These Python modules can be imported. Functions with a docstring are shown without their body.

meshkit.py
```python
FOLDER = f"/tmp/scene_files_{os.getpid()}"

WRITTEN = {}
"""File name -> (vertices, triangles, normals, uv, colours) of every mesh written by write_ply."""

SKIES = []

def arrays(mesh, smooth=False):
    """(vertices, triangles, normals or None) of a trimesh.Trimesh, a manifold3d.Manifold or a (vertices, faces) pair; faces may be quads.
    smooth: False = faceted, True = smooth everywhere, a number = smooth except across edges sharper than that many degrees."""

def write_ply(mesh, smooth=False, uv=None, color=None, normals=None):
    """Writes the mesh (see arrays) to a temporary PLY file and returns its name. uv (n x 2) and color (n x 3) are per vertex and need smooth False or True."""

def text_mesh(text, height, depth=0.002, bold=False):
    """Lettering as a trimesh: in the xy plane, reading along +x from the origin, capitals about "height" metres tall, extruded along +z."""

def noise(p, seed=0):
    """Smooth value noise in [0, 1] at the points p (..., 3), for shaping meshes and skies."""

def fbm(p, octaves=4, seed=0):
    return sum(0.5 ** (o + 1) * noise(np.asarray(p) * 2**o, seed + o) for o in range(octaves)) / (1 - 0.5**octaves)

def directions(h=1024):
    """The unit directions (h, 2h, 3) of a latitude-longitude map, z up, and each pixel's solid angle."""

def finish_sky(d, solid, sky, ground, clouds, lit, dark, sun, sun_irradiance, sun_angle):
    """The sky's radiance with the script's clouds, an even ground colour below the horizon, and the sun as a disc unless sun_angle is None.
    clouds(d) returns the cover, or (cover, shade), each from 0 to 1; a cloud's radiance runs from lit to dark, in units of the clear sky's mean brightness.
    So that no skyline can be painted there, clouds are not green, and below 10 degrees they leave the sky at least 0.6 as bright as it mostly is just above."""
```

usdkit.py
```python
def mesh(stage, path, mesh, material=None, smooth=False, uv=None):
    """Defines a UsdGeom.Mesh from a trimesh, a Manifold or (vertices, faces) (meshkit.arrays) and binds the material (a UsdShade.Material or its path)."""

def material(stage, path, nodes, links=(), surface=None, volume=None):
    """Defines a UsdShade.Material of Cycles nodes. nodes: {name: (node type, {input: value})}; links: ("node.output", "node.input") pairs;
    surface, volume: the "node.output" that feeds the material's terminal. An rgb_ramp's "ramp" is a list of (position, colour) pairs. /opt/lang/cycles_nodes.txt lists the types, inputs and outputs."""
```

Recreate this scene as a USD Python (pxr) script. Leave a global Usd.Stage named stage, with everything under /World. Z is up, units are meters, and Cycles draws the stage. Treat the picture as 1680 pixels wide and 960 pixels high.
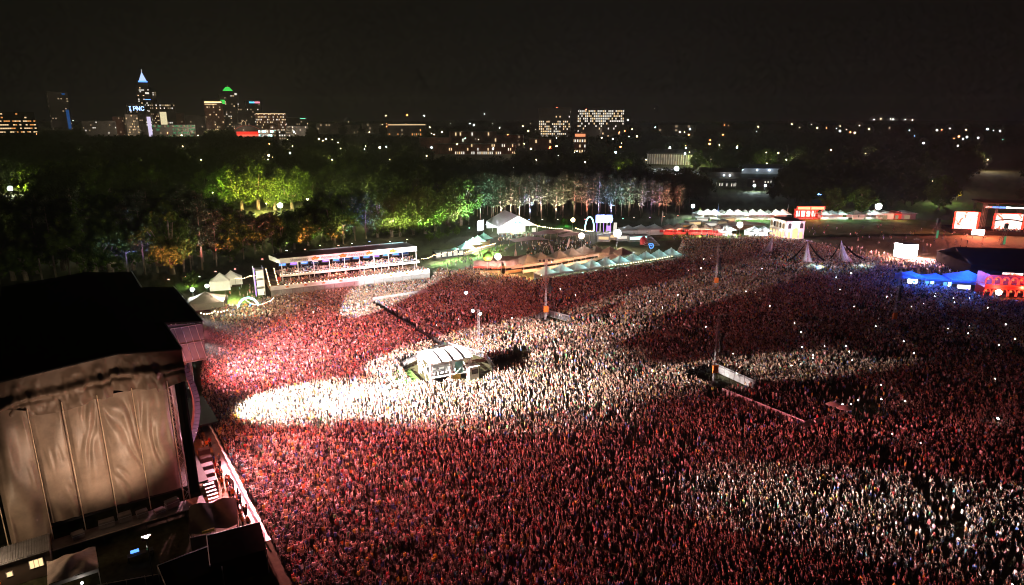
import math
import numpy as np
import trimesh
import manifold3d as m3
import usdkit
import meshkit
from pxr import Usd, UsdGeom, UsdLux, UsdShade, Gf, Sdf, Vt

stage = Usd.Stage.CreateInMemory()
UsdGeom.SetStageUpAxis(stage, UsdGeom.Tokens.z)
UsdGeom.Xform.Define(stage, '/World')

# ------------------------------------------------------------------ camera
EYE_Z, PITCH, FPX = 48.0, 14.9, 1070.0          # a drone 48 m up, looking a little down
cam = UsdGeom.Camera.Define(stage, '/World/camera')
cam.CreateHorizontalApertureAttr(36.0)
cam.CreateFocalLengthAttr(36.0 * FPX / 1680.0)
cam.CreateClippingRangeAttr(Gf.Vec2f(0.5, 60000.0))
cam.CreateExposureAttr(0.0)
cam.AddTranslateOp().Set((0, 0, EYE_Z))
cam.AddRotateXYZOp().Set((90.0 - PITCH, 0, 0))

# ------------------------------------------------------------------ night sky and a faint added moon
SUN_EL, SUN_ROT = 0.5, 2.6
sky_m = usdkit.material(stage, '/World/Looks/night_sky', {
    "co": ("texture_coordinate", {}),
    "sep": ("separate_xyz", {}),
    "glow": ("rgb_ramp", {"ramp": [(0.0, (1.7, 1.45, 1.3)), (.03, (1.45, 1.26, 1.15)), (.10, (1.0, .88, .82)), (.2, (.62, .56, .55)), (.4, (.36, .35, .37)), (1.0, (.26, .26, .30))]}),
    "st": ("sky_texture", {"sky_type": "single_scattering", "sun_disc": False, "sun_elevation": SUN_EL, "sun_rotation": SUN_ROT}),
    "bw": ("rgb_to_bw", {}),
    "cl": ("clamp", {"min": 0.9, "max": 1.1}),
    "mul": ("mix", {"mix_type": "multiply", "fac": 1.0}),
    "bg": ("background_shader", {"strength": 0.0019})},
    [("co.generated", "sep.vector"), ("sep.z", "glow.fac"), ("st.color", "bw.color"), ("bw.val", "cl.value"), ("glow.color", "mul.color1"), ("cl.result", "mul.color2"), ("mul.color", "bg.color")], surface="bg.background")
dome = UsdLux.DomeLight.Define(stage, '/World/sky')
dome.CreateIntensityAttr(1.0)
UsdShade.MaterialBindingAPI.Apply(dome.GetPrim()).Bind(sky_m)
moon = UsdLux.DistantLight.Define(stage, '/World/moon')
moon.CreateNormalizeAttr(True); moon.CreateIntensityAttr(0.002); moon.CreateAngleAttr(0.5); moon.CreateColorAttr((.95, .97, 1.0))
moon.AddRotateXYZOp().Set((90 - math.degrees(SUN_EL), 0, 180 - math.degrees(SUN_ROT)))

# ------------------------------------------------------------------ helpers
PI = math.pi
RNG = np.random.default_rng(11)
used = {}


def numbered(path):
    n = used.get(path, 0)
    used[path] = n + 1
    return path if n == 0 else f"{path}_{n:03d}"


def keys(prim, label=None, cat=None, group=None, kind=None):
    for k, val in (('label', label), ('category', cat), ('group', group), ('kind', kind)):
        if val:
            prim.SetCustomDataByKey(k, val)


def thing(name, label, cat, loc=(0, 0, 0), rz=0.0, group=None):
    x = UsdGeom.Xform.Define(stage, numbered('/World/' + name))
    x.AddTranslateOp().Set(tuple(map(float, loc))); x.AddRotateZOp().Set(float(rz))
    keys(x.GetPrim(), label, cat, group)
    return x.GetPrim()


class MB:
    """Collects boxes, bars, sheets and other pieces into one mesh."""
    def __init__(s):
        s.v, s.f, s.n = [], [], 0

    def add(s, v, f):
        v, f = np.asarray(v, float), np.asarray(f, int)
        if f.shape[1] == 4:
            f = np.vstack([f[:, [0, 1, 2]], f[:, [0, 2, 3]]])
        s.v.append(v); s.f.append(f + s.n); s.n += len(v)
        return s

    def mesh(s, m, at=(0, 0, 0)):
        return s.add(np.asarray(m.vertices) + np.asarray(at), m.faces)

    def hexa(s, p, ux, uy, uz):
        p, ux, uy, uz = (np.asarray(q, float) for q in (p, ux, uy, uz))
        v = [p, p + ux, p + ux + uy, p + uy, p + uz, p + ux + uz, p + ux + uy + uz, p + uy + uz]
        return s.add(v, [[0, 3, 2, 1], [4, 5, 6, 7], [0, 1, 5, 4], [1, 2, 6, 5], [2, 3, 7, 6], [3, 0, 4, 7]])

    def box(s, x0, x1, y0, y1, z0, z1):
        return s.hexa((x0, y0, z0), (x1 - x0, 0, 0), (0, y1 - y0, 0), (0, 0, z1 - z0))

    def cbox(s, c, dx, dy, dz, rz=0.0):
        cs, sn = math.cos(rz), math.sin(rz)
        ux, uy = np.array([cs, sn, 0]) * dx, np.array([-sn, cs, 0]) * dy
        return s.hexa(np.array(c, float) - ux / 2 - uy / 2, ux, uy, (0, 0, dz))

    def bar(s, p, q, r, r2=None, n=5):
        p, q = np.asarray(p, float), np.asarray(q, float)
        d = q - p
        L = np.linalg.norm(d)
        if L < 1e-6:
            return s
        d /= L
        a = np.cross(d, (0, 0, 1.) if abs(d[2]) < .9 else (1., 0, 0)); a /= np.linalg.norm(a)
        b = np.cross(d, a)
        t = np.arange(n) * 2 * PI / n
        ring = np.cos(t)[:, None] * a + np.sin(t)[:, None] * b
        v = np.vstack([p + ring * r, q + ring * (r if r2 is None else r2), p, q])
        i = np.arange(n); j = (i + 1) % n
        f = np.vstack([np.stack([i, j, n + j], 1), np.stack([i, n + j, n + i], 1), np.stack([j, i, np.full(n, 2 * n)], 1), np.stack([n + i, n + j, np.full(n, 2 * n + 1)], 1)])
        return s.add(v, f)

    def path(s, pts, r, n=4):
        for a, b in zip(pts[:-1], pts[1:]):
            s.bar(a, b, r, n=n)
        return s

    def prism(s, poly, z0, z1):
        """poly: counter-clockwise convex outline, z0 and z1 numbers or per-vertex lists."""
        n = len(poly)
        z0, z1 = np.broadcast_to(z0, n), np.broadcast_to(z1, n)
        v = [(x, y, z) for (x, y), z in zip(poly, z0)] + [(x, y, z) for (x, y), z in zip(poly, z1)]
        i = np.arange(n); j = (i + 1) % n
        f = [[a, b, n + b] for a, b in zip(i, j)] + [[a, n + b, n + a] for a, b in zip(i, j)]
        f += [[0, k + 1, k] for k in range(1, n - 1)] + [[n, n + k, n + k + 1] for k in range(1, n - 1)]
        return s.add(v, f)

    def sphere(s, c, r, sub=1, sz=1.0):
        m = trimesh.creation.icosphere(sub, r)
        return s.add(np.asarray(m.vertices) * (1, 1, sz) + np.asarray(c), m.faces)

    def grid(s, P):
        """P: (n, m, 3) points as a sheet."""
        n, m = P.shape[:2]
        i, j = np.meshgrid(np.arange(n - 1), np.arange(m - 1), indexing='ij')
        q = np.stack([i * m + j, (i + 1) * m + j, (i + 1) * m + j + 1, i * m + j + 1], -1).reshape(-1, 4)
        return s.add(P.reshape(-1, 3), q)

    def slab(s, P, d):
        """P: (n, m, 3) sheet given a thickness d (a vector)."""
        s.grid(P)
        s.grid((P + np.asarray(d))[:, ::-1])
        for e in (P[0], P[-1][::-1], P[:, 0][::-1], P[:, -1]):
            s.grid(np.stack([e, e + np.asarray(d)], 0))
        return s

    def truss(s, p, q, w, r, n=6, up=(0, 0, 1)):
        """box truss: four chords and zigzag braces"""
        p, q = np.asarray(p, float), np.asarray(q, float)
        d = (q - p) / np.linalg.norm(q - p)
        a = np.cross(d, up if abs(d @ np.asarray(up, float)) < .9 else (1., 0, 0)); a /= np.linalg.norm(a)
        b = np.cross(d, a)
        cs = [(a * i + b * j) * w / 2 for i, j in ((1, 1), (-1, 1), (-1, -1), (1, -1))]
        for c in cs:
            s.bar(p + c, q + c, r, n=4)
        for k in range(n):
            for e in range(4):
                A, B = (cs[e], cs[(e + 1) % 4]) if k % 2 else (cs[(e + 1) % 4], cs[e])
                s.bar(p + (q - p) * k / n + A, p + (q - p) * (k + 1) / n + B, r * .6, n=3)
        return s

    def arr(s):
        return np.vstack(s.v), np.vstack(s.f)

    def part(s, name, mat, parent=None, smooth=False, label=None, kind=None):
        base = str(parent.GetPath()) if parent else '/World'
        m = usdkit.mesh(stage, numbered(base + '/' + name), s.arr(), mat, smooth)
        keys(m.GetPrim(), label, None, None, kind)
        return m.GetPrim()

    def thing(s, name, mat, label, cat, group=None, smooth=False, kind=None):
        p = s.part(name, mat, None, smooth)
        keys(p, label, cat, group, kind)
        return p


def blueprint(name):
    """a class prim whose children are the parts of a repeated thing"""
    x = UsdGeom.Xform.Define(stage, '/World/' + name)
    x.GetPrim().SetSpecifier(Sdf.SpecifierClass)
    return x.GetPrim()


def place(bp, name, label, cat, loc, rz=0.0, group=None, scale=None):
    x = UsdGeom.Xform.Define(stage, numbered('/World/' + name))
    x.GetPrim().GetReferences().AddInternalReference(bp.GetPath())
    x.AddTranslateOp().Set(tuple(map(float, loc))); x.AddRotateZOp().Set(float(rz))
    if scale is not None:
        x.AddScaleOp().Set(tuple(np.broadcast_to(scale, 3).astype(float).tolist()))
    x.GetPrim().SetInstanceable(True)
    keys(x.GetPrim(), label, cat, group)
    return x.GetPrim()


def mat(name, color, rough=.6, metal=0., var=.25, scale=1.5, spec=.4, coat=0.):
    c = np.array(color, float)
    return usdkit.material(stage, '/World/Looks/' + name, {
        "co": ("texture_coordinate", {}), "n": ("noise_texture", {"scale": scale, "detail": 5.0, "roughness": .65}),
        "r": ("rgb_ramp", {"ramp": [(.25, c * (1 - var)), (.75, np.minimum(c * (1 + var), 1))]}),
        "b": ("bump", {"strength": .25, "distance": .05}),
        "p": ("principled_bsdf", {"roughness": rough, "metallic": metal, "specular_ior_level": spec, "coat_weight": coat})},
        [("co.object", "n.vector"), ("n.fac", "r.fac"), ("r.color", "p.base_color"), ("n.fac", "b.height"), ("b.normal", "p.normal")], surface="p.BSDF")


def glow(name, color, strength):
    return usdkit.material(stage, '/World/Looks/' + name, {"e": ("emission", {"color": color, "strength": float(strength)})}, surface="e.emission")


def lamp(parent, at, color, power, radius=.15, to=None, cone=None, soft=.3):
    base = str(parent.GetPath()) if parent else '/World'
    l = UsdLux.SphereLight.Define(stage, numbered(base + '/lamp_light'))
    l.CreateRadiusAttr(radius); l.CreateIntensityAttr(float(power)); l.CreateNormalizeAttr(True); l.CreateColorAttr(Gf.Vec3f(*map(float, color)))
    if to is None:
        l.AddTranslateOp().Set(tuple(map(float, at)))
    else:
        l.AddTransformOp().Set(Gf.Matrix4d().SetLookAt(Gf.Vec3d(*map(float, at)), Gf.Vec3d(*map(float, to)), Gf.Vec3d(0, 0.01, 1)).GetInverse())
        s = UsdLux.ShapingAPI.Apply(l.GetPrim())
        s.CreateShapingConeAngleAttr(float(cone)); s.CreateShapingConeSoftnessAttr(float(soft))


_P = math.radians(PITCH)


def G(px, py, z=0.0):
    """ground point (x, y) of a place seen from the drone"""
    u, w = (px - 840) / FPX, (py - 480) / FPX
    d = (u, math.cos(_P) - w * math.sin(_P), -math.sin(_P) - w * math.cos(_P))
    t = (z - EYE_Z) / d[2]
    return np.array([d[0] * t, d[1] * t])


def ZY(px, py, Y):
    """(x, z) of a place seen from the drone at the distance Y"""
    u, w = (px - 840) / FPX, (py - 480) / FPX
    d = (u, math.cos(_P) - w * math.sin(_P), -math.sin(_P) - w * math.cos(_P))
    return np.array([d[0] * Y / d[1], EYE_Z + d[2] * Y / d[1]])


_ONES = 'first second third fourth fifth sixth seventh eighth ninth tenth eleventh twelfth thirteenth fourteenth fifteenth sixteenth seventeenth eighteenth nineteenth twentieth'.split()


def nth(k):
    k = int(k)
    if k > 48:
        return 'fiftieth' if k == 49 else 'fifty-' + _ONES[min(8, k - 50)]
    return _ONES[k] if k < 20 else ('twenty-' + _ONES[k - 20] if k < 29 else 'thirtieth' if k == 29 else 'thirty-' + _ONES[min(8, k - 30)] if k < 39 else "forty-" + _ONES[min(8, k - 40)] if k > 39 else "fortieth")


def inside(pts, poly):
    pts, poly = np.asarray(pts), np.asarray(poly)
    x, y = pts[:, 0], pts[:, 1]
    ok = np.zeros(len(pts), bool)
    for (x0, y0), (x1, y1) in zip(poly, np.roll(poly, -1, 0)):
        c = (y0 > y) != (y1 > y)
        with np.errstate(divide='ignore', invalid='ignore'):
            ok ^= c & (x < (x1 - x0) * (y - y0) / (y1 - y0 + 1e-12) + x0)
    return ok


# ------------------------------------------------------------------ materials
M = dict(
    dark_metal=mat('dark_metal', (.03, .03, .032), .45, .3), alu=mat('aluminium', (.55, .55, .56), .35, .8, .1),
    white_metal=mat('white_metal', (.75, .75, .74), .5, 0, .08), black_fabric=mat('black_fabric', (.007, .0065, .006), .95, spec=.0),
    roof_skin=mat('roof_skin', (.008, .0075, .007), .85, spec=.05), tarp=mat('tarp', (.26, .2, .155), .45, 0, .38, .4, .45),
    tarp_dark=mat('tarp_dark', (.17, .125, .095), .5, 0, .2, .6, .4), pole=mat('tent_pole', (.62, .5, .36), .4, .2),
    mesh_white=mat('mesh_white', (.13, .125, .14), .7), mast_steel=mat('mast_steel', (.34, .34, .35), .5, .2), sail=mat('shade_cloth', (.3, .3, .31), .8), white_fabric=mat('white_fabric', (.78, .78, .76), .7, 0, .06),
    tent=None, brown_tent=mat('brown_tent', (.17, .145, .125), .75, 0, .12), canvas=mat('canvas', (.55, .45, .38), .8),
    red_fabric=mat('red_fabric', (.42, .05, .05), .8), pink_tent=mat('pink_tent', (.26, .17, .19), .8),
    wood=mat('wood', (.3, .19, .1), .7), concrete=mat('concrete', (.3, .29, .28), .85), grey_panel=mat('grey_panel', (.25, .25, .24), .7),
    black_box=mat('black_box', (.025, .025, .027), .6), grille=mat('speaker_grille', (.10, .07, .085), .55), case=mat('road_case', (.2, .17, .16), .5),
    green_turf=mat('green_turf', (.06, .16, .025), .9), orange=mat('orange_fabric', (.75, .2, .03), .7), bark=mat('bark', (.15, .1, .075), .95, 0, .4, 4.),
    brick=mat('far_brick', (.2, .1, .075), .85, 0, .3, .3), stone=mat('far_stone', (.3, .27, .24), .8, 0, .2, .2), dark_wall=mat('far_dark_wall', (.05, .047, .045), .6, 0, .2, .2),
    slate=mat('slate_roof', (.06, .055, .055), .7), white_paint=mat('white_paint', (.75, .74, .72), .6, 0, .08), blue_skin=mat('blue_skin', (.15, .25, .6), .5),
    red_paint=mat('red_paint', (.5, .06, .04), .5), asphalt=mat('asphalt', (.05, .05, .05), .9), teal_fabric=mat('teal_fabric', (.3, .6, .6), .7),
    car_dark=mat('car_dark', (.04, .04, .05), .3, .4, .1, 1, .5, .6), car_light=mat('car_light', (.6, .6, .6), .3, .2, .05, 1, .5, .6), grey_metal=mat('grey_metal', (.3, .3, .3), .5, .4))


def cloth_glow(name, color, tr=.38):
    """thin tent cloth that lets the lamps below shine through"""
    return usdkit.material(stage, '/World/Looks/' + name, {
        "co": ("texture_coordinate", {}), "n": ("noise_texture", {"scale": 1.2, "detail": 4.0}), "r": ("rgb_ramp", {"ramp": [(.3, np.array(color) * .85), (.7, np.array(color))]}),
        "d": ("diffuse_bsdf", {}), "t": ("translucent_bsdf", {}), "m": ("mix_closure", {"fac": tr})},
        [("co.object", "n.vector"), ("n.fac", "r.fac"), ("r.color", "d.color"), ("r.color", "t.color"), ("d.BSDF", "m.closure1"), ("t.BSDF", "m.closure2")], surface="m.closure")


M['tent'] = cloth_glow('tent_fabric', (.5, .51, .5), .62); M['teal_fabric'] = cloth_glow('teal_cloth', (.3, .6, .58)); M['blue_skin'] = cloth_glow('blue_cloth', (.2, .3, .7))
def varied(name, color, strength):
    """lamp lit panes that differ from one to the next"""
    return usdkit.material(stage, '/World/Looks/' + name, {
        "g": ("geometry", {}), "r": ("rgb_ramp", {"ramp": [(0, np.array(color) * .18), (.45, np.array(color) * .6), (.8, np.array(color)), (1, np.minimum(1, np.array(color) * np.array((1.1, 1.15, 1.4))))]}), "e": ("emission", {"strength": float(strength)})},
        [("g.random_per_island", "r.fac"), ("r.color", "e.color")], surface="e.emission")


def moving_picture(name, lo, hi, strength, scale):
    """a video screen: blurred bright shapes on a coloured field"""
    return usdkit.material(stage, '/World/Looks/' + name, {
        "co": ("texture_coordinate", {}), "n": ("noise_texture", {"scale": scale, "detail": 3.0, "distortion": .8}), "r": ("rgb_ramp", {"ramp": [(.36, lo), (.46, hi), (.62, hi), (.70, lo)]}), "e": ("emission", {"strength": float(strength)})},
        [("co.object", "n.vector"), ("n.fac", "r.fac"), ("r.color", "e.color")], surface="e.emission")


E_ = dict(
    warm=varied('warm_window', (1, .70, .36), 5.5), warm_dim=varied('warm_window_dim', (1, .72, .42), 1.7), white=varied('white_window', (1, .93, .8), 5.0), orange=varied('orange_window', (1, .4, .1), 4.5), warm_even=glow('warm_lit_opening', (1, .66, .32), 1.5),
    blue=glow('blue_light', (.1, .3, 1), 2.2), blue_dim=glow('blue_light_dim', (.05, .25, .8), .22), green=glow('green_light', (.08, 1, .12), .8), green_dim=glow('green_window', (.2, .9, .4), .28), red=glow('red_light', (1, .10, .05), 9),
    teal=glow('teal_light', (.5, 1, .95), 3), bulb=glow('bulb', (1, .62, .32), 14), bulb_white=glow('bulb_white', (.95, 1, 1), 24), screen=glow('led_screen', (.95, .97, 1), 6), screen_blue=glow('blue_screen', (.12, .35, 1), 2.0),
    screen_warm=moving_picture('warm_screen', (1, .16, .09), (1, .86, .78), 2.0, .32), strip_red=glow('red_strip', (1, .06, .03), 2.2), red_hall=glow('red_hall_light', (1, .035, .02), 1.1), flood=glow('flood_face', (.85, .98, 1), 90), flood_warm=glow('flood_warm_face', (1, .72, .42), 60),
    purple=glow('purple_light', (.4, .2, 1), 2.), yellow=glow('yellow_light', (1, .8, .1), 1.5), phone=glow('phone_torch', (1, .96, .92), 26), red_dot=glow('red_beacon', (1, .08, .05), 25))

# ------------------------------------------------------------------ ground
ground_m = usdkit.material(stage, '/World/Looks/trodden_ground', {
    "co": ("texture_coordinate", {}), "n": ("noise_texture", {"scale": .03, "detail": 8.0, "roughness": .7}), "n2": ("noise_texture", {"scale": 1.5, "detail": 5.0}),
    "r": ("rgb_ramp", {"ramp": [(.3, (.035, .04, .014)), (.5, (.05, .052, .022)), (.7, (.085, .065, .04))]}),
    "r2": ("rgb_ramp", {"ramp": [(.3, (.6, .6, .6)), (.7, (1, 1, 1))]}), "m": ("mix", {"mix_type": "multiply", "fac": 1.0}),
    "b": ("bump", {"strength": .4, "distance": .1}), "p": ("principled_bsdf", {"roughness": .95, "specular_ior_level": .15})},
    [("co.object", "n.vector"), ("co.object", "n2.vector"), ("n.fac", "r.fac"), ("n2.fac", "r2.fac"), ("r.color", "m.color1"), ("r2.color", "m.color2"), ("m.color", "p.base_color"), ("n2.fac", "b.height"), ("b.normal", "p.normal")], surface="p.BSDF")
lawn_m = usdkit.material(stage, '/World/Looks/lawn', {
    "co": ("texture_coordinate", {}), "n": ("noise_texture", {"scale": .15, "detail": 8.0, "roughness": .7}),
    "r": ("rgb_ramp", {"ramp": [(.3, (.035, .075, .012)), (.7, (.08, .125, .03))]}), "b": ("bump", {"strength": .5, "distance": .1}), "p": ("principled_bsdf", {"roughness": .95, "specular_ior_level": .1})},
    [("co.object", "n.vector"), ("n.fac", "r.fac"), ("r.color", "p.base_color"), ("n.fac", "b.height"), ("b.normal", "p.normal")], surface="p.BSDF")


def hill(x, y):
    """height of the land: flat festival field, soft rises in the wooded country beyond"""
    r = np.hypot(x, y)
    k = np.clip((r - 420) / 900, 0, 1)
    return k * k * (meshkit.fbm(np.stack([np.asarray(x) / 900., np.asarray(y) / 900., 0 * np.asarray(x)], -1), 3, 5) - .5) * 30


rr = np.concatenate([np.linspace(0, 420, 8), np.geomspace(480, 8800, 38)])
tt = np.linspace(0, 2 * PI, 145)
RR, TT = np.meshgrid(rr, tt, indexing='ij')
gx, gy = RR * np.cos(TT), RR * np.sin(TT)
MB().grid(np.stack([gx, gy, hill(gx, gy)], -1)).thing('ground', ground_m, 'dark trodden festival field and the land beyond', None, kind='structure', smooth=True)


def patch(name, label, mt, poly, z=.004):
    p = [(*q, z) for q in poly]
    MB().add(p, [[0, k, k + 1] for k in range(1, len(p) - 1)]).thing(name, mt, label, None, kind='structure')


def pxpoly(pts):
    return [tuple(G(*p)) for p in pts]


patch('lawn', 'bright green lawn beside the viewing stand and its garden path', lawn_m, pxpoly([(700, 438), (722, 430), (800, 405), (850, 398), (800, 425), (740, 445)][::-1]))
patch('lawn', 'floodlit green lawn behind the main stage roof', lawn_m, pxpoly([(352, 505), (350, 478), (430, 462), (432, 490), (400, 500)][::-1]))
patch('lawn', 'far lawn in front of the row of food tents', lawn_m, pxpoly([(1080, 395), (1120, 358), (1700, 362), (1700, 384), (1440, 384), (1180, 392)][::-1]))
patch('path', 'pale footpath crossing the field by the large screen', M['concrete'], pxpoly([(1490, 428), (1500, 422), (1640, 436), (1620, 446), (1560, 442)][::-1]), .008)
patch('pit_floor', 'boarded floor of the pit between stage and barrier', M['wood'], [tuple(np.array([-42., 74.]) + np.array([.815, .579]) * a + np.array([-.579, .815]) * b) for a, b in ((2.2, -6), (6.6, -6), (8.2, 51), (2.2, 51))], .01)

# ------------------------------------------------------------------ main stage (local frame: x towards the audience, y along the stage)
SO, SU, SV = np.array([-42., 74.]), np.array([.815, .579]), np.array([-.579, .815])
SRZ = math.degrees(math.atan2(SU[1], SU[0]))


def S(u, v, z=0.):
    p = SO + SU * u + SV * v
    return np.array([p[0], p[1], z])


st = thing('main_stage', 'huge black roofed concert stage hung with brown tarpaulin walls', 'stage', S(0, 0), SRZ)


def roof_z(u):
    return 21.7 - .125 * (u + 4.8) if u > -4.8 else 21.7 - .077 * (-4.8 - u)


def roof_piece(v0, v1, u1, name, label):
    us = [-17, -10.5, -4.8, -1.5, u1]
    vs = np.linspace(v0, v1, max(3, int((v1 - v0) / 3) + 1))
    P = np.array([[(u, v, roof_z(u) + .08 * math.sin(v * 2.1 + u)) for u in us] for v in vs])
    return MB().slab(P, (0, 0, -.25)).part(name, M['roof_skin'], st, 25, label)


roof_piece(0, 13, 2.0, 'wing_roof', 'near wing roof')
roof_piece(13.004, 37, 6.8, 'roof', 'middle roof reaching forward over the stage front')
roof_piece(37.004, 51, 2.0, 'wing_roof', 'far wing roof')
for v0, v1, u in ((0, 13, 2.0), (13, 37, 6.8), (37, 51, 2.0)):
    MB().bar((u + .05, v0, roof_z(u) - .05), (u + .05, v1, roof_z(u) - .05), .12, n=6).part('roof_edge_pipe', M['alu'], st)
MB().bar((-17, -.05, roof_z(-17)), (-4.8, -.05, 21.7), .1).bar((-4.8, -.05, 21.7), (2, -.05, roof_z(2)), .1).part('gable_edge_pipe', M['dark_metal'], st)


def drape(u0, u1, zt0, zt1, zb0, zb1, seed, amp, v=0., belly=.5, diag=.5, nx=46, nz=60, freq=1.0):
    """a hanging tarpaulin with creases: finer folds near its ties, a belly in the middle"""
    s, t = np.meshgrid(np.linspace(0, 1, nx), np.linspace(0, 1, nz), indexing='ij')
    u = u0 + (u1 - u0) * s
    zt = zt0 + (zt1 - zt0) * s; zb = zb0 + (zb1 - zb0) * s
    z = zt + (zb - zt) * t
    w = meshkit.fbm(np.stack([u * .3, z * .10, np.full_like(u, seed * 3.7)], -1), 2, seed) - .5
    amt = np.clip(meshkit.fbm(np.stack([u * .5, z * .22, np.full_like(u, seed * 1.3 + 9)], -1), 2, seed + 7) * 3.4 - 1.55, 0, 1)
    f = .8 * amt * (.5 + .5 * np.sin(2 * PI * (u * .8 * freq + diag * z * .2 + w * 4.5))) ** 1.4
    f2 = (1 - amt) * 1.1 * (meshkit.fbm(np.stack([u * .45 - diag * z * .1, z * .12, np.full_like(u, seed + .5)], -1), 2, seed + 3) - .2)
    edge = np.minimum(1, np.minimum(s, 1 - s) * 9) * np.minimum(1, t * 8 + .15)
    y = v - belly * np.sin(PI * s) * np.sin(PI * t) * .9 + amp * edge * (f * .9 + f2 * 1.2 - .7)
    return np.stack([u, y, z], -1)


# tarpaulin wall panels between tied poles
for k, (u0, u1, seed, dg) in enumerate([(-13.8, -10.75, 2, .7), (-10.65, -7.4, 5, -.5), (-7.3, -3.9, 8, 1.1), (-3.8, -.2, 13, .25)]):
    MB().slab(drape(u0, u1, 17.0, 17.0, 2.9 - .03 * k, 2.9 - .06 * k, seed, .5, -.1, .35, dg), (0, .03, 0)).part('tarpaulin_panel', M['tarp'], st, True)
MB().slab(drape(-17.6, -13.9, 18.6, 17.2, -.0, .2, 21, 1.1, -.55, .9, .15, 50, 70), (0, .03, 0)).part('tarpaulin_panel', M['tarp'], st, True, label='wide creased corner panel hanging to the ground')
# the valance above: gathered cloth in two tiers
us = np.linspace(-17, 2.0, 120)
ts = np.linspace(0, 1, 34)
UU, TTT = np.meshgrid(us, ts, indexing='ij')
top = np.array([roof_z(u) for u in us])[:, None] - .1
low = 16.55 + .9 * np.exp(-((us + 17.2) / 2.2) ** 2)[:, None] * -2.2 + .35 * np.sin(us * .7)[:, None] + .7 * (np.abs(us + 3.5) < 2.2)[:, None]
ZZ = top + (low - top) * TTT
nf = meshkit.fbm(np.stack([UU * .9, ZZ * .35, UU * 0 + 3], -1), 4, 31) - .5
gather = np.sin(np.clip((TTT - .45) / .12, -1, 1) * PI / 2)
YY = -.15 - .45 * (1 + gather) * .5 + 1.3 * nf * np.minimum(1, TTT * 5) - .35 * np.exp(-((TTT - .5) / .12) ** 2) + .45 * np.exp(-((TTT - .62) / .06) ** 2) * (np.sin(UU * .8) > -.3)
YY = np.minimum(YY, -.12)
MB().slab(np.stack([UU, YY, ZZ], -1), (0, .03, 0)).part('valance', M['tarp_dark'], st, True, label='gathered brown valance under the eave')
for u, zb in ((-17.9, .0), (-13.85, -0.0), (-10.7, .3), (-7.35, 1.3), (-3.85, 1.3), (-.1, 1.3)):
    MB().bar((u, -.75, zb), (u, -.65, 17.4 if u > -15 else 18.8), .055, n=6).part('wall_pole', M['pole'], st)
# working platform along the wall and the stage deck
MB().box(-14, 2, -3.2, -.9, 1.05, 1.2).part('platform', M['case'], st, label='narrow equipment platform along the tarpaulin wall')
MB().bar((-14, -3.25, 1.22), (-3.5, -3.25, 1.22), .06).part('platform_rail', M['pole'], st)
for u in np.arange(-13.5, 2, 2.2):
    MB().bar((u, -3., 0), (u, -3., 1.05), .05, n=4).part('platform_leg', M['dark_metal'], st)
MB().box(-17, 3.2, 1.2, 50, 1.75, 2.0).part('deck', M['black_box'], st)
MB().box(3.0, 3.15, 12, 38, 0, 1.74).part('deck_skirt', M['black_fabric'], st)
MB().box(3.2, 8.2, 19, 31, 1.7, 1.95).part('thrust', M['black_box'], st, label='stage front apron')
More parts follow.
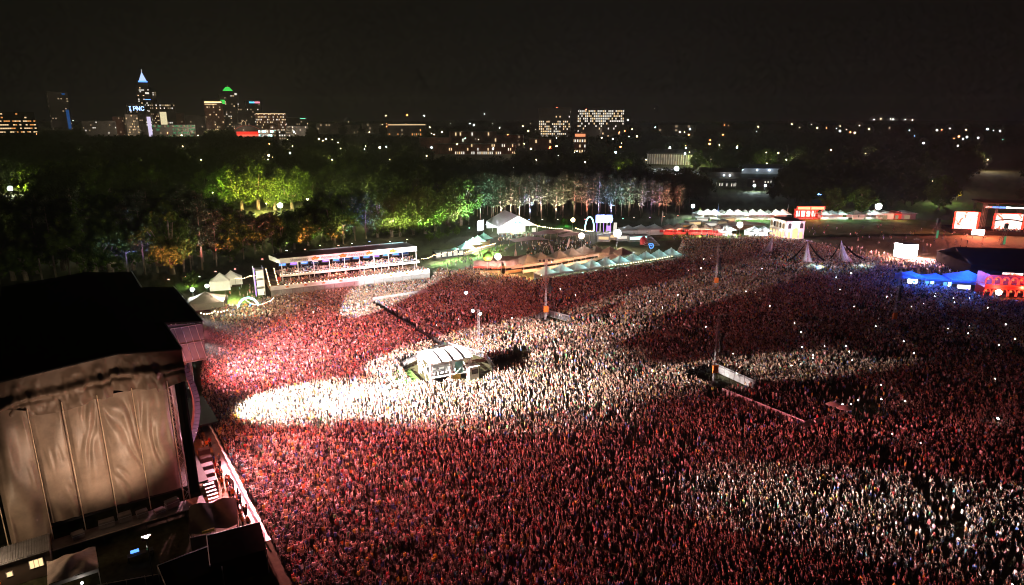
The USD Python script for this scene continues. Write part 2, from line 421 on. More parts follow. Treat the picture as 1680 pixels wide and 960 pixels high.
# towers of truss
for u, v, zt in ((.35, .55, 20.4), (1.3, 12.6, 20.3), (2.3, 13.6, 19.8), (5.9, 36.4, 19.8), (1.3, 50.4, 20.3), (-16.5, .6, 20), (-16.5, 25, 20), (-16.5, 50.4, 20)):
    MB().truss((u, v, 0), (u, v, zt), .7, .05, 20).part('truss_tower', M['alu'], st)
MB().truss((1.55, 1.9, 1.), (1.55, 1.9, 18.8), .55, .045, 22).part('truss_tower', M['alu'], st)
MB().truss((6, 13.6, 19.2), (6, 36.4, 19.2), .8, .05, 24).part('front_truss', M['alu'], st)
MB().truss((1.2, .6, 19.4), (1.2, 13, 19.4), .8, .05, 12).part('front_truss', M['alu'], st)
# black masking hung beside the wall
for u0, u1, v0 in ((.75, 1.95, .25),):
    P = np.array([[(u0 + (u1 - u0) * a, v0 + .12 * math.sin(a * 14), z) for z in np.linspace(1.2, 20.0, 24)] for a in np.linspace(0, 1, 24)])
    P[..., 1] += (meshkit.fbm(np.stack([P[..., 0] * 2, P[..., 2] * .4, P[..., 0] * 0], -1), 3, 3) - .5) * .5
    MB().slab(P, (0, .04, 0)).part('masking_drape', M['black_fabric'], st, True)
MB().box(-16, .2, 12.4, 12.5, 2, 20).part('masking_drape', M['black_fabric'], st)
MB().box(-15.2, -15.0, 12.6, 38, 2, 19).part('back_wall', M['black_fabric'], st)
# scrim and braces on the cheek of the front roof
P = np.array([[(u, 12.98, z) for z in (14.6, 17.5, roof_z(u) - .3)] for u in np.linspace(2.1, 6.7, 9)])
MB().slab(P, (0, .03, 0)).part('side_scrim', M['mesh_white'], st, 20)
for k in range(5):
    MB().bar((2.2 + k * .9, 12.9, 19.9), (3.1 + k * .9, 12.9, 14.7), .05).part('scrim_brace', M['alu'], st)
for z in (14.6, 17.4, 19.9):
    MB().bar((2.1, 12.88, z), (6.7, 12.88, z), .07).part('scrim_rail', M['alu'], st)
# video walls at the front (lit faces look at the crowd)
for v0, v1 in ((14.5, 17.5), (32.5, 35.5)):
    MB().box(4.6, 4.9, v0, v1, 6, 15).part('video_wall', M['black_box'], st)
    MB().box(4.905, 4.92, v0 + .1, v1 - .1, 6.1, 14.9).part('screen_face', E_['screen_warm'], st)
# rows of stage lamps on the front truss
for k, v in enumerate(np.linspace(14.5, 35.5, 12)):
    MB().cbox((6.5, v, 18.55), .45, .45, .4).bar((6.5, v, 18.55), (6.95, v, 18.2), .22, .28, n=8).part('stage_lamp', M['black_box'], st)
# red strips inside the wing
for u, v, z0, z1 in ((-.25, 1.7, 8.5, 15.5), (.1, 6, 4, 12), (.3, 9.5, 5, 13)):
    MB().box(u, u + .12, v, v + .12, z0, z1).part('strip_light', E_['strip_red'], st)
# stairs down into the pit
for k in range(8):
    MB().box(2.5, 3.7, -3.6 + k * .55, -3.1 + k * .55, .18 + .22 * k, .24 + .22 * k).part('stair_tread', M['alu'], st)
MB().bar((4.05, -3.6, 1.0), (4.05, .8, 2.9), .05).bar((4.05, -3.6, .1), (4.05, -3.6, 1.0), .05).part('stair_rail', M['alu'], st)

# stage lighting: what the rig throws onto the crowd (white follow beams, red wash, cool patches)
WHITE, COOL, RED, PINK = (1, .93, .84), (.84, 1., .97), (1, .225, .255), (1, .40, .46)


def throw(u, v, z, tx, ty, tz, color, power, half, soft=.25, r=.25):
    p = S(u, v, z)
    d = SO * 0
    lamp(None, p, color, power, r, (tx, ty, tz), half, soft)


CX, CY = -51., 98.


V_ = (-48., 190.)


def polar(az, r):
    a = math.radians(az)
    return CX + r * math.cos(a), CY + r * math.sin(a)


for az, r, half, pw in ((18, 13, 27, 3.6e5), (12, 29, 16, 9.0e5)):
    throw(7.2, 25, 13.5, *polar(az, r), 1.5, WHITE, pw, half, .5)
for az, r, half, pw in ((1.5, 40, 10, 2.2e5), (11, 39, 10.5, 2.6e5), (22, 41, 11, 3.0e5), (32, 45, 11, 3.2e5), (40, 45, 10, 3.0e5)):
    throw(7.2, 25, 17.5, *polar(az, r), 1.5, WHITE, pw, half, .35)
for u, v, tx, ty, pw, half in ((7.1, 17.5, -13, 77, 1.0e5, 37), (7.1, 29, -20, 146, 3.6e4, 40), (7.1, 20, -20, 87, 1.0e5, 44), (7.1, 32, -38, 128, 9.0e4, 50)):
    throw(u, v, 17.5, tx, ty, 1.5, RED, pw, half, .8)
throw(7.1, 18, 17.5, *polar(-2.5, 98), 1.5, RED, 1.2e5, 2.7, .5)
throw(7.1, 30, 17.5, *V_, 8.5, PINK, 2.4e5, 8, .6)  # unseen stage lamp, placed to light the roof board of the stand
for az, r, half, pw, c in ((-12, 98, 2.5, 2.5e5, COOL), (-15.2, 87, 2.6, 2.2e5, COOL), (-16.2, 98, 2.5, 2.5e5, COOL), (-19.6, 91, 2.6, 2.2e5, COOL), (-12.4, 118, 2.1, 2.2e5, COOL), (-15, 120, 1.9, 1.9e5, COOL), (79.5, 98, 7.0, 4.2e5, COOL), (10.4, 100, 2.4, 2.8e5, WHITE), (13.4, 96, 2.3, 2.8e5, WHITE), (38, 100, 5.5, 1.7e5, WHITE)):
    throw(7.2, 22, 18.3, *polar(az, r), 1.5, c, pw, half * 1.08, .35)
throw(6.5, 14, 10, *S(5.2, -2, 0), PINK, 8e3, 30, .7)
throw(-2, 6, 17, 0 - 41, 84, 8, (1, .2, .12), 4e3, 70, .8)  # unseen red lamp inside the wing, lighting its truss
throw(7.1, 15, 15, -33, 83, 1.0, PINK, 3.2e4, 30, .8)
throw(7.1, 34, 15, -45, 127, 1.0, PINK, 4.0e4, 30, .8)
throw(8.5, 1.0, 4.5, *S(3, 5, 11)[:2], 11, (1, .5, .75), 2.2e3, 40, .6)  # unseen pink lamp in the pit, placed to light the line array
throw(4.0, 22, 16, *S(4, 13, 17)[:2], 17, (.75, .6, 1.), 9e2, 50, .8)  # unseen violet lamp under the roof, placed to light the side scrim

# line array hung at the stage front: one cabinet after another along a J curve
la = thing('line_array', 'long curved hang of stacked loudspeaker cabinets at the stage corner', 'loudspeaker', S(0, 5), SRZ)
curve = [(2.55, 17.2), (3.0, 15.6), (3.35, 14.0), (3.55, 12.4), (3.5, 10.8), (3.2, 9.2), (2.75, 7.7), (2.1, 6.3)]
cu = np.interp(np.linspace(0, 7, 22), range(8), [c[0] for c in curve]); cz = np.interp(np.linspace(0, 7, 22), range(8), [c[1] for c in curve])
for k in range(21):
    a, b = np.array([cu[k], 0, cz[k]]), np.array([cu[k + 1], 0, cz[k + 1]])
    d = (b - a) / np.linalg.norm(b - a)
    nrm = np.array([-d[2], 0, d[0]])
    MB().hexa(a - nrm * .35 + (0, -.65, 0) + d * .03, nrm * .7, (0, 1.3, 0), d * (np.linalg.norm(b - a) - .06)).part('cabinet', M['grille'], la)
MB().bar((2.5, -.4, 17.3), (2.5, -.4, 20), .03).bar((2.5, .4, 17.3), (2.5, .4, 20), .03).part('hanging_chain', M['dark_metal'], la)
for k, (u, v) in enumerate(((3.6, 2.0), (3.8, 4.2), (4.0, 6.5), (4.3, 9.), (4.6, 11.6))):
    t = thing('subwoofer', ['black subwoofer stack nearest the white pit stairs', 'second subwoofer stack from the pit stairs', 'middle subwoofer stack of five along the stage foot', 'fourth subwoofer stack from the pit stairs', 'subwoofer stack farthest from the pit stairs'][k], 'loudspeaker', S(u, v), SRZ, 'subwoofers along the stage foot')
    for z in (0, .75):
        MB().box(-.75, .75, -.6, .6, z + .02, z + .73).part('cabinet', M['grille'], t)
    MB().box(-.7, .7, -.55, .55, 1.49, 1.55).part('lid', M['grille'], t)
# front barrier: steel panels with feet
for k in range(27):
    v = -12.5 + k * 2.4
    u = 6.3 + .022 * (v + 12.5)
    if k == 0:
        bp_bar = blueprint('barrier_panel_kind')
        MB().box(-.03, .03, -1.18, 1.18, .15, 1.15).part('panel', M['alu'], bp_bar)
        MB().box(-.08, .1, -1.18, 1.18, 1.15, 1.22).part('top_rail', M['white_metal'], bp_bar)
        MB().box(-.9, .6, -1.18, 1.18, .02, .06).part('foot_plate', M['alu'], bp_bar)
    place(bp_bar, 'crowd_barrier', f'{nth(k)} aluminium barrier panel from the near end of the line before the stage', 'barrier', S(u, v), SRZ + 1.2, 'barrier line before the stage')

# ------------------------------------------------------------------ backstage, lower left
hut = thing('site_cabin', 'dark site cabin with ribbed roof and two lit windows', 'cabin', S(-16.5, -4.4), SRZ)
MB().box(-2.4, 2.4, -1.5, 1.5, .05, 3.0).part('wall', M['tarp_dark'], hut)
for k in range(22):
    MB().box(-2.5 + k * .228, -2.5 + k * .228 + .12, -1.75, 1.7, 3.06, 3.16).part('roof_rib', M['grey_metal'], hut)
MB().box(-2.55, 2.55, -1.8, 1.75, 3.0, 3.06).part('roof', M['grey_metal'], hut)
for x0, x1, z0, z1 in ((.5, 1.7, 1.4, 2.3), (-1.5, -1.0, 1.3, 1.8)):
    w = MB().box(x0 - .06, x1 + .06, -1.54, -1.5, z0 - .06, z1 + .06).part('window', M['white_metal'], hut)
    for a in range(3 if x1 - x0 > .6 else 1):
        n = 3 if x1 - x0 > .6 else 1
        MB().box(x0 + (x1 - x0) * a / n + .03, x0 + (x1 - x0) * (a + 1) / n - .03, -1.56, -1.541, z0, z1).part('pane', E_['warm_even'], w)
wl = thing('light_tower', 'portable work light tower at the far left behind the stage', 'light tower', S(-19.2, -5.8), SRZ)
MB().box(-.6, .6, -.5, .5, .1, 1.0).part('trailer', M['orange'], wl)
MB().bar((0, 0, 1), (0, 0, 5.2), .06).part('mast', M['alu'], wl)
MB().cbox((0, .1, 5.2), .9, .3, .4).part('lamp_head', M['dark_metal'], wl)
MB().box(-.4, .4, .26, .28, 5.25, 5.55).part('lamp_face', E_['flood_warm'], wl)
lamp(wl, (0.6, -1.2, 5.6), (1, .68, .44), 2e2, .35)
wl2 = thing('light_tower', 'unseen work light tower placed to light the tarpaulin wall', 'light tower', S(-5.5, -15.5), SRZ)
MB().box(-.6, .6, -.5, .5, .1, 1.0).part('trailer', M['black_box'], wl2)
MB().bar((0, 0, 1), (0, 0, 6.2), .06).part('mast', M['dark_metal'], wl2)
MB().cbox((0, .1, 6.2), .9, .3, .4).part('lamp_head', M['dark_metal'], wl2)
lamp(None, S(-5.5, -15.2, 6.6), (1, .66, .45), 4.0e3, .4, S(-7.5, 0, 12.0), 34, .7)  # unseen tower lamp, placed to light the tarpaulin wall
cn = thing('canopy_tent', 'pale canopy tent with a sagging cloth roof beside the cabin', 'tent', S(-12.2, -9.6), SRZ)
P = np.array([[(x, y, 2.5 + 1.1 * max(0, 1 - max(abs(x), abs(y)) / 2.3) + .12 * math.sin(3 * x) * math.sin(2 * y)) for y in np.linspace(-2.2, 2.2, 15)] for x in np.linspace(-2.2, 2.2, 15)])
MB().slab(P, (0, 0, -.03)).part('canopy', M['canvas'], cn, 30)
for x in (-2.15, 2.15):
    for y in (-2.15, 2.15):
        MB().bar((x, y, 0), (x, y, 2.5), .04).part('leg', M['pole'], cn)
MB().box(-2.2, 2.2, -2.22, -2.2, 2.1, 2.5).part('valance', M['canvas'], cn)
cl = thing('work_lamp', 'small white work lamp under the pale canopy tent', 'lamp', S(-11.6, -12.3), SRZ)
MB().bar((0, 0, 0), (0, 0, 1.7), .03).part('stand', M['dark_metal'], cl)
MB().sphere((0, 0, 1.8), .13).part('bulb', E_['bulb_white'], cl)
mo = thing('monitor_desk', 'dark desk with glowing blue monitor screens', 'desk', S(-6, -8.6), SRZ)
MB().box(-1.3, 1.3, -.4, .4, .72, .78).part('desk_top', M['black_box'], mo)
for x in (-1.2, 1.2):
    MB().box(x - .04, x + .04, -.35, .35, 0, .72).part('leg', M['dark_metal'], mo)
for x, z, w, h, m_ in ((-.5, 1.0, .9, .45, 'blue'), (-.5, .85, .7, .1, 'blue_dim'), (.75, 1.15, .16, .3, 'white'), (.7, .9, .14, .14, 'green_dim'), (.7, .62, .12, .12, 'green_dim')):
    s_ = MB().box(x - w / 2, x + w / 2, -.1, 0, z, z + h).part('monitor', M['black_box'], mo)
    MB().box(x - w / 2 + .03, x + w / 2 - .03, -.115, -.101, z + .03, z + h - .03).part('screen_face', E_[m_], s_)
for k, (u, v, a, b, h) in enumerate(((-8.6, -1.6, 1.6, .8, .9), (-6.7, -1.5, 1.4, .9, 1.0), (-4.9, -1.7, 1.2, .8, .8), (-11.5, -2.1, 1.2, .9, .7), (-3.1, -2.2, 1.1, 1.0, .55), (-1.6, -1.7, 1.5, .8, 1.1))):
    t = thing('road_case', ['long flat road case against the tarpaulin wall', 'pale topped road case in the middle of the platform', 'small road case beside the pale topped one', 'low road case under the left tarpaulin panel', 'round lidded case at the end of the platform', 'tall road case by the truss tower'][k], 'road case', S(u, v, 1.21), SRZ + 3 * k)
    MB().box(-a / 2, a / 2, -b / 2, b / 2, .1, h).part('case_body', M['case'], t)
    MB().box(-a / 2 - .02, a / 2 + .02, -b / 2 - .02, b / 2 + .02, h * .7, h * .74).part('metal_edge', M['alu'], t)
    for sx in (-1, 1):
        for sy in (-1, 1):
            MB().sphere((sx * a * .4, sy * b * .4, .06), .06, 0).part('caster', M['black_box'], t)
sc = thing('scaffold_shelter', 'scaffold shelter draped with dark tarpaulin beside the pit', 'scaffold', S(.2, -9.2), SRZ - 12)
for x in (-.9, 1.6, 4.1):
    for y in (-2.2, 1.6):
        MB().bar((x, y, 0), (x, y, 3.9 if y > 0 else 2.6), .06).part('pole', M['pole'], sc)
P = np.array([[(x, y, 2.6 + (y + 2.2) / 3.8 * 1.3 + .15 * math.sin(x * 2.3 + y)) for y in np.linspace(-2.3, 1.7, 10)] for x in np.linspace(-1.0, 4.2, 14)])
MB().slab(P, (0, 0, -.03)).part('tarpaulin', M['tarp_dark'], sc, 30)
MB().box(-.9, 1.6, -2.32, -2.28, .3, 2.2).part('side_sheet', M['tarp_dark'], sc)
MB().box(1.2, 4.2, -2.2, 1.6, 1.2, 1.28).part('platform', M['wood'], sc)
MB().bar((.4, -2.6, 2.7), (1.7, -2.5, 2.75), .16, .2, 8).part('yellow_bag', mat('yellow_cloth', (.6, .5, .05), .7), sc)
for k, (u, v, w, d, h, rz) in enumerate(((2.7, -16.4, 5.4, 5.0, 3.0, -8), (-2.2, -17.5, 5, 4, 2.8, 4))):
    t = thing('black_tent', ['black box tent at the foot of the pit barrier', 'low dark box tent in the yard before the stage'][k], 'tent', S(u, v), SRZ + rz)
    MB().box(-w / 2, w / 2, -d / 2, d / 2, .02, h - .25).part('wall', M['black_fabric'], t)
    MB().prism([(-w / 2 - .1, -d / 2 - .1), (w / 2 + .1, -d / 2 - .1), (w / 2 + .1, d / 2 + .1), (-w / 2 - .1, d / 2 + .1)], h - .24, [h - .1, h - .1, h + .15, h + .15]).part('roof', M['black_fabric'], t)
    for x, y in ((-w / 2 - .1, -d / 2 - .1), (w / 2 + .1, -d / 2 - .1), (w / 2 + .1, d / 2 + .1), (-w / 2 - .1, d / 2 + .1)):
        MB().bar((x, y, 0), (x, y, h), .05).part('corner_post', M['alu'], t)
    MB().bar((-w / 2 - .1, d / 2 + .12, h + .16), (w / 2 + .1, d / 2 + .12, h + .16), .06).bar((-w / 2 - .12, -d / 2 - .1, h - .1), (-w / 2 - .12, d / 2 + .1, h + .16), .05).part('roof_pipe', M['alu'], t)
fe = thing('yard_fence', 'low dark mesh fence across the yard behind the stage', 'fence', S(-14.5, -12.2), SRZ - 18)
for k in range(8):
    MB().box(k * 1.75 + .04, k * 1.75 + 1.71, -.02, .02, .1, 1.7).part('fence_panel', M['dark_metal'], fe)
    MB().bar((k * 1.75, 0, 0), (k * 1.75, 0, 1.85), .03).part('post', M['pole'], fe)
MB().bar((0, 0, 1.75), (14, 0, 1.75), .035).part('top_rail', M['pole'], fe)

# ------------------------------------------------------------------ people
POSES = dict(
    standing=(((.02, .25, 1.14), (.10, .23, .90)), ((.02, -.25, 1.14), (.12, -.22, .90))),
    both_up=(((.08, .27, 1.62), (.12, .22, 1.93)), ((.08, -.27, 1.62), (.10, -.20, 1.95))),
    left_up=(((.08, .26, 1.63), (.14, .20, 1.94)), ((.03, -.25, 1.14), (.14, -.20, .93))),
    right_up=(((.03, .25, 1.14), (.14, .2, .95)), ((.10, -.26, 1.6), (.2, -.22, 1.9))),
    phone=(((.2, .2, 1.34), (.4, .07, 1.58)), ((.2, -.2, 1.34), (.4, -.07, 1.58))),
    drink=(((.05, .26, 1.15), (.3, .16, 1.28)), ((.02, -.25, 1.13), (.12, -.24, .9))),
    clapping=(((.16, .24, 1.58), (.22, .05, 1.86)), ((.16, -.24, 1.58), (.22, -.05, 1.86))))


def bones(pose):
    B = [((0, .06, .94), .135, (0, -.06, .94), .135, 1), ((0, .07, 1.0), .13, (0, .085, 1.33), .125, 1), ((0, -.07, 1.0), .13, (0, -.085, 1.33), .125, 1), ((0, .17, 1.43), .06, (0, -.17, 1.43), .06, 1),
         ((0, 0, 1.44), .055, (.015, 0, 1.54), .05, 0), ((.03, 0, 1.60), .082, (.005, 0, 1.655), .095, 0)]
    for s in (1, -1):
        B += [((0, s * .09, .93), .09, (.02, s * .10, .5), .062, 2), ((.02, s * .10, .5), .06, (0, s * .105, .09), .042, 2), ((-.03, s * .105, .05), .045, (.17, s * .12, .035), .035, 3)]
    for s, (e, w) in zip((1, -1), POSES[pose]):
        B += [((0, s * .185, 1.43), .056, e, .043, 1), (e, .042, w, .03, 0)]
    return B


def hull(a, ra, b, rb, n=10):
    return m3.Manifold.batch_hull([m3.Manifold.sphere(ra, n).translate(a), m3.Manifold.sphere(rb, n).translate(b)])


def tm(m):
    q = m.to_mesh()
    return trimesh.Trimesh(q.vert_properties[:, :3], q.tri_verts, process=False)


def hand(w, e, s, pose, n=6):
    w, e = np.array(w), np.array(e)
    d = (w - e) / np.linalg.norm(w - e)
    side = np.cross(d, (1, 0, 0) if abs(d[0]) < .8 else (0, 0, 1)); side /= np.linalg.norm(side)
    if side @ np.array([0, s, 0]) < 0:
        side = -side
    nrm = np.cross(d, side)
    parts = [m3.Manifold.batch_hull([m3.Manifold.sphere(.017, n).translate(tuple(w + d * a + side * b)) for a, b in ((0, -.012), (0, .012), (.075, -.03), (.075, .03))])]
    for k, (o, L) in enumerate(((-.031, .068), (-.011, .082), (.01, .078), (.03, .06))):
        k0, k1 = w + d * .08 + side * o, w + d * (.08 + L * .55) + side * o * 1.15 + nrm * .012
        k2 = w + d * (.08 + L * .95) + side * o * 1.15 + nrm * .035
        parts += [hull(k0, .0095, k1, .0085, n), hull(k1, .0085, k2, .0075, n)]
    t0, t1, t2 = w + d * .022 - side * .02, w + d * .055 - side * .058 + nrm * .01, w + d * .085 - side * .068 + nrm * .02
    parts += [hull(t0, .013, t1, .011, n), hull(t1, .011, t2, .009, n)]
    return parts


def body_meshes(pose, long_hair):
    B = bones(pose)
    skin = [hull(a, ra * (.97 if r == 0 else .9), b, rb * (.97 if r == 0 else .9)) for a, ra, b, rb, r in B]
    skin += [hull((.105, 0, 1.61), .014, (.118, 0, 1.585), .018, 6), hull((.09, -.02, 1.548), .012, (.09, .02, 1.548), .012, 6), hull((.04, 0, 1.53), .05, (.07, 0, 1.53), .035, 8)]
    for s in (1, -1):
        skin.append(hull((.0, s * .094, 1.60), .018, (-.005, s * .098, 1.63), .02, 6))
    for s, (e, w) in zip((1, -1), POSES[pose]):
        skin += hand(w, e, s, pose)
    skin = m3.Manifold.batch_boolean(skin, m3.OpType.Add)
    eyes = MB()
    for s in (1, -1):
        eyes.sphere((.092, s * .034, 1.622), .012, 0)
    shirt = [hull(a, ra + .016, b, rb + .016) for a, ra, b, rb, r in B[:4]]
    for s, (e, w) in zip((1, -1), POSES[pose]):
        e = np.array(e); a = np.array((0, s * .185, 1.43))
        shirt.append(hull(a, .066, a + (e - a) * .62, .06))
    shirt = m3.Manifold.batch_boolean(shirt, m3.OpType.Add).trim_by_plane((0, 0, 1), .88)
    legs = m3.Manifold.batch_boolean([hull(a, ra + .014, b, rb + .016) for a, ra, b, rb, r in B if r == 2] + [hull((0, .05, .93), .14, (0, -.05, .93), .14)], m3.OpType.Add).trim_by_plane((0, 0, 1), .1)
    shoes = m3.Manifold.batch_boolean([hull(a, ra + .008, b, rb + .008) for a, ra, b, rb, r in B if r == 3], m3.OpType.Add)
    hair = m3.Manifold.sphere(.112, 14).scale((1.0, .93, 1.02)).translate((-.012, 0, 1.665)) - m3.Manifold.cube((.2, .3, .2), True).translate((.135, 0, 1.58)) - m3.Manifold.cube((.12, .16, .12), True).translate((.10, 0, 1.635))
    if long_hair:
        hair = hair + hull((-.06, 0, 1.62), .085, (-.09, 0, 1.38), .07)
    return tm(skin), eyes, tm(shirt), tm(legs), tm(shoes), tm(hair)


CLOTH = dict(black=(.015, .015, .017), white=(.72, .72, .70), grey=(.18, .18, .19), red=(.5, .03, .03), blue=(.05, .12, .4), green=(.05, .25, .08), yellow=(.6, .45, .05), orange=(.75, .2, .03), pink=(.6, .25, .3), teal=(.1, .4, .42))
for k_, c_ in CLOTH.items():
    M['cloth_' + k_] = mat('cloth_' + k_, c_, .85, 0, .12, 6)
SKIN = [mat('skin_tone_light', (.52, .33, .24), .55, 0, .06), mat('skin_tone_tan', (.36, .21, .14), .55, 0, .06), mat('skin_tone_brown', (.19, .1, .065), .55, 0, .06)]
HAIR = [mat('hair_dark', (.02, .014, .01), .5), mat('hair_brown', (.09, .05, .025), .5), mat('hair_fair', (.35, .24, .11), .5)]
_bodies, _people = {}, {}
POSE_WORDS = dict(standing='arms down', both_up='both arms raised', left_up='left arm raised', right_up='right arm raised', phone='both forearms lifted', drink='forearm bent', clapping='hands overhead')


def person_kind(pose, top, bottom, skin, hair, long_hair):
    key = (pose, top, bottom, skin, hair, long_hair)
    if key not in _people:
        if (pose, long_hair) not in _bodies:
            _bodies[pose, long_hair] = body_meshes(pose, long_hair)
        sk, ey, sh, tr, so, ha = _bodies[pose, long_hair]
        bp = blueprint(f'person_kind_{len(_people):03d}')
        for nm, me, ma in (('body', sk, SKIN[skin]), ('shirt', sh, M['cloth_' + top]), ('trousers', tr, M['cloth_' + bottom]), ('shoes', so, M['black_box']), ('hair', ha, HAIR[hair])):
            usdkit.mesh(stage, f'{bp.GetPath()}/{nm}', me, ma, 40)
        ey.part('eyes', M['black_box'], bp)
        _people[key] = bp
    return _people[key]


def clothes_label(top, bottom, hair, long_hair):
    return f"person in {top} top and {bottom} trousers with {'long' if long_hair else 'short'} {('dark', 'brown', 'fair')[hair]} hair"


# --- the mass: one light figure per pose, coloured per person
crowd_m = usdkit.material(stage, '/World/Looks/crowd_people', {
    "o": ("object_info", {}), "w": ("white_noise_texture", {"dimensions": "1D"}), "s": ("separate_xyz", {}),
    "a": ("attribute", {"attribute": "region"}), "sa": ("separate_color", {}),
    "skin": ("rgb_ramp", {"interpolate": False, "ramp": [(0, (.50, .32, .23)), (.35, (.40, .25, .17)), (.6, (.24, .13, .085)), (.8, (.6, .41, .32))]}),
    "top": ("rgb_ramp", {"interpolate": False, "ramp": [(0, (.012, .012, .014)), (.46, (.03, .03, .033)), (.58, (.7, .7, .68)), (.68, (.16, .16, .17)), (.70, (.4, .04, .04)), (.76, (.06, .12, .38)), (.81, (.5, .4, .28)), (.87, (.55, .42, .05)), (.90, (.06, .26, .1)), (.925, (.65, .2, .04)), (.945, (.55, .25, .3)), (.97, (.12, .4, .42))]}),
    "leg": ("rgb_ramp", {"interpolate": False, "ramp": [(0, (.02, .02, .025)), (.5, (.06, .09, .16)), (.75, (.3, .26, .2)), (.88, (.55, .55, .52))]}),
    "m1": ("mix", {"color1": (.02, .014, .01)}), "m2": ("mix", {}), "m3": ("mix", {}),
    "p": ("principled_bsdf", {"roughness": .6, "specular_ior_level": .35})},
    [("o.random", "w.w"), ("w.color", "s.vector"), ("a.color", "sa.color"), ("s.x", "skin.fac"), ("s.y", "top.fac"), ("s.z", "leg.fac"),
     ("sa.r", "m1.fac"), ("skin.color", "m1.color2"), ("m1.color", "m2.color1"), ("sa.g", "m2.fac"), ("top.color", "m2.color2"), ("m2.color", "m3.color1"), ("sa.b", "m3.fac"), ("leg.color", "m3.color2"), ("m3.color", "p.base_color")], surface="p.BSDF")


def light_figure(path, pose, sleeves):
    mb, reg = MB(), []
    cols = {0: (1, 0, 0), 1: (0, 1, 0), 2: (0, 0, 1), 3: (0, 0, 0)}
    for k, (a, ra, b, rb, r) in enumerate(bones(pose)):
        n0 = mb.n
        if k == 5:
            mb.sphere((.02, 0, 1.625), .105, 1, 1.12)
            v = mb.v[-1]
            reg += [cols[3] if (q[2] > 1.66 or q[0] < -.02) else cols[0] for q in v]
            continue
        if k in (1, 2):
            continue
        if k == 0:
            ring = [(.13, .02), (.09, .17), (-.09, .17), (-.12, 0), (-.09, -.17), (.09, -.17)]
            ring = [(x, y) for x, y in ring]
            lo, mid, hi = [(x * .95, y * .95, .88) for x, y in ring], [(x, y * 1.1, 1.3) for x, y in ring], [(x * .6, y * 1.15, 1.47) for x, y in ring]
            v = np.array(lo + mid + hi); f = []
            for l in (0, 6):
                f += [[l + i, l + (i + 1) % 6, l + 6 + (i + 1) % 6, l + 6 + i] for i in range(6)]
            f += [[12, 13, 14, 15], [12, 15, 16, 17]]
            mb.add(v, f)
        elif k == 3:
            continue
        else:
            mb.bar(a, b, ra * 1.05, rb * 1.1, 5)
        if r == 1 and k > 5 and not sleeves:
            r = 0
        reg += [cols[r]] * (mb.n - n0)
    for s, (e, w) in zip((1, -1), POSES[pose]):
        n0 = mb.n
        d = np.array(w) - np.array(e); d /= np.linalg.norm(d)
        mb.bar(np.array(w), np.array(w) + d * .16, .04, .025, 5)
        reg += [cols[0]] * (mb.n - n0)
    m = usdkit.mesh(stage, path, mb.arr(), crowd_m, 50)
    # smoothing splits points, so look the colour up by place
    pts = np.array(m.GetPointsAttr().Get())
    from scipy.spatial import cKDTree
    _, ix = cKDTree(mb.arr()[0]).query(pts)
    UsdGeom.PrimvarsAPI(m).CreatePrimvar('region', Sdf.ValueTypeNames.Color3fArray, 'vertex').Set(Vt.Vec3fArray.FromNumpy(np.array(reg, np.float32)[ix]))
    return m


def mass(name, label, xyz, face, seed, weights=(.46, .10, .1, .1, .1, .1, .04)):
    """many people nobody could count, each its own copy"""
    rng = np.random.default_rng(seed)
    pi = UsdGeom.PointInstancer.Define(stage, '/World/' + name)
    targets = []
    for k, pose in enumerate(POSES):
        for sl in (0, 1):
            targets.append(light_figure(f'/World/{name}/figure_{pose}_{("bare", "sleeved")[sl]}', pose, sl).GetPath())
    n = len(xyz)
    yaw = np.arctan2(face[1] - xyz[:, 1], face[0] - xyz[:, 0]) + rng.normal(0, .35, n)
    k = rng.choice(len(POSES), n, p=np.array(weights) / sum(weights)) * 2 + rng.integers(0, 2, n)
    s = rng.normal(.79, .05, n).clip(.66, .92)
    pi.CreatePositionsAttr(Vt.Vec3fArray.FromNumpy(xyz.astype(np.float32)))
    q = np.zeros((n, 4), np.float32); q[:, 2] = np.sin(yaw / 2); q[:, 3] = np.cos(yaw / 2)
    pi.CreateOrientationsAttr(Vt.QuathArray.FromNumpy(q.astype(np.float16)))
    pi.CreateScalesAttr(Vt.Vec3fArray.FromNumpy(np.repeat(s[:, None], 3, 1).astype(np.float32)))
    pi.CreateProtoIndicesAttr(Vt.IntArray.FromNumpy(k.astype(np.int32)))
    pi.CreatePrototypesRel().SetTargets(targets)
    keys(pi.GetPrim(), label, 'crowd', None, 'stuff')


STAGE_XY = (-52., 98.)
FIELD = pxpoly([(342, 560), (350, 508), (400, 505), (450, 492), (600, 474), (706, 462), (720, 445), (800, 452), (880, 463), (1000, 447), (1106, 429), (1120, 397), (1262, 391), (1330, 400), (1430, 430), (1500, 462), (1560, 478), (1610, 496), (1760, 506), (1800, 1010), (432, 1010), (428, 870), (352, 742), (337, 690), (331, 620)])
FIELD = [(p[0], p[1]) for p in FIELD]
FOH_C = np.array(G(738, 612))
HOLES = [pxpoly(h) for h in (
    [(1118, 618), (1165, 606), (1245, 632), (1182, 646)],            # lighting mast pen
    [(868, 528), (895, 517), (938, 530), (895, 536)],                # far mast pen
    [(676, 634), (652, 598), (735, 570), (800, 590), (812, 618), (790, 632)],  # mixing platform
    [(611, 503), (621, 499), (727, 570), (719, 574)],    # aisle to the stand
    [(800, 600), (860, 575), (880, 585), (820, 612)])]
STAND = pxpoly([(444, 490), (706, 460), (690, 395), (440, 430)])
THIN = [(pxpoly([(1262, 640), (1400, 628), (1480, 660), (1420, 700), (1395, 690), (1300, 655)]), .16), (pxpoly([(1180, 648), (1235, 632), (1392, 688), (1318, 702)]), .62), (pxpoly([(1480, 780), (1520, 770), (1600, 860), (1560, 900)]), .25), (pxpoly([(1080, 545), (1010, 560), (1060, 585), (1140, 570)]), .85)]
rng = np.random.default_rng(4)
step = .455
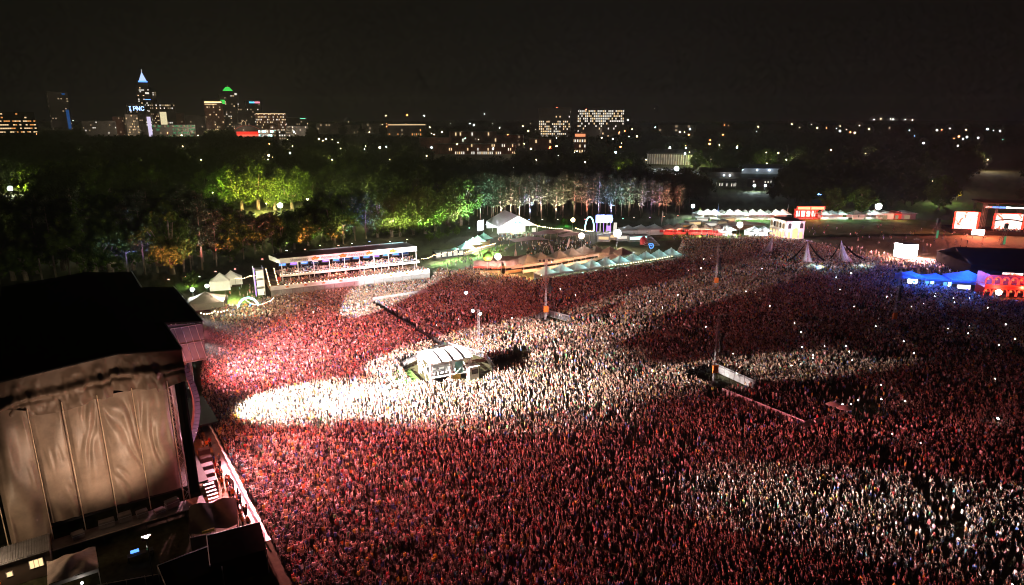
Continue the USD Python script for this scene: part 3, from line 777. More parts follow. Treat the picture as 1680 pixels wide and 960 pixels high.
gx, gy = np.meshgrid(np.arange(-85, 175, step), np.arange(50, 285, step))
pts = np.stack([gx.ravel(), gy.ravel()], 1) + rng.uniform(-.27, .27, (gx.size, 2))
pts = pts[inside(pts, FIELD)]
rel = pts - SO
pts = pts[(rel @ SU) > 6.9 + .022 * (rel @ SV + 12.5)]
for h in HOLES:
    pts = pts[~inside(pts, h)]
pts = pts[~inside(pts, STAND)]
r_ = np.hypot(*(pts - STAGE_XY).T)
dens = np.interp(r_, [0, 40, 90, 140, 200, 260], [1.0, .95, .8, .58, .5, .48])
clump = meshkit.fbm(np.stack([pts[:, 0] / 6, pts[:, 1] / 6, pts[:, 0] * 0], -1), 3, 9)
big = meshkit.fbm(np.stack([pts[:, 0] / 19, pts[:, 1] / 19, pts[:, 0] * 0 + 4], -1), 2, 12)
dens = dens * np.clip(.62 + (big - .25) * np.interp(r_, [30, 120], [.9, 1.7]), np.interp(r_, [50, 110], [.85, .35]), 1.1) * np.clip(.5 + (clump - .3) * 2.2, np.interp(r_, [45, 110], [.7, .15]), 1.25)
for poly, f in THIN:
    dens = np.where(inside(pts, poly), dens * f, dens)
for k in range(26):          # small gaps people keep round them
    c_ = pts[rng.integers(0, len(pts))]
    if np.hypot(*(c_ - STAGE_XY)) > 95:
        q_ = (pts - c_) @ np.array([[.8, .6], [-.6, .8]])
        dens = np.where((q_[:, 0] / rng.uniform(1., 2.6)) ** 2 + (q_[:, 1] / rng.uniform(.7, 1.4)) ** 2 < 1, .03, dens)
pts = pts[rng.random(len(pts)) < dens]
d2 = np.hypot(pts[:, 0], pts[:, 1])
# keep those the camera sees
ok = (np.abs(pts[:, 0]) < (pts[:, 1] * math.cos(_P) + EYE_Z * math.sin(_P)) * .80) & (pts[:, 1] > 57.5)
pts, d2 = pts[ok], d2[ok]
order = np.argsort(d2)
near, rest = pts[order[:252]], pts[order[252:]]
print('crowd', len(pts))
mass('crowd', 'dense festival crowd facing the stage under red and white beams', np.column_stack([rest, np.zeros(len(rest))]), STAGE_XY, 21)
rng = np.random.default_rng(8)
tops = ['black', 'white', 'grey', 'red', 'blue', 'green', 'yellow', 'pink', 'teal']
tp = [.32, .2, .16, .08, .07, .04, .04, .05, .04]
poses = list(POSES)
taken = set()
for p in near:
    yaw = math.degrees(math.atan2(STAGE_XY[1] - p[1], STAGE_XY[0] - p[0])) + rng.normal(0, 18)
    px = 840 + FPX * p[0] / (p[1] * math.cos(_P) + EYE_Z * math.sin(_P))
    where = 'by the black box tent' if px < 560 else 'near left of the crowd' if px < 800 else 'near middle of the crowd' if px < 1100 else 'below the white lit patch' if px < 1420 else 'dark near right crowd edge'
    for _try in range(60):
        top = tops[rng.choice(9, p=tp)]; bottom = ('black', 'blue', 'grey')[rng.choice(3, p=(.6, .25, .15))]
        pose = poses[rng.choice(7, p=(.40, .14, .1, .1, .12, .08, .06))]
        hair = rng.choice(3, p=(.5, .35, .15)); lh = bool(rng.random() < .45)
        who = f"person in {top} and {bottom}, {'long' if lh else 'short'} {('dark', 'brown', 'fair')[hair]} hair, {POSE_WORDS[pose]}, {where}"
        if who not in taken:
            break
    taken.add(who)
    place(person_kind(pose, top, bottom, int(rng.integers(0, 3)), int(hair), lh), 'person', who, 'person', (p[0], p[1], 0), yaw, 'people at the near edge of the crowd', rng.normal(.8, .04))
# people in the pit and around the stage corner
rng = np.random.default_rng(5)
pit = []
for k in range(48):
    v = rng.uniform(-11, 7) if k > 9 else rng.uniform(8, 24)
    u = rng.uniform(2.4 if v < -4 else 4.9, 6.0)
    if -10.5 < v < -5.5 and u < 4.6:
        u = rng.uniform(4.8, 6.0)
    pit.append((u, v))
for k, (u, v) in enumerate(pit):
    top = ['orange', 'black', 'blue', 'white', 'grey', 'black', 'red', 'orange'][k % 8]
    pose = poses[[0, 5, 0, 4, 0, 2][k % 6]]
    for _try in range(40):
        hair = int(rng.integers(0, 3)); lh = bool(rng.random() < .4); pose = poses[rng.integers(0, 7) if _try else [0, 5, 0, 4, 0, 2][k % 6]]
        if (top, hair, lh, pose, v > -4) not in taken:
            break
    taken.add((top, hair, lh, pose, v > -4))
    where = 'in the pit by the stairs' if v > -4 else 'in the pit beside the scaffold'
    p = S(u, v)
    place(person_kind(pose, top, 'black', k % 3, hair, lh), 'person', f"person in {top}, {'long' if lh else 'short'} {('dark', 'brown', 'fair')[hair]} hair, {POSE_WORDS[pose]}, {where}", 'person', (p[0], p[1], .02), rng.uniform(0, 360), 'people in the pit before the stage', .88)

# ------------------------------------------------------------------ mixing platform in the crowd
a0, a1 = np.array(G(708, 631)), np.array(G(771, 619))
fx = (a1 - a0) / np.linalg.norm(a1 - a0)
FRZ = math.degrees(math.atan2(fx[1], fx[0]))
W = float(np.linalg.norm(a1 - a0)); D = 6.4
fo = thing('mixing_platform', 'white roofed sound mixing platform standing in the crowd', 'mixing platform', (*a0, 0), FRZ)
P = np.array([[(x, y, 4.3 + 1.5 * math.sin(PI * min(1, max(0, (y + .6) / (D + 1.2)))) * .45 + .03 * math.cos(2 * PI * x / (W / 4))) for y in np.linspace(-.6, D + .6, 13)] for x in np.linspace(-.5, W + .5, 33)])
MB().slab(P, (0, 0, -.08)).part('roof', M['white_fabric'], fo, 35)
for k in range(1, 4):
    x = -.5 + (W + 1) * k / 4
    MB().path([(x, y, 4.4 + 1.5 * math.sin(PI * min(1, max(0, (y + .6) / (D + 1.2)))) * .45) for y in np.linspace(-.6, D + .6, 13)], .05).part('roof_rib', M['grey_metal'], fo)
for x in (0, W / 2, W):
    for y in (0, D):
        MB().truss((x, y, 0), (x, y, 4.3), .45, .06, 7).part('truss_post', M['white_metal'], fo)
for p, q in (((0, 0, 4.1), (W, 0, 4.1)), ((0, D, 4.1), (W, D, 4.1)), ((0, 0, 4.1), (0, D, 4.1)), ((W, 0, 4.1), (W, D, 4.1))):
    MB().truss(p, q, .4, .05, 10).part('roof_truss', M['white_metal'], fo)
for p, q in (((0, 0, .4), (0, D, 4)), ((0, D, .4), (0, 0, 4)), ((W, 0, .4), (W, D, 4)), ((W / 2, 0, .4), (W, 0, 4)), ((0, D * .5, .4), (0, D, 3))):
    MB().bar(p, q, .06).part('brace', M['white_metal'], fo)
MB().box(.2, W - .2, .2, D - .2, .9, 1.05).part('deck', M['grey_panel'], fo)
MB().box(.2, W - .2, D * .5, D * .5 + .1, 1.05, 2.8).part('back_panel', M['grey_panel'], fo)
MB().box(W * .62, W * .82, .05, .1, 1.2, 3.6).part('banner', M['teal_fabric'], fo)
MB().box(W * .5, W * .75, -.12, -.05, .2, 1.2).part('skirt', mat('yellow_board', (.55, .38, .1), .7), fo)
MB().box(.3, W * .45, -.12, -.05, .2, 1.0).part('skirt', M['black_fabric'], fo)
for k in range(4):
    x = .8 + k * 1.2
    d = thing('mixing_desk', ['mixing desk at the left post of the platform', 'second mixing desk from the left post', 'middle mixing desk under the white roof', 'mixing desk beside the teal banner', 'last mixing desk on the platform, behind the banner'][k], 'mixing desk', (*(a0 + fx * (x + .2 + k * .5) + np.array([-fx[1], fx[0]]) * 1.4), 1.05), FRZ)
    MB().hexa((-.6, -.4, .75), (1.2, 0, 0), (0, .8, .2), (0, 0, .12)).part('console', M['black_box'], d)
    for s in (-.5, .5):
        MB().box(s - .04, s + .04, -.3, .3, 0, .78).part('leg', M['dark_metal'], d)
    MB().hexa((-.5, .2, 1.05), (1.0, 0, 0), (0, .08, .3), (0, .03, 0)).part('screen', E_['white'], d)
wr, wd = W, D
ck = thing('control_box', 'white cabin box with a dark window at the right of the mixing platform', 'booth', (*(a0 + fx * (W + .3) + np.array([-fx[1], fx[0]]) * -.6), 0), FRZ)
MB().box(-1, 1.0, -.8, .8, .02, 2.5).part('wall', M['white_paint'], ck)
MB().box(-1.1, 1.1, -.9, .9, 2.502, 2.62).part('roof', M['white_paint'], ck)
MB().box(-.5, .8, -.84, -.8, 1.1, 2.1).part('window', M['black_box'], ck)
gt = MB()
q0 = a0 + fx * -3.6 + np.array([-fx[1], fx[0]]) * 4.5
gm = thing('turf_platform', 'low platform of bright green artificial turf left of the mixing platform', 'platform', (*q0, 0), FRZ)
MB().box(-2.0, 2.0, -3.2, 3.2, .05, .55).part('turf_top', M['green_turf'], gm)
MB().box(-2.05, 2.05, -3.25, 3.25, .02, .5).part('frame', M['alu'], gm)


def fence_run(name, label, pts, h=1.15, panel='barrier', step=2.4, mt='alu', boards=False):
    t = thing(name, label, 'fence', (0, 0, 0))
    for p, q in zip(pts[:-1], pts[1:]):
        p, q = np.asarray(p), np.asarray(q)
        L = np.linalg.norm(q - p); n = max(1, int(round(L / step)))
        for k in range(n):
            a, b = p + (q - p) * (k + .03) / n, p + (q - p) * (k + .97) / n
            d = b - a
            m = MB().bar((*a, h), (*b, h), .14, n=4).bar((*a, .15), (*b, .15), .04, n=3)
            if boards:
                m.hexa((*a, .1), (*d, 0), (-d[1] / np.linalg.norm(d) * .06, d[0] / np.linalg.norm(d) * .06, 0), (0, 0, h * .8))
            for j in range(9):
                c_ = a + d * j / 8
                m.bar((*c_, .1), (*c_, h), .05, n=3)
            m.part('fence_panel', M[mt], t)
    return t


pen1 = [G(*p) for p in ((1122, 622), (1165, 608), (1236, 640))]
fence_run('pen_fence', 'pale steel fence with boards round the near lighting mast', [G(1172, 610), G(1238, 640)], 1.7, boards=True)
fence_run('pen_fence', 'dark fence closing the left side of the near lighting mast pen', [G(1122, 622), G(1172, 610)], 1.1, mt='dark_metal')
fence_run('pen_fence', 'long white rail fence of the enclosure right of the near mast', [G(1184, 648), G(1318, 703), G(1386, 688)], 1.25, mt='white_metal', boards=True)
fence_run('pen_fence', 'low rail along the far side of the enclosure, by the shade sails', [G(1236, 640), G(1386, 688)], 1.1, mt='dark_metal')
fence_run('pen_fence', 'pale steel fence round the far lighting mast', [G(878, 528), G(898, 519), G(934, 529)], 1.6)
fence_run('pen_fence', 'steel fence with boards round the mixing platform', [G(656, 606), G(690, 588), G(735, 572), G(796, 588), G(812, 612)], 1.3)
fence_run('pen_fence', 'dark fence lining the aisle from the mixing platform to the viewing stand', [G(620, 510), G(726, 570)], 1.15, mt='dark_metal')
fence_run('pen_fence', 'red lit rail on the right side of the aisle', [G(640, 502), G(738, 563)], 1.1, mt='alu')
wall = thing('screen_wall', 'grey solid hoarding before the crowd below the viewing stand', 'hoarding', (0, 0, 0))
p, q = G(612, 500), G(702, 486)
for k in range(10):
    a, b = p + (q - p) * (k + .015) / 10, p + (q - p) * (k + .985) / 10
    MB().hexa((*a, 0), (*(b - a), 0), (-.03, .06, 0), (0, 0, 2.0)).part('panel', M['grey_panel'], wall)
for k in range(11):
    a = p + (q - p) * k / 10
    MB().bar((a[0] - .1, a[1] + .15, 0), (a[0] - .1, a[1] + .15, 2.1), .05).part('post', M['dark_metal'], wall)


def mast(label, base, h, lamps=False, tilt=0.0, ladder=True):
    t = thing('lighting_mast', label, 'mast', (*base, 0), 12)
    MB().truss((0, 0, .3), (tilt, 0, h), .32, .03, int(h / .9)).part('truss', M['mast_steel'], t)
    MB().box(-.9, .9, -.9, .9, 0, .5).part('ballast', M['concrete'], t)
    MB().bar((-2.2, 0, h - .3), (2.2, 0, h - .3), .05).part('crossbar', M['mast_steel'], t)
    MB().cbox((0, -.35, 2.6), 1.1, .3, 1.5).part('orange_sign', M['orange'], t)
    for s in (-1.6, -.6, .6, 1.6):
        MB().cbox((s, 0, h - .9), .35, .35, .5).part('lamp_head', M['black_box'], t)
    for s in (-1, 1):
        MB().bar((s * 2.5, -2.5, .1), (tilt, 0, h * .8), .015, n=3).part('guy_wire', M['alu'], t)
        MB().bar((s * 2.5, 2.5, .1), (tilt, 0, h * .8), .015, n=3).part('guy_wire', M['alu'], t)
    sp = [(1.1, .25 * 0, 2 + (h - 4) * k / 9) for k in range(10)]
    hang = MB()
    for k in range(9):
        hang.cbox((1.1 + .12 * math.sin(k), .4, h * .45 + k * .42), .6, .4, .36)
    hang.part('speaker_hang', M['black_box'], t)
    return t


mast('lighting mast with an orange sign standing in the dark pen', G(1170, 632), 14.0)
mast('lighting mast farther back in the crowd behind the mixing platform', G(895, 528), 16.0)
mast('tall mast with an orange foot in the far middle of the crowd', G(1173, 478), 13.5)
mast('dim mast in the dark right part of the crowd', G(1463, 540), 15.0)
bm = thing('beam_mast', 'slim mast behind the mixing platform with two bright white lamps', 'mast', (*G(786, 575), 0))
MB().truss((0, 0, .2), (0, 0, 9.2), .35, .035, 12).part('truss', M['alu'], bm)
for (px, py) in ((776, 509), (788, 514)):
    x, z = ZY(px, py, G(786, 575)[1])
    b = np.array(G(786, 575))
    h = MB().cbox((x - b[0], 0, z - .3), .6, .6, .6).part('lamp_head', M['black_box'], bm)
    MB().sphere((x - b[0], -.5, z), .3).part('lens', E_['bulb_white'], h)
    MB().bar((0, 0, 9.2), (x - b[0], 0, z - .3), .05).part('arm', M['alu'], bm)
lb = thing('follow_lamp', 'single blue white lamp on a pole in the red crowd', 'lamp', (*G(765, 497), 0))
MB().bar((0, 0, 0), (0, 0, 2.6), .05).part('pole', M['alu'], lb)
MB().sphere((0, 0, 2.8), .42).part('globe', glow('blue_white', (.35, .65, 1), 14), lb)
# shade sails by the enclosure
for k, (px, py) in enumerate(((1366, 676), (1383, 682))):
    t = thing('shade_sail', ['pink lit leaf shaped shade sail nearer the enclosure', 'green edged leaf shaped shade sail at the far corner'][k], 'shade sail', (*G(px, py + 8), 0), -20 + 15 * k)
    P = np.array([[(x, y * (1 - (x / 1.3) ** 2) ** .5 if abs(x) < 1.3 else 0, 2.2 + .5 * (1 - (x / 1.3) ** 2) * (1 - (y / .8) ** 2)) for y in np.linspace(-.8, .8, 9)] for x in np.linspace(-1.29, 1.29, 17)])
    MB().slab(P, (0, 0, -.03)).part('sail', M['canvas'], t, 40)
    MB().bar((0, 0, 0), (0, 0, 2.6), .05).part('pole', M['alu'], t)
    MB().path([tuple(x) for x in P[:, 0]], .04).path([tuple(x) for x in P[:, -1]], .04).part('rim', M['white_metal'], t)

# ------------------------------------------------------------------ viewing stand with two tiers
VO = np.array([-67.26, 175.76]); VA = np.array([.8876, .4607]); VB = np.array([-.4607, .8876])
VRZ = math.degrees(math.atan2(VA[1], VA[0]))


def V(a, b, z=0.):
    p = VO + VA * a + VB * b
    return np.array([p[0], p[1], z])


vs = thing('viewing_stand', 'long two tier viewing stand with white lettered roof board', 'viewing stand', (*VO, 0), VRZ)
LW = 47.0
for k in range(16):
    MB().box(LW * k / 16 + .03, LW * (k + 1) / 16 - .03, -.06, 0, 0, 1.78).part('skirt_panel', M['grey_panel'], vs)
MB().box(0, LW, 0, 14, 1.6, 1.8).part('lower_deck', M['wood'], vs)
MB().box(3.5, LW - 1.5, 5, 14.5, 4.2, 4.4).part('upper_deck', M['wood'], vs)
MB().box(0, LW, -.12, -.07, 1.8, 2.95).part('front_banner', M['white_paint'], vs)
MB().box(3.5, LW - 1.5, 4.92, 4.98, 4.15, 4.75).part('upper_banner', M['white_metal'], vs)
MB().box(3.9, 44.8, 4.85, 4.97, 8.05, 9.6).part('roof_board', M['white_paint'], vs)
MB().hexa((3.9, 4.97, 8.05), (-2.2, 6.5, .2), (.12, .03, 0), (0, 0, 1.3)).part('side_board', M['white_paint'], vs)
P = np.array([[(x, y, 9.56 - .04 * (y - 5) + .04 * math.sin(x)) for y in np.linspace(4.98, 14.8, 5)] for x in np.linspace(3.2, 44.6, 20)])
MB().slab(P, (0, 0, -.12)).part('roof', M['grey_metal'], vs)
MB().box(14, 43.5, 14.3, 14.8, 9.25, 9.5).part('back_gutter', M['teal_fabric'], vs)
for a in np.linspace(4.2, 44.5, 10):
    for b in (5.05, 14.3):
        MB().bar((a, b, 1.8), (a, b, 9.5), .09, n=4).part('post', M['white_metal'], vs)
for a in np.linspace(6, 43, 8):
    MB().bar((a, 2.4, 1.8), (a, 2.4, 4.6), .05, n=4).part('rail_post', M['white_metal'], vs)
for z in (4.85, 5.3):
    MB().bar((3.6, 4.9, z), (LW - 1.5, 4.9, z), .05, n=4).part('hand_rail', M['white_metal'], vs)
blues = ['screen_blue', 'purple', 'screen_blue', 'blue_dim', 'purple', 'screen_blue', 'blue_dim', 'screen_blue', 'blue', 'purple', 'screen_blue', 'blue', 'blue_dim']
for k, a in enumerate(np.linspace(5.5, 43.5, 13)):
    s = MB().box(a - 1.2, a + 1.2, 13.0, 13.12, 5.4, 8.0).part('back_screen', M['black_box'], vs)
    MB().box(a - .9, a + .9, 12.95, 12.99, 5.8, 7.7).part('screen_face', E_[blues[k]], s)
MB().box(3.6, LW - 1.6, 13.6, 13.7, 1.8, 8.9).part('back_wall', M['black_fabric'], vs)
MB().box(8, 40, 7.6, 7.7, 1.9, 4.0).part('inner_wall', M['black_fabric'], vs)
for k, a in enumerate((10.5, 13.8, 17.2)):
    MB().cbox((a, 6.5, 7.4), 1.6, .5, .12).part('ceiling_lamp', E_['white'], vs)
for a in (9, 19, 29, 39):  # unseen lamps, placed to light both tiers of the stand
    lamp(None, V(a, 6.0, 8.6), (1, .8, .66), 9e2, .3)
    lamp(None, V(a + 3, 12.2, 7.0), (.25, .3, 1), 7e2, .3)
    lamp(None, V(a, 5.5, 4.0), (1, .4, .25), 5e2, .2)
# lettering and painted emblems on the roof board
txt = meshkit.text_mesh('Hennessy', .78, .02)
tv, tf = np.array(txt.vertices), np.array(txt.faces)
tw = tv[:, 0].max()


def board(a, small=1.0, y=4.84, z=8.42, mt='lettering'):
    v = tv.copy() * small
    w = np.column_stack([v[:, 0] + a - tw * small / 2, y - v[:, 2], v[:, 1] + z])
    MB().add(w, tf).part('lettering', M[mt], vs)


def emblem(a, small=1.0, y=4.84, z=8.8):
    t = np.linspace(0, 2 * PI, 25)[:-1]
    r = 1 + .22 * np.sin(5 * t) + .1 * np.sin(9 * t + 1)
    pv = [(a, y - .012, z)] + [(a + 1.15 * small * r_ * math.cos(x), y - .012, z + .5 * small * r_ * math.sin(x)) for x, r_ in zip(t, r)]
    e = MB().add(pv, [[0, 1 + k, 1 + (k + 1) % 24] for k in range(24)]).part('emblem', M['emblem'], vs)
    q = MB()
    for k in range(3):
        q.path([(a - .7 * small + k * .55 * small + .22 * small * math.sin(x), y - .03, z - .1 * small + .2 * small * math.cos(x * .9)) for x in np.linspace(-1.5, 3.2, 7)], .045 * small, 3)
    q.part('script_stroke', M['emblem_dark'], e)


M['lettering'] = mat('lettering_dark', (.05, .05, .06), .6)
M['emblem'] = mat('emblem_orange', (.75, .16, .03), .6)
M['emblem_dark'] = mat('emblem_script', (.95, .6, .2), .6)
for a in (9.2, 17.7, 25.6, 33.2, 40.6):
    board(a)
for a in (13.6, 21.7, 29.6, 37.0):
    emblem(a)
for a in (4.5, 9.5, 14.5, 19.5, 24.5, 29.5, 34.5, 39.5, 44.5):
    emblem(a, .45, -.14, 2.38)
for k, a in enumerate(np.linspace(3.6, LW - 2, 46)):
    if k < 26 or k % 2:
        MB().sphere((a, 4.7, 5.05 - .12 * (k % 3)), .11, 0).part('string_bulb', E_['bulb'], vs)
for a in np.linspace(4, LW - .5, 40):
    MB().sphere((a, -.02, 3.08), .11, 0).part('string_bulb', E_['bulb'] if a < 24 else E_['bulb_white'], vs)
# tower and stairs at the left end
tw_ = thing('stair_tower', 'white stair tower with a violet light strip at the left end of the stand', 'tower', V(-3.6, 2), VRZ)
for x in (0, 2.4):
    for y in (0, 2.4):
        MB().bar((x, y, 0), (x, y, 8.2), .09, n=4).part('post', M['alu'], tw_)
for z in (2.4, 4.8, 7.6):
    MB().box(-.1, 2.5, -.1, 2.5, z, z + .12).part('landing', M['alu'], tw_)
for z0, z1 in ((.3, 2.2), (2.8, 4.6), (5.2, 7.4)):
    MB().box(.4, 2.3, -.12, -.06, z0, z1).part('cloth_panel', M['white_fabric'], tw_)
MB().box(-.15, .05, -.16, -.02, .2, 8.1).part('light_strip', E_['purple'], tw_)
sf = thing('stand_stairs', 'dark flight of stairs strung with warm bulbs beside the viewing stand', 'stairs', V(.6, 3), VRZ)
for k in range(14):
    MB().box(0, 2.2, 8 - k * .55, 8.5 - k * .55, 4.4 - k * .31 - .08, 4.4 - k * .31).part('tread', M['dark_metal'], sf)
for x in (0, 2.2):
    MB().bar((x, 8.5, 5.4), (x, .8, 1.1), .05).part('rail', M['wood'], sf)
    for k in range(12):
        MB().sphere((x, 8.5 - k * .68, 5.5 - k * .38), .12, 0).part('string_bulb', E_['bulb'], sf)
for k in range(4):
    rd = MB().box(2.3, 3.2, 3.6 - .2 * k, 3.7 - .2 * k, 2.0 + k * .55, 2.45 + k * .55).part('red_sign', M['red_paint'], sf)
# string light festoons along the ground left of the stand
def festoon(label, pts, sag=.5, n=9, m_='bulb', r=.13):
    t = thing('string_lights', label, 'string lights', (0, 0, 0))
    for a, b in zip(pts[:-1], pts[1:]):
        a, b = np.asarray(a, float), np.asarray(b, float)
        s = np.linspace(0, 1, n + 1)
        P = a + (b - a) * s[:, None]; P[:, 2] -= sag * 4 * s * (1 - s)
        MB().path(P, .02, 3).part('cable', M['dark_metal'], t)
        for q in P[:-1]:
            MB().sphere(q - (0, 0, .12), r, 0).part('bulb', E_[m_], t)
    for a in pts:
        MB().bar((a[0], a[1], 0), a, .04, n=4).part('pole', M['dark_metal'], t)
    return t


g3 = lambda px, py, z: (*G(px, py, z), z)
festoon('warm string of bulbs above the fence right of the dark roof', [g3(330, 513, 3), g3(352, 510, 3), g3(378, 506, 3)], .4, 5, r=.16)
festoon('warm string of bulbs running from the white tents to the stair tower', [g3(386, 456, 3.5), g3(410, 452, 3.5), g3(432, 446, 4)], .4, 8)
festoon('warm string of bulbs curling round the foot of the stair tower', [g3(404, 492, 2.5), g3(420, 499, 2.5), g3(440, 494, 2.5), g3(450, 486, 2.5)], .3, 6)
festoon('warm string of bulbs on the rear fence right of the viewing stand', [g3(692, 424, 3.5), g3(712, 418, 3.5), g3(730, 414, 3.5), g3(752, 408, 3.5)], .4, 8)
festoon('warm string of bulbs along the garden bar counter', [g3(752, 416, 2.8), g3(790, 404, 2.8), g3(815, 398, 2.8)], .2, 12)
festoon('warm string of bulbs behind the big white marquee', [g3(872, 366, 4), g3(895, 372, 4), g3(925, 374, 4)], .4, 9, r=.2)
festoon('warm string of bulbs from the pine grove to the glowing balloon', [g3(945, 374, 3), g3(975, 379, 3)], .4, 9, r=.2)
festoon('warm string of bulbs on the front edge of the bar tents', [g3(888, 451, 2.3), g3(950, 441, 2.3), g3(1010, 434, 2.3), g3(1060, 427, 2.3), g3(1106, 419, 2.3)], .15, 12, r=.14)
# people on the stand
rng = np.random.default_rng(15)
P = []
for k in range(820):
    P.append(V(rng.uniform(3.0, LW - .6), rng.uniform(.5, 4.6), 1.8))
for k in range(430):
    P.append(V(rng.uniform(4, LW - 2), rng.uniform(5.3, 9.5), 4.4))
for k in range(280):
    P.append(V(rng.uniform(3, LW - 2), rng.uniform(5, 7.4), 1.8))
mass('stand_crowd', 'guests crowding both tiers of the viewing stand', np.array(P), STAGE_XY, 33, (.6, .05, .06, .06, .1, .2, .03))

# ------------------------------------------------------------------ tents, marquees and field furniture
def tent_mesh(w, d, h, ridge, rz=0):
    """pyramid tent: curved cloth roof on a square"""
    n = 9
    g = np.linspace(-1, 1, n)
    X, Y = np.meshgrid(g, g, indexing='ij')
    m = np.maximum(np.abs(X), np.abs(Y))
    Z = h + ridge * (1 - m) ** 1.25
    return np.stack([X * w / 2, Y * d / 2, Z], -1)


def tent_kind(name, w, d, h, ridge, roof, wall=None, back=False, valance=.4, lampc=None):
    bp = blueprint(name)
    MB().grid(tent_mesh(w, d, h, ridge)).part('roof', roof, bp, 28)
    v = MB()
    for s in (-1, 1):
        v.box(-w / 2, w / 2, s * d / 2 - .015, s * d / 2 + .015, h - valance, h)
        v.box(s * w / 2 - .015, s * w / 2 + .015, -d / 2 + .02, d / 2 - .02, h - valance, h)
    v.part('valance', roof, bp)
    for x in (-w / 2 + .05, w / 2 - .05):
        for y in (-d / 2 + .05, d / 2 - .05):
            MB().bar((x, y, 0), (x, y, h), .05, n=4).part('leg', M['alu'], bp)
    if wall is not None:
        MB().box(-w / 2 + .1, w / 2 - .1, d / 2 - .1, d / 2 - .06, .1, h - .1).part('back_wall', wall, bp)
        MB().box(-w / 2 + .2, w / 2 - .2, -d / 2 + .2, -d / 2 + .7, .1, 1.05).part('counter', wall, bp)
    if lampc is not None:
        MB().box(-w * .3, w * .3, -.1, .1, h - .25, h - .15).part('tube_lamp', lampc, bp)
    return bp


T_bar = tent_kind('bar_tent_kind', 5.7, 5.2, 2.3, 2.4, M['tent'], M['tarp_dark'], lampc=E_['teal'])
T_brown = tent_kind('brown_tent_kind', 7.5, 6.5, 3.2, 2.4, M['brown_tent'], M['canvas'])
T_food = tent_kind('food_tent_kind', 6, 6, 2.7, 1.8, M['tent'], M['white_fabric'], lampc=E_['teal'])
T_red = tent_kind('red_tent_kind', 6, 6, 2.7, 1.8, M['brown_tent'], M['red_fabric'], lampc=E_['warm'])
T_white = tent_kind('white_tent_kind', 6, 6, 2.8, 2.0, M['white_fabric'], M['canvas'], lampc=E_['white'])
ORD = ['first', 'second', 'third', 'fourth', 'fifth', 'sixth', 'seventh', 'eighth', 'ninth', 'tenth', 'eleventh', 'twelfth']
pts = [G(896, 459), G(1100, 427)]
rzb = math.degrees(math.atan2(*(pts[1] - pts[0])[::-1]))
for k in range(10):
    p = pts[0] + (pts[1] - pts[0]) * k / 9
    place(T_bar, 'bar_tent', f'pyramid bar tent glowing teal inside, {ORD[k]} from the left in the front row' if k < 9 else 'teal glowing bar tent at the right end of the front row', 'tent', (*p, 0), rzb, 'row of teal lit bar tents')
    lamp(None, (p[0] + 1.9, p[1] + .5, 2.0), (.42, 1, .92), 1.7e2, .25)  # unseen lamp under the right eave, placed to light the roof teal
for k, (px, py) in enumerate(((866, 443), (886, 440), (917, 436), (937, 432), (958, 428), (978, 424), (1000, 425), (1020, 427))):
    p = G(px, py)
    place(T_brown, 'pavilion_tent', ['brown pavilion at the left end of the rear row', 'second brown pavilion of the long joined pair', 'brown pavilion with bright side wall behind the third bar tent', 'peaked brown pavilion in the middle of the rear row', 'brown pavilion right of the rear row middle', 'small looking brown pavilion near the glowing balloon', 'brown pavilion with a flat shed beside it', 'last brown pavilion at the right end of the rear row'][k], 'tent', (*p, 0), rzb + (0 if k < 6 else 6), 'brown pavilion tents', (1.1, 1.1, 1) if k < 2 else (.85 if k > 4 else 1))
for p, c, pw in ((G(876, 447, 2), (1, .5, .22), 1.8e3), (G(905, 442, 2), (1, .52, .25), 1.6e3), (G(928, 438, 2), (1, .55, .28), 1.6e3), (G(950, 434, 2), (1, .55, .28), 1.5e3), (G(975, 429, 2), (1, .55, .28), 1.4e3), (G(848, 448, 2), (1, .4, .15), 2.0e3)):
    lamp(None, (*p, 2.2), c, pw, .3)  # unseen lamps, placed to light the pavilion walls orange
# low red market canopies left of them
for k, (px, py, w, c) in enumerate(((800, 447, 9, 'pink_tent'), (818, 440, 8, 'brown_tent'), (838, 446, 7, 'pink_tent'), (850, 438, 8, 'brown_tent'))):
    t = thing('market_canopy', ['pink canopy with a white end at the left of the market', 'brown canopy behind the pink market canopy', 'small pink canopy beside the orange lit stall', 'brown canopy above the orange lit stall'][k], 'canopy', (*G(px, py), 0), rzb - 30 * (k == 0))
    P = np.array([[(x, y, 2.6 + 1.3 * (1 - abs(y) / 2.6) + .15 * math.sin(x * 1.7)) for y in np.linspace(-2.6, 2.6, 7)] for x in np.linspace(-w / 2, w / 2, 12)])
    MB().slab(P, (0, 0, -.04)).part('roof', M[c], t, 30)
    for x in (-w / 2, w / 2):
        for y in (-2.5, 2.5):
            MB().bar((x, y, 0), (x, y, 2.6), .05, n=4).part('leg', M['alu'], t)
    MB().box(-w / 2, w / 2, -2.62, -2.58, 2.0, 2.6).part('valance', M['red_fabric' if k == 0 else c], t)
    MB().box(-w / 2 + .4, w / 2 - .4, -1.8, -1.2, .05, 1.0).part('counter', M['wood'], t)
MB().box(-2.5, 2.5, -.05, .05, 1.6, 2.2).part('orange_sign', E_['orange'], t)
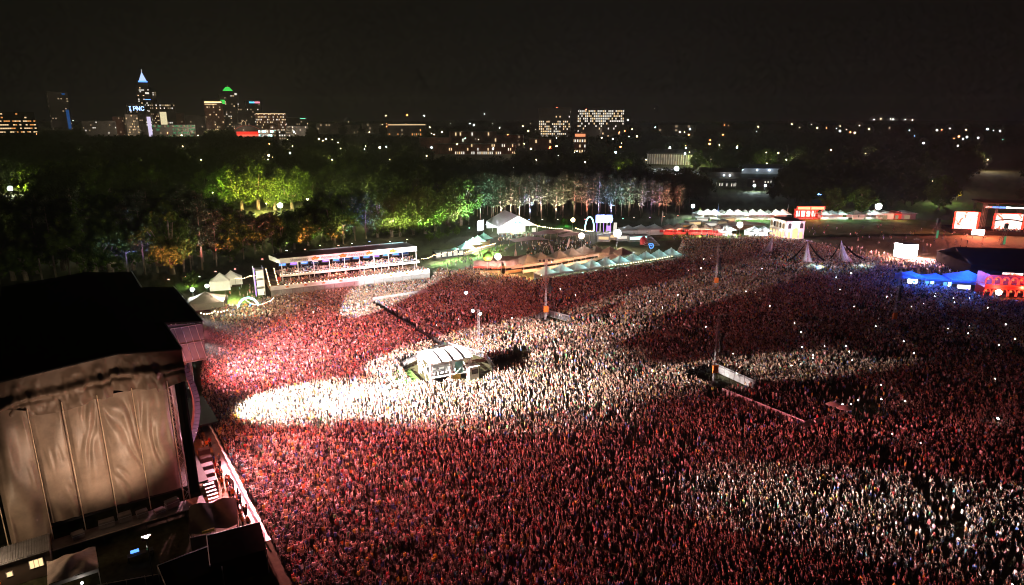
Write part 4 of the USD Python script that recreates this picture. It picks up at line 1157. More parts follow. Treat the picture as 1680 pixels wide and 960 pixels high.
# round edged shade tents above the garden (dark pinkish)
for k, (px, py, rx, ry, h) in enumerate(((868, 396, 7, 3, 3.6), (898, 385, 6, 3, 4), (920, 383, 6, 3, 4), (940, 388, 6, 2.6, 3.6))):
    t = thing('stretch_tent', ['pinkish stretch tent nearest the big white marquee', 'pinkish stretch tent below the green tree', 'pinkish stretch tent left of the violet sign', 'dim stretch tent reaching to the white balloon'][k], 'tent', (*G(px, py + 8), 0), rzb - 10)
    P = np.array([[(x * rx, y * ry, 2.4 + h * .4 * (max(0., math.cos(x * PI / 2)) ** 1.5) * (1 - y * y * .6) + .25 * abs(x * y)) for y in np.linspace(-1, 1, 7)] for x in np.linspace(-1, 1, 15)])
    MB().slab(P, (0, 0, -.04)).part('cloth', M['pink_tent'], t, 40)
    for x in (-rx, 0, rx):
        for y in (-ry, ry):
            MB().bar((x, y, 0), (x, y, 2.6), .05, n=4).part('pole', M['wood'], t)
# big white marquee
ma, mb_ = G(812, 386), G(892, 386)
mq = thing('marquee', 'big white gable marquee with a turquoise painted sign', 'marquee', (*G(850, 384), 0), rzb - 14)
w, d, h, rg = 17.5, 19.0, 3.3, 4.6
P = np.array([[(x, y, h + rg * (1 - abs(x) / (w / 2)) + .06 * math.sin(y * 2)) for x in np.linspace(-w / 2, w / 2, 11)] for y in np.linspace(0, d, 13)])
MB().slab(P, (0, 0, -.05)).part('roof', M['white_fabric'], mq, 25)
MB().add([(-w / 2, .02, h), (w / 2, .02, h), (0, .02, h + rg), (-w / 2, -.03, h), (w / 2, -.03, h), (0, -.03, h + rg)], [[0, 1, 2], [3, 5, 4], [0, 3, 4], [0, 4, 1], [1, 4, 5], [1, 5, 2], [2, 5, 3], [2, 3, 0]]).part('gable', M['white_fabric'], mq)
q = MB()
for dy, ph in ((0, 0), (.5, 1.2)):
    q.path([(x, -.1, h + 1.35 + dy + .22 * math.sin(3.2 * x + ph)) for x in np.linspace(-1.7, 1.7, 16)], .13, 4)
q.part('painted_sign', mat('turquoise_paint', (.05, .5, .55), .6), mq)
for x in (-w / 2, 0, w / 2):
    for y in (0, d / 2, d):
        MB().bar((x, y, 0), (x, y, h), .09, n=4).part('post', M['white_metal'], mq)
MB().box(-w / 2 + .3, w / 2 - .3, d - .1, d, 0, h).part('back_wall', M['white_fabric'], mq)
MB().box(-w / 2 + .5, w / 2 - 4, 4, 4.2, 0, 2.8).part('inner_board', M['white_paint'], mq)
MB().box(w / 2 - 2.6, w / 2 - .8, -.6, -.5, .6, 2.4).part('poster_board', E_['white'], mq)
c = G(850, 384)
lamp(None, (c[0] - 1, c[1] + 4, 4.2), (.85, 1, .98), 7e3, .5)
lamp(None, (c[0] - 1, c[1] - 7, 6), (.9, 1, .95), 1.3e3, .5)  # unseen lamp, placed to light the front of the marquee
# garden bar: four teal parasols and a long counter, lit tents on the lawn
gb = thing('garden_bar', 'long lit bar counter along the lawn', 'bar counter', (*G(762, 420), 0), math.degrees(math.atan2(*(G(812, 404) - G(762, 420))[::-1])))
gl = float(np.linalg.norm(G(812, 404) - G(762, 420)))
MB().box(0, gl, 0, .8, .02, 1.05).part('counter', M['canvas'], gb)
MB().box(0, gl, 2.4, 2.5, .02, 2.2).part('back_wall', M['wood'], gb)
MB().box(.3, gl - .3, -.06, -.02, .9, 1.0).part('light_strip', E_['warm_even'], gb)
for k, (px, py) in enumerate(((765, 409), (776, 402), (784, 398), (794, 393))):
    t = thing('parasol', f'teal lit square parasol behind the garden bar, {ORD[k]} from the left', 'parasol', (*G(px, py + 8), 0), 20 + 9 * k, 'parasols of the garden bar')
    MB().grid(tent_mesh(5.4, 5.4, 2.5, 2.4)).part('canopy', M['teal_fabric'], t, 28)
    MB().bar((0, 0, 0), (0, 0, 4.9), .06).part('pole', M['alu'], t)
lamp(None, (*G(782, 408), 2.6), (1, .6, .3), 1.0e3, .3)
lamp(None, (*G(778, 416), 5.5), (.85, 1, .7), 1.4e4, .4)  # unseen lamp, placed to light the lawn green
gs = thing('glass_pavilion', 'row of brightly lit glass fronted stalls on the lawn', 'pavilion', (*G(715, 425), 0), 28)
for k in range(5):
    f = MB().box(k * 2.2, k * 2.2 + 2.1, 0, .1, .1, 2.3).part('bay', M['dark_metal'], gs)
    MB().box(k * 2.2 + .25, k * 2.2 + 1.85, -.03, -.005, .5, 2.1).part('lit_window', E_['white'], f)
MB().box(-.3, 11.3, -.6, 3.0, 2.35, 2.5).part('roof', M['dark_metal'], gs)
MB().box(0, 11, 2.8, 2.9, .1, 2.3).part('back_wall', M['dark_metal'], gs)
lamp(None, (*G(722, 432), 2.8), (.85, 1, .8), 1.6e3, .3)  # unseen lamps here and below, placed to light the lawn
lamp(None, (*G(745, 428), 2.8), (.85, 1, .8), 1.6e3, .3)
pd = thing('kiosk', 'small round grey kiosk at the end of the glass stalls', 'kiosk', (*G(747, 420), 0))
MB().bar((0, 0, 0), (0, 0, 2.4), 1.6, n=10).part('wall', M['grey_panel'], pd)
MB().bar((0, 0, 2.41), (0, 0, 3.1), 1.9, .2, 10).part('roof', M['teal_fabric'], pd)
# balloon globes, lamps, flags
def globe(name, label, px, py, z, r, m_, pole=True, light=None, cat='balloon light'):
    x, y = G(px, py, z)
    t = thing(name, label, cat, (x, y, 0))
    MB().sphere((0, 0, z), r, 2).part('globe', m_, t, True)
    MB().bar((0, 0, 0), (0, 0, z - r * .9), .05, n=5).part('pole', M['alu'], t)
    if light:
        lamp(t, (0, -r - .35, z), light[0], light[1], .4)
    return t


globe('balloon_light', 'large glowing white balloon light above the brown pavilions', 887 * 0 + 954, 387, 9, 1.1, glow('balloon_white', (1, .8, .66), 2.6), light=((1, .8, .65), 8e2))
globe('balloon_light', 'dazzling warm balloon light right of the striped balloon', 817, 421, 6, 1.0, glow('balloon_warm', (1, .82, .6), 30), light=((1, .75, .5), 3e3))
globe('balloon_light', 'dazzling warm balloon light before the lit sign in the grove', 1013, 383, 6, 1.4, E_['bulb_white'], light=((1, .8, .62), 3e3))
globe('balloon_light', 'warm balloon light high between the pines', 940, 361, 7, .9, E_['bulb'], light=((1, .7, .45), 2e3))
globe('balloon_light', 'warm lamp on the sail roofed tent at the far field', 1214, 369, 5, 1.2, E_['bulb_white'], light=((1, .8, .6), 2.5e3))
sb = thing('striped_balloon', 'green and yellow striped balloon above the lawn edge', 'balloon', (*G(800, 421, 7), 0))
x = np.linspace(-PI / 2, PI / 2, 13)
for k in range(4):
    seg = x[k * 3:k * 3 + 4]
    P = np.array([[(1.5 * math.cos(a) * math.cos(b), 1.5 * math.cos(a) * math.sin(b), 7 + 1.5 * math.sin(a)) for a in seg] for b in np.linspace(0, 2 * PI, 21)])
    MB().grid(P).part('stripe', [M['green_turf'], M['yellow_cloth'] if 'yellow_cloth' in M else mat('balloon_yellow', (.8, .6, .08), .5), M['green_turf'], M['green_turf']][k], sb, True)
MB().bar((0, 0, 0), (0, 0, 5.5), .03).part('tether', M['alu'], sb)
lamp(sb, (.5, -3.5, 6.5), (.9, 1, .6), 900, .3)  # unseen lamp, placed to light the balloon, which is no lamp itself
for k, (px, py, h, c, lean) in enumerate(((843, 420, 5, 'canvas', .5), (906, 412, 5.4, 'pink_tent', -1.2), (930, 398, 4.5, 'canvas', .8), (960, 406, 4, 'canvas', -1.0), (1085, 358, 7, 'canvas', .3), (1176, 352, 9, 'blue_skin', 0), (1291, 346, 7, 'canvas', -1))):
    t = thing('feather_flag', ['tall pinkish feather flag left of the brown pavilions', 'leaning pink feather flag behind the brown pavilions', 'short pale flag by the dark garden', 'tilted flag below the white balloon', 'pale flag at the edge of the pine grove', 'tall blue flag at the start of the far lawn', 'pale leaning flag beside the red bar'][k], 'flag', (*G(px, py + 12), 0), 10 * k)
    P = np.array([[(lean * (s ** 1.5) + a * .8 * math.sin(PI * (.12 + .88 * s)) ** .7, .12 * math.sin(5 * s + a), .8 + (h - .8) * s) for a in (0, .5, 1)] for s in np.linspace(0, .985, 12)])
    MB().slab(P, (0, .02, 0)).part('flag_cloth', M[c], t, 30)
    MB().path([tuple(p) for p in np.vstack([[(0, 0, 0)], P[:, 0]])], .04).part('pole', M['alu'], t)
# ground lamp stands
# star shade tents standing over the crowd on the right
for k, (px, py, ax, h) in enumerate(((1325, 434, 0, 8), (1392, 432, -.6, 7.5), (1258, 416, .6, 6.5))):
    t = thing('star_tent', ['dark star shaped shade with a pink and teal lit cone', 'leaning star shade with a pink top and teal hem', 'pair of pale sail wings left of the white house front'][k], 'tent', (*G(px, py), 0), 0)
    top = (ax * 4, 2, h)
    for j, a in enumerate((-2.4, -1.3, 0.1, 2.9)):
        R = 7 if j in (2, 3) else 2.4
        wd = .1 if R > 6 else .5
        e1, e2 = (math.cos(a - wd) * R, math.sin(a - wd) * R * .7, .8), (math.cos(a + wd) * R, math.sin(a + wd) * R * .7, .8)
        if k == 2 and j > 1:
            continue
        P = np.array([[np.array(top) * (1 - s) + (np.array(e1) * (1 - q) + np.array(e2) * q) * s - np.array([0, 0, 1.6 * math.sin(PI * s) * (.5 + abs(q - .5))]) for q in np.linspace(0, 1, 5)] for s in np.linspace(0.02, 1, 12)])
        MB().slab(P, (0, .03, 0)).part('sail_wing', M['black_fabric'] if R > 6 else M['sail'], t, 40)
    MB().bar((ax * 4, 2, 0), top, .1).part('mast', M['alu'], t)
p = G(1325, 436); lamp(None, (p[0], p[1] - 8, 1.9), (.6, 1, 1), 900, .3); lamp(None, (p[0] - 1, p[1] - 3, 7.5), (1, .2, .3), 350, .2)  # unseen lamps, placed to light the cone teal below and pink above
p = G(1392, 434); lamp(None, (p[0], p[1] - 8, 1.9), (.6, 1, 1), 500, .3); lamp(None, (p[0] - 2, p[1] - 3, 7.), (1, .25, .4), 350, .2)  # likewise unseen coloured lamps for the leaning shade
# mixed field structures round (1000..1110, 370..415)
for k, (px, py) in enumerate(((1030, 386), (1051, 385), (1073, 384))):
    place(T_food, 'food_tent', ['teal lit food tent right of the dazzling balloon', 'middle teal lit food tent before the grove', 'teal lit food tent at the grass edge before the grove'][k], 'tent', (*G(px, py), 0), 5, 'teal lit food tents before the grove', (1.15, 1, 1))
for k, (px, py) in enumerate(((1096, 384), (1112, 383), (1137, 384), (1158, 384), (1176, 385))):
    place(T_red, 'red_tent', f'dark peaked tent with red lit front, {ORD[k]} from the left beyond the crowd', 'tent', (*G(px, py), 0), 3, 'red lit tents beyond the crowd')
    lamp(None, (*(G(px, py) - (0, 3.5)), 2.0), (1, .3, .18) if k < 4 else (1, .7, .6), 280, .3)
for k, (px, py) in enumerate(((1193, 386), (1236, 388), (1252, 388))):
    place(T_food, 'food_tent', ['blue white lit tent left of the sail roofed tent', 'blue white tent left of the house front', 'blue white tent touching the house front'][k], 'tent', (*G(px, py), 0), 0, 'blue white tents by the house front')
    lamp(None, (*(G(px, py) - (0, 2.8)), 2.4), (.7, .9, 1), 450, .3)
ys = [1148, 1160, 1171, 1183, 1196, 1209, 1221, 1233, 1246, 1258, 1271, 1283]
for k, px in enumerate(ys):
    place(T_white if k % 3 else T_food, 'food_tent', f'small lit food tent on the far lawn, {ORD[k]} from the left', 'tent', (*G(px, 360), 0), 0, 'far row of food tents left of the red bar', (1.1, 1, 1.1))
    if k % 2 == 0:
        lamp(None, (*(G(px, 360) - (0, 4)), 3.4), (.75, 1, .85), 1.3e3, .4)
for k, px in enumerate((1351, 1363, 1377, 1403, 1424, 1433)):
    place(T_food if k < 5 else T_white, 'food_tent', f'small teal lit tent right of the red bar, {ORD[k]} from it', 'tent', (*G(px, 359), 0), 0, 'far row of tents right of the red bar')
    if k % 2 == 0:
        lamp(None, (*(G(px, 359) - (0, 4)), 3.4), (.6, 1, .9), 7e2, .4)
for k, (px, w, c) in enumerate(((1452, 9, 'canvas'), (1472, 4, 'red_paint'), (1490, 7, 'pink_tent'))):
    t = thing('stall_hut', ['pale arched stall hut under the bright flood lamp', 'small red lit hut right of the arched stall', 'pink lit long hut at the end of the far row'][k], 'hut', (*G(px, 360), 0))
    MB().box(-w / 2, w / 2, 0, 5, 0, 2.8).part('wall', M[c], t)
    P = np.array([[(x, y, 2.81 + 1.0 * (1 - (2 * x / (w + .4)) ** 2)) for y in (-.3, 5.3)] for x in np.linspace(-w / 2 - .2, w / 2 + .2, 9)])
    MB().slab(P, (0, 0, -.05)).part('roof', M[c], t, 40)
    MB().box(-w * .3, w * .1, -.04, -.01, .2, 2.1).part('doorway', E_['warm_dim'], t)
lamp(None, (*(G(1465, 360) - (0, 5)), 3), (1, .4, .3), 9e2, .3)
# sail roofed tent, house front, red bar, white cube, blue tents, red bar, right stage
sr = thing('sail_tent', 'wide sail roofed tent with warm light below, left of the house front', 'tent', (*G(1215, 380), 0), 4)
P = np.array([[(x * 10, y * 4, 2.5 + 2.4 * (1 - abs(x - .1)) ** .8 * (1 - .5 * y * y) + .6 * max(0, x - .5) * 2) for y in np.linspace(-1, 1, 7)] for x in np.linspace(-1, 1, 17)])
MB().slab(P, (0, 0, -.04)).part('sail', M['canvas'], sr, 40)
for x in (-9.5, -3, 3, 9.5):
    MB().bar((x, -3.5, 0), (x, -3.5, 3), .06).part('pole', M['wood'], sr)
MB().box(-8, 7, 3.2, 3.4, .1, 2.2).part('back_wall', M['wood'], sr)
hf = thing('house_front', 'white two storey house front with arched windows and a glowing door', 'building', (*G(1318, 392), 0), 8)
Lx, Ly = 8.0, 12.5
MB().box(-Lx, 0, 0, .3, 0, 7.2).part('wall', M['white_paint'], hf)
MB().box(-Lx - .3, -Lx, .3, Ly, 0, 7.2).part('side_wall', M['white_paint'], hf)
MB().box(-Lx - .4, .2, -.1, Ly, 7.21, 7.5).part('cornice', M['white_paint'], hf)


def arch(x0, x1, z0, z1, y, m_, name, ax=0):
    w = (x1 - x0) / 2
    o = [(x0, z0), (x1, z0)] + [((x0 + x1) / 2 + w * math.cos(t), z1 - w + w * math.sin(t)) for t in np.linspace(0, PI, 9)]
    n = len(o)
    f = lambda yy: [(a, yy, b) if ax == 0 else (yy, a, b) for a, b in o]
    v = f(y) + f(y + .03)
    tri = [[0, k, k + 1] for k in range(1, n - 1)] + [[n, n + k + 1, n + k] for k in range(1, n - 1)] + [[k, (k + 1) % n, n + (k + 1) % n] for k in range(n)] + [[k, n + (k + 1) % n, n + k] for k in range(n)]
    return MB().add(v, tri).part(name, m_, hf)


arch(-7.3, -5.9, 4.4, 6.6, -.05, M['black_box'], 'window'); arch(-2.1, -.7, 4.4, 6.6, -.05, M['black_box'], 'window')
arch(-5.2, -2.8, .1, 4.6, -.05, E_['warm_even'], 'door'); arch(-2.1, -.7, .3, 3.0, -.05, E_['warm_even'], 'window'); arch(-7.2, -6.2, .3, 3.0, -.05, E_['warm_even'], 'window')
MB().sphere((-4, -.3, 6.0), .75, 1).part('round_lamp', E_['bulb_white'], hf)
for k in range(5):
    arch(1.2 + k * 2.3, 2.7 + k * 2.3, 4.2, 6.4, -Lx - .36, M['black_box'] if k % 2 else E_['warm_dim'], 'window', 1)
    arch(1.2 + k * 2.3, 2.7 + k * 2.3, .3, 3.0, -Lx - .36, E_['warm_even'], 'window', 1)
for k in range(6):
    MB().sphere((-Lx - .5, 1 + k * 2, 7.0), .16, 0).part('string_bulb', E_['bulb'], hf)
c = G(1314, 394); lamp(None, (c[0] - 4, c[1] - 7, 5), (.85, .75, 1), 1.1e3, .4); lamp(None, (*G(1268, 396), 3), (1, .65, .35), 5e2, .4)
rb = thing('red_bar', 'glowing red bar stand with a lit sign across its top', 'bar stand', (*G(1328, 360), 0))
MB().box(-6, 6, 0, 5, 0, .3).part('floor', M['red_paint'], rb)
MB().box(-6, 6, 4.5, 4.7, .3, 4.8).part('back_wall', M['red_paint'], rb)
for x in (-5.8, -2, 2, 5.8):
    MB().box(x - .15, x + .15, 0, .3, .3, 4.6).part('post', M['red_paint'], rb)
for k in range(4):
    MB().box(-5 + k * 2.6, -3.2 + k * 2.6, 4.3, 4.45, .8, 3.6).part('lit_panel', E_['screen_warm'], rb)
s = MB().box(-7, 7, -.2, .2, 4.7, 6.6).part('sign_box', M['red_paint'], rb)
MB().box(-6.4, -.4, -.3, -.22, 5.0, 6.2).part('sign_face', E_['red'], s); MB().box(.2, 6.4, -.3, -.22, 5.0, 6.2).part('sign_face', E_['red'], s)
lamp(None, (*(G(1328, 360) - (0, 4)), 4), (1, .2, .1), 2.2e3, .5)
wc = thing('screen_cube', 'blazing white cube of screens standing on the far field', 'screen cube', (*G(1484, 424), 0), 14)
MB().box(-2.6, 2.6, -2.6, 2.6, .3, 5.6).part('frame', M['black_box'], wc)
for s in (-1, 1):
    MB().box(-2.5, 2.5, s * 2.64 - .02, s * 2.64 + .02, .5, 5.5).part('screen_face', E_['screen'], wc)
    MB().box(s * 2.64 - .02, s * 2.64 + .02, -2.5, 2.5, .5, 5.5).part('screen_face', E_['screen'], wc)
MB().box(-2.7, 2.7, -2.7, 2.7, 0, .29).part('plinth', M['dark_metal'], wc)
c = G(1484, 424)
for dx, dy, pw in ((0, -3.4, 1.0e4), (-3.6, 0, 9e3), (3.6, 0, 7e3)):
    lamp(None, (c[0] + dx, c[1] + dy, 3), (1, .35, .35) if dx else (1, .5, .45), pw * 2.0, .8)  # unseen pink lamps, placed to light the people round the cube
bt = thing('blue_pavilion', 'blue lit pavilion of joined tents with a peaked roof and lit counter', 'tent', (*G(1552, 470), 0), -14)
for k, (x, w, h, d) in enumerate(((-10, 7, 2.8, 5), (-3.4, 6, 2.6, 5), (5, 10.5, 3.0, 8))):
    P = tent_mesh(w, d, h, 2.2 if k == 2 else 1.4); P[..., 0] += x
    MB().slab(P, (0, 0, -.03)).part('roof', M['blue_skin'], bt, 28)
    MB().box(x - w / 2, x + w / 2, -d / 2, -d / 2 + .05, h - .45, h).part('valance', M['blue_skin'], bt)
    MB().box(x - w / 2 + .2, x + w / 2 - .2, d / 2 - .3, d / 2 - .2, .05, h - .1).part('back_wall', M['blue_skin'], bt)
    MB().box(x - w / 2 + .4, x + w / 2 - .4, -d / 2 + .06, -d / 2 + .1, h - .28, h - .12).part('light_strip', E_['teal'] if k else E_['blue'], bt)
    for sx in (-w / 2, w / 2):
        MB().bar((x + sx, -d / 2, 0), (x + sx, -d / 2, h), .06).part('leg', M['alu'], bt)
sg = MB().box(-11.5, -8.5, -2.75, -2.65, .6, 2.5).part('lit_sign', M['dark_metal'], bt)
MB().box(-11.3, -8.7, -2.8, -2.76, .8, 2.3).part('sign_face', E_['screen'], sg); MB().box(-9.9, -9.2, -2.84, -2.81, 1.2, 1.9).part('sign_mark', M['blue_skin'], sg)
MB().box(1.2, 4.6, -4.5, -4.4, .5, 1.7).part('lit_counter', E_['screen_warm'], bt)
for k, x in enumerate((-6.5, -5.2, -1.8, -.6)):
    MB().box(x, x + .9, -2.75, -2.7, .8, 1.9).part('lit_window', E_['teal'] if k % 2 else E_['blue'], bt)
c = G(1552, 474)
for dx, dy, z, pw in ((-10, -4, 3.5, 2.6e3), (-2, -4, 3.6, 2.4e3), (6, -6, 5.5, 5.5e3), (5, 1, 8.0, 3.5e3), (-6, 2, 7, 2.5e3)):
    lamp(None, (c[0] + dx * .97, c[1] + dy - dx * .24, z), (.025, .14, 1), pw * .8, .3)  # unseen blue lamps, placed to light the pavilion cloth
br = thing('cable_drum', 'dim curved tank at the end of the blue pavilion', 'tank', (*G(1612, 463), 0), -10)
MB().bar((-2, 0, 1.1), (2, 0, 1.1), 1.0, n=12).part('drum', M['blue_skin'], br); MB().box(-1.8, 1.8, -.6, .6, 0, .3).part('cradle', M['dark_metal'], br)
rs = thing('red_terrace', 'red lit two level bar terrace with round framed openings', 'bar terrace', (*G(1612, 486), 0), -12)
MB().box(0, 15, 0, 7, 2.5, 2.7).part('upper_floor', M['red_paint'], rs)
MB().box(0, 15, -.15, -.02, 2.3, 3.5).part('red_fascia', M['red_paint'], rs)
MB().box(.2, 14.8, -.2, -.16, 3.3, 3.42).part('light_strip', E_['strip_red'], rs)
for lvl, z in ((0, .2), (1, 3.5)):
    for k in range(7):
        a = np.linspace(0, PI, 9); x0 = 1.2 + k * 2.05
        MB().path([(x0 + .85 * math.cos(t), .5, z + .9 + 1.1 * math.sin(t)) for t in a] , .13, 5).path([(x0 + .85, .5, z), (x0 + .85, .5, z + .9)], .13, 5).path([(x0 - .85, .5, z), (x0 - .85, .5, z + .9)], .13, 5).part('arch_frame', E_['strip_red'], rs)
        MB().sphere((x0, 1.2, z + 1.2), .28, 1).part('globe_lamp', E_['orange'], rs)
MB().box(0, 15, 5, 5.1, .1, 6.2).part('back_wall', M['red_paint'], rs)
MB().box(4, 9, .3, .5, 6.3, 6.9).part('lit_header', E_['screen_warm'], rs)
MB().box(1, 14.5, .4, 6, 6.1, 6.25).part('roof', M['roof_skin'], rs)
MB().sphere((3.2, -1.2, 1.6), .8, 2).part('white_globe', E_['screen'], rs)
c = G(1612, 486)
for dx, z, pw in ((3, 3, 2.6e3), (9, 3, 2.4e3), (14, 3, 2.0e3)):
    lamp(None, (c[0] + dx, c[1] - 2.5, z), (1, .08, .04), pw * .3, .3)
dk = thing('dark_marquee', 'large black roofed hall behind the red terrace', 'marquee', (*G(1600, 458), 0), -8)
P = np.array([[(x, y, 4.6 + 3.4 * (1 - abs(y - 11) / 11) + .05 * math.sin(x)) for y in np.linspace(0, 22, 9)] for x in np.linspace(-2, 34, 12)])
MB().slab(P, (0, 0, -.1)).part('roof', M['roof_skin'], dk); MB().box(-1.8, 33.8, .2, 21.8, 0, 4.5).part('wall', M['black_fabric'], dk)
festoon('warm bulbs on the rim of the terrace behind the black hall', [g3(1603, 410, 4), g3(1630, 412, 4), g3(1650, 413, 4), g3(1646, 416, 4)], .1, 6, r=.22)
# second stage at the right edge
s2 = thing('second_stage', 'second concert stage with glowing red and white screens at the right edge', 'stage', (*G(1622, 386), 0), -17)
MB().box(-14, 22, 0, 14, .1, 1.8).part('deck', M['black_fabric'], s2)
for x0, x1, z0, z1, m_ in ((-12.5, -4.4, 2.0, 9.2, 'screen_warm'), (2.2, 12.0, 2.6, 9.0, 'screen_warm'), (14.5, 23.0, 2.0, 9.2, 'screen_warm')):
    f = MB().box(x0 - .3, x1 + .3, 2.5, 2.9, z0 - .3, z1 + .3).part('screen_wall', M['red_paint'], s2)
    MB().box(x0, x1, 2.44, 2.49, z0, z1).part('screen_face', E_[m_], f)
    MB().box(x0 - .8, x0 - .35, 2.3, 2.42, z0, z1).part('red_strip', E_['strip_red'], f)
    MB().box(x1 + .35, x1 + .8, 2.3, 2.42, z0, z1).part('red_strip', E_['strip_red'], f)
P = [(2.0 + 10.2 * q, 2.36, 6.0 + .7 * math.sin(PI * q)) for q in np.linspace(0, 1, 9)]
MB().path(P, .28, 5).part('curved_band', M['black_box'], s2)
for k in range(9):
    MB().cbox((3 + k * 1.05, 1.4, 2.0), .5, .4, .9).part('riser_lamp', E_['warm_dim'] if k % 2 else M['black_box'], s2)
MB().box(-3.0, 17, .5, 1.0, 11.4, 12.4).part('header', M['black_box'], s2)
for k in range(8):
    MB().box(-2.8 + k * 2.45, -.5 + k * 2.45, .44, .49, 11.55, 12.25).part('header_screen', E_[('screen_warm', 'screen_blue', 'screen_blue', 'screen', 'screen', 'teal', 'screen_blue', 'screen_warm')[k]], s2)
for x in (-3.4, 1.4, 12.8, 17.6):
    for y in (.7, 11):
        MB().truss((x, y, 1.8), (x, y, 13.4), .6, .06, 12).part('truss_tower', M['dark_metal'], s2)
MB().prism([(-4.5, -.5), (18.5, -.5), (18.5, 12.5), (-4.5, 12.5)], 13.4, 13.9).part('roof', M['roof_skin'], s2)
f = MB().box(-8, -3, -4.2, -3.9, .3, 3.0).part('front_screen', M['black_box'], s2)
MB().box(-7.8, -3.2, -4.26, -4.21, .5, 2.8).part('screen_face', E_['screen'], f)
c = G(1622, 386)
lamp(None, (c[0] - 8, c[1] - 6, 6), (1, .18, .1), 2.6e4, .6); lamp(None, (c[0] + 8, c[1] - 9, 7), (1, .3, .2), 4e3, .6)  # unseen red lamps, placed to light the ground before the screens
for k, (px, py) in enumerate(((1535, 388), (1645, 398))):
    t = thing('speaker_tower', ['dark delay tower with a green lit foot on the far field', 'dark delay tower with a green lit foot by the second stage'][k], 'tower', (*G(px, py + 4), 0))
    MB().truss((0, 0, 0), (0, 0, 6.5), .9, .07, 8).part('truss', M['dark_metal'], t); MB().box(-.5, .5, -.5, .5, 6.5, 8.5).part('speaker', M['black_box'], t)
    MB().box(-.4, .4, -.7, -.6, .4, 3.6).part('green_panel', E_['green_dim'], t)
# lit sign and sculptures in the pine grove
bs = thing('bar_sign', 'bright white lettered BAR sign on posts among the pines', 'sign', (*G(990, 380), 0))
bt_ = meshkit.text_mesh('BAR', 2.9, .3, True); bv = np.array(bt_.vertices); sx = bv[:, 0].max() / 2
MB().add(np.column_stack([(bv[:, 0] - sx) * .85, -bv[:, 2], bv[:, 1] + 4.2]), bt_.faces).part('letters', E_['bulb_white'], bs)
MB().box(-3.8, 3.8, .02, .3, 3.9, 7.4).part('board', M['blue_skin'], bs)
for k in range(7):
    MB().box(-4.6 + k * 1.5, -4.3 + k * 1.5, .4, .6, 0, 3.8 if 0 < k < 6 else 2.6).part('lit_post', E_['purple' if k % 2 else 'white'], bs)
MB().box(1.2, 3.2, -.4, -.3, .4, 2.6).part('lit_panel', E_['purple'], bs); MB().box(4.4, 5.8, -.4, -.3, .4, 4.0).part('lit_panel', E_['white'], bs)
c = G(990, 380); lamp(None, (c[0], c[1] - 3, 6), (.7, .75, 1), 3.5e3, .6)
ar = thing('arch_sculpture', 'pale lit arch sculpture among the pines left of the lit sign', 'sculpture', (*G(967, 379), 0))
MB().path([(2.0 * math.cos(t), 0, 6.2 * math.sin(t) ** .8 if math.sin(t) > 0 else 0) for t in np.linspace(0, PI, 12)], .3, 5).part('arch', E_['teal'], ar)
sc2 = thing('grove_screen', 'tilted bright violet white screen at the pine edge', 'screen', (*G(789, 388), 0), 55)
MB().box(-2.2, 2.2, 0, .4, 2.4, 7.0).part('frame', M['black_box'], sc2); MB().box(-2.0, 2.0, -.05, -.01, 2.6, 6.8).part('screen_face', E_['screen'], sc2)
for x in (-1.8, 1.8):
    MB().bar((x, .2, 0), (x, .2, 2.4), .1).part('leg', M['dark_metal'], sc2)
c = G(789, 388); lamp(None, (c[0] - .6, c[1] - 2, 5), (.75, .75, 1), 2e3, .5)
# white tents left of the stand, grey peaked tent behind the roof
for k, (px, py, w, m_) in enumerate(((340, 508, 9, 'brown_tent'), (363, 474, 5.5, 'white_fabric'), (381, 470, 5.5, 'white_fabric'))):
    t = thing('side_tent', ['grey pink peaked tent just right of the dark stage roof', 'white lit tent on the left lawn', 'second white lit tent with an open front on the left lawn'][k], 'tent', (*G(px, py), 0), 18)
    MB().slab(tent_mesh(w, w * .8, 2.7, 2.2), (0, 0, -.03)).part('roof', M[m_], t, 28)
    MB().box(-w / 2, -w / 2 + .05, -w * .4, w * .4, 0, 2.65).part('side_wall', M[m_], t); MB().box(-w / 2 + .06, w / 2, w * .4 - .05, w * .4, 0, 2.65).part('back_wall', M[m_], t)
    if k < 2:
        MB().box(-w / 2 + .06, w / 2 - .05, -w * .4, -w * .4 + .05, 0 if k else .9, 2.65).part('front_wall', M[m_], t)
    for x in (-w / 2, w / 2):
        MB().bar((x, -w * .4, 0), (x, -w * .4, 2.7), .05).part('leg', M['alu'], t)
lamp(None, (*G(385, 478, 3), 3.0), (1, .9, .55), 2.4e3, .3); lamp(None, (*G(366, 484, 4), 4), (1, .85, .6), 1.2e3, .3); lamp(None, (*G(402, 482, 7), 7), (1, 1, .6), 3.5e3, .3)  # unseen lamps, placed to light the left lawn and its tents
for k, (px, py) in enumerate(((316, 476), (340, 470))):
    t = thing('flood_lamp', ['bright flood lamp left of the two by the dark roof', 'bright flood lamp right of the two by the dark roof'][k], 'lamp', (*G(px, py, 4), 0))
    MB().bar((0, 0, 0), (0, 0, 4), .06).part('pole', M['dark_metal'], t); MB().cbox((0, 0, 3.9), .9, .3, .6).part('lamp_head', M['dark_metal'], t)
    MB().sphere((0, -.25, 4.2), .45, 1).part('lens', E_['flood'], t); lamp(t, (0, -1.1, 4.3), (.95, 1, .8), 1.3e3, .3)
ba = thing('light_arch', 'small blue white lit entrance arch at the crowd edge', 'arch', (*G(408, 508), 0), 20)
MB().path([(2.6 * math.cos(t), 0, 3.2 * math.sin(t)) for t in np.linspace(0, PI, 10)], .28, 6).part('arch', E_['teal'], ba)
MB().sphere((-.6, .4, 1.2), .4, 1).part('orange_lamp', E_['orange'], ba); MB().box(.3, 1.2, .3, .4, .4, 1.3).part('blue_panel', E_['blue'], ba)
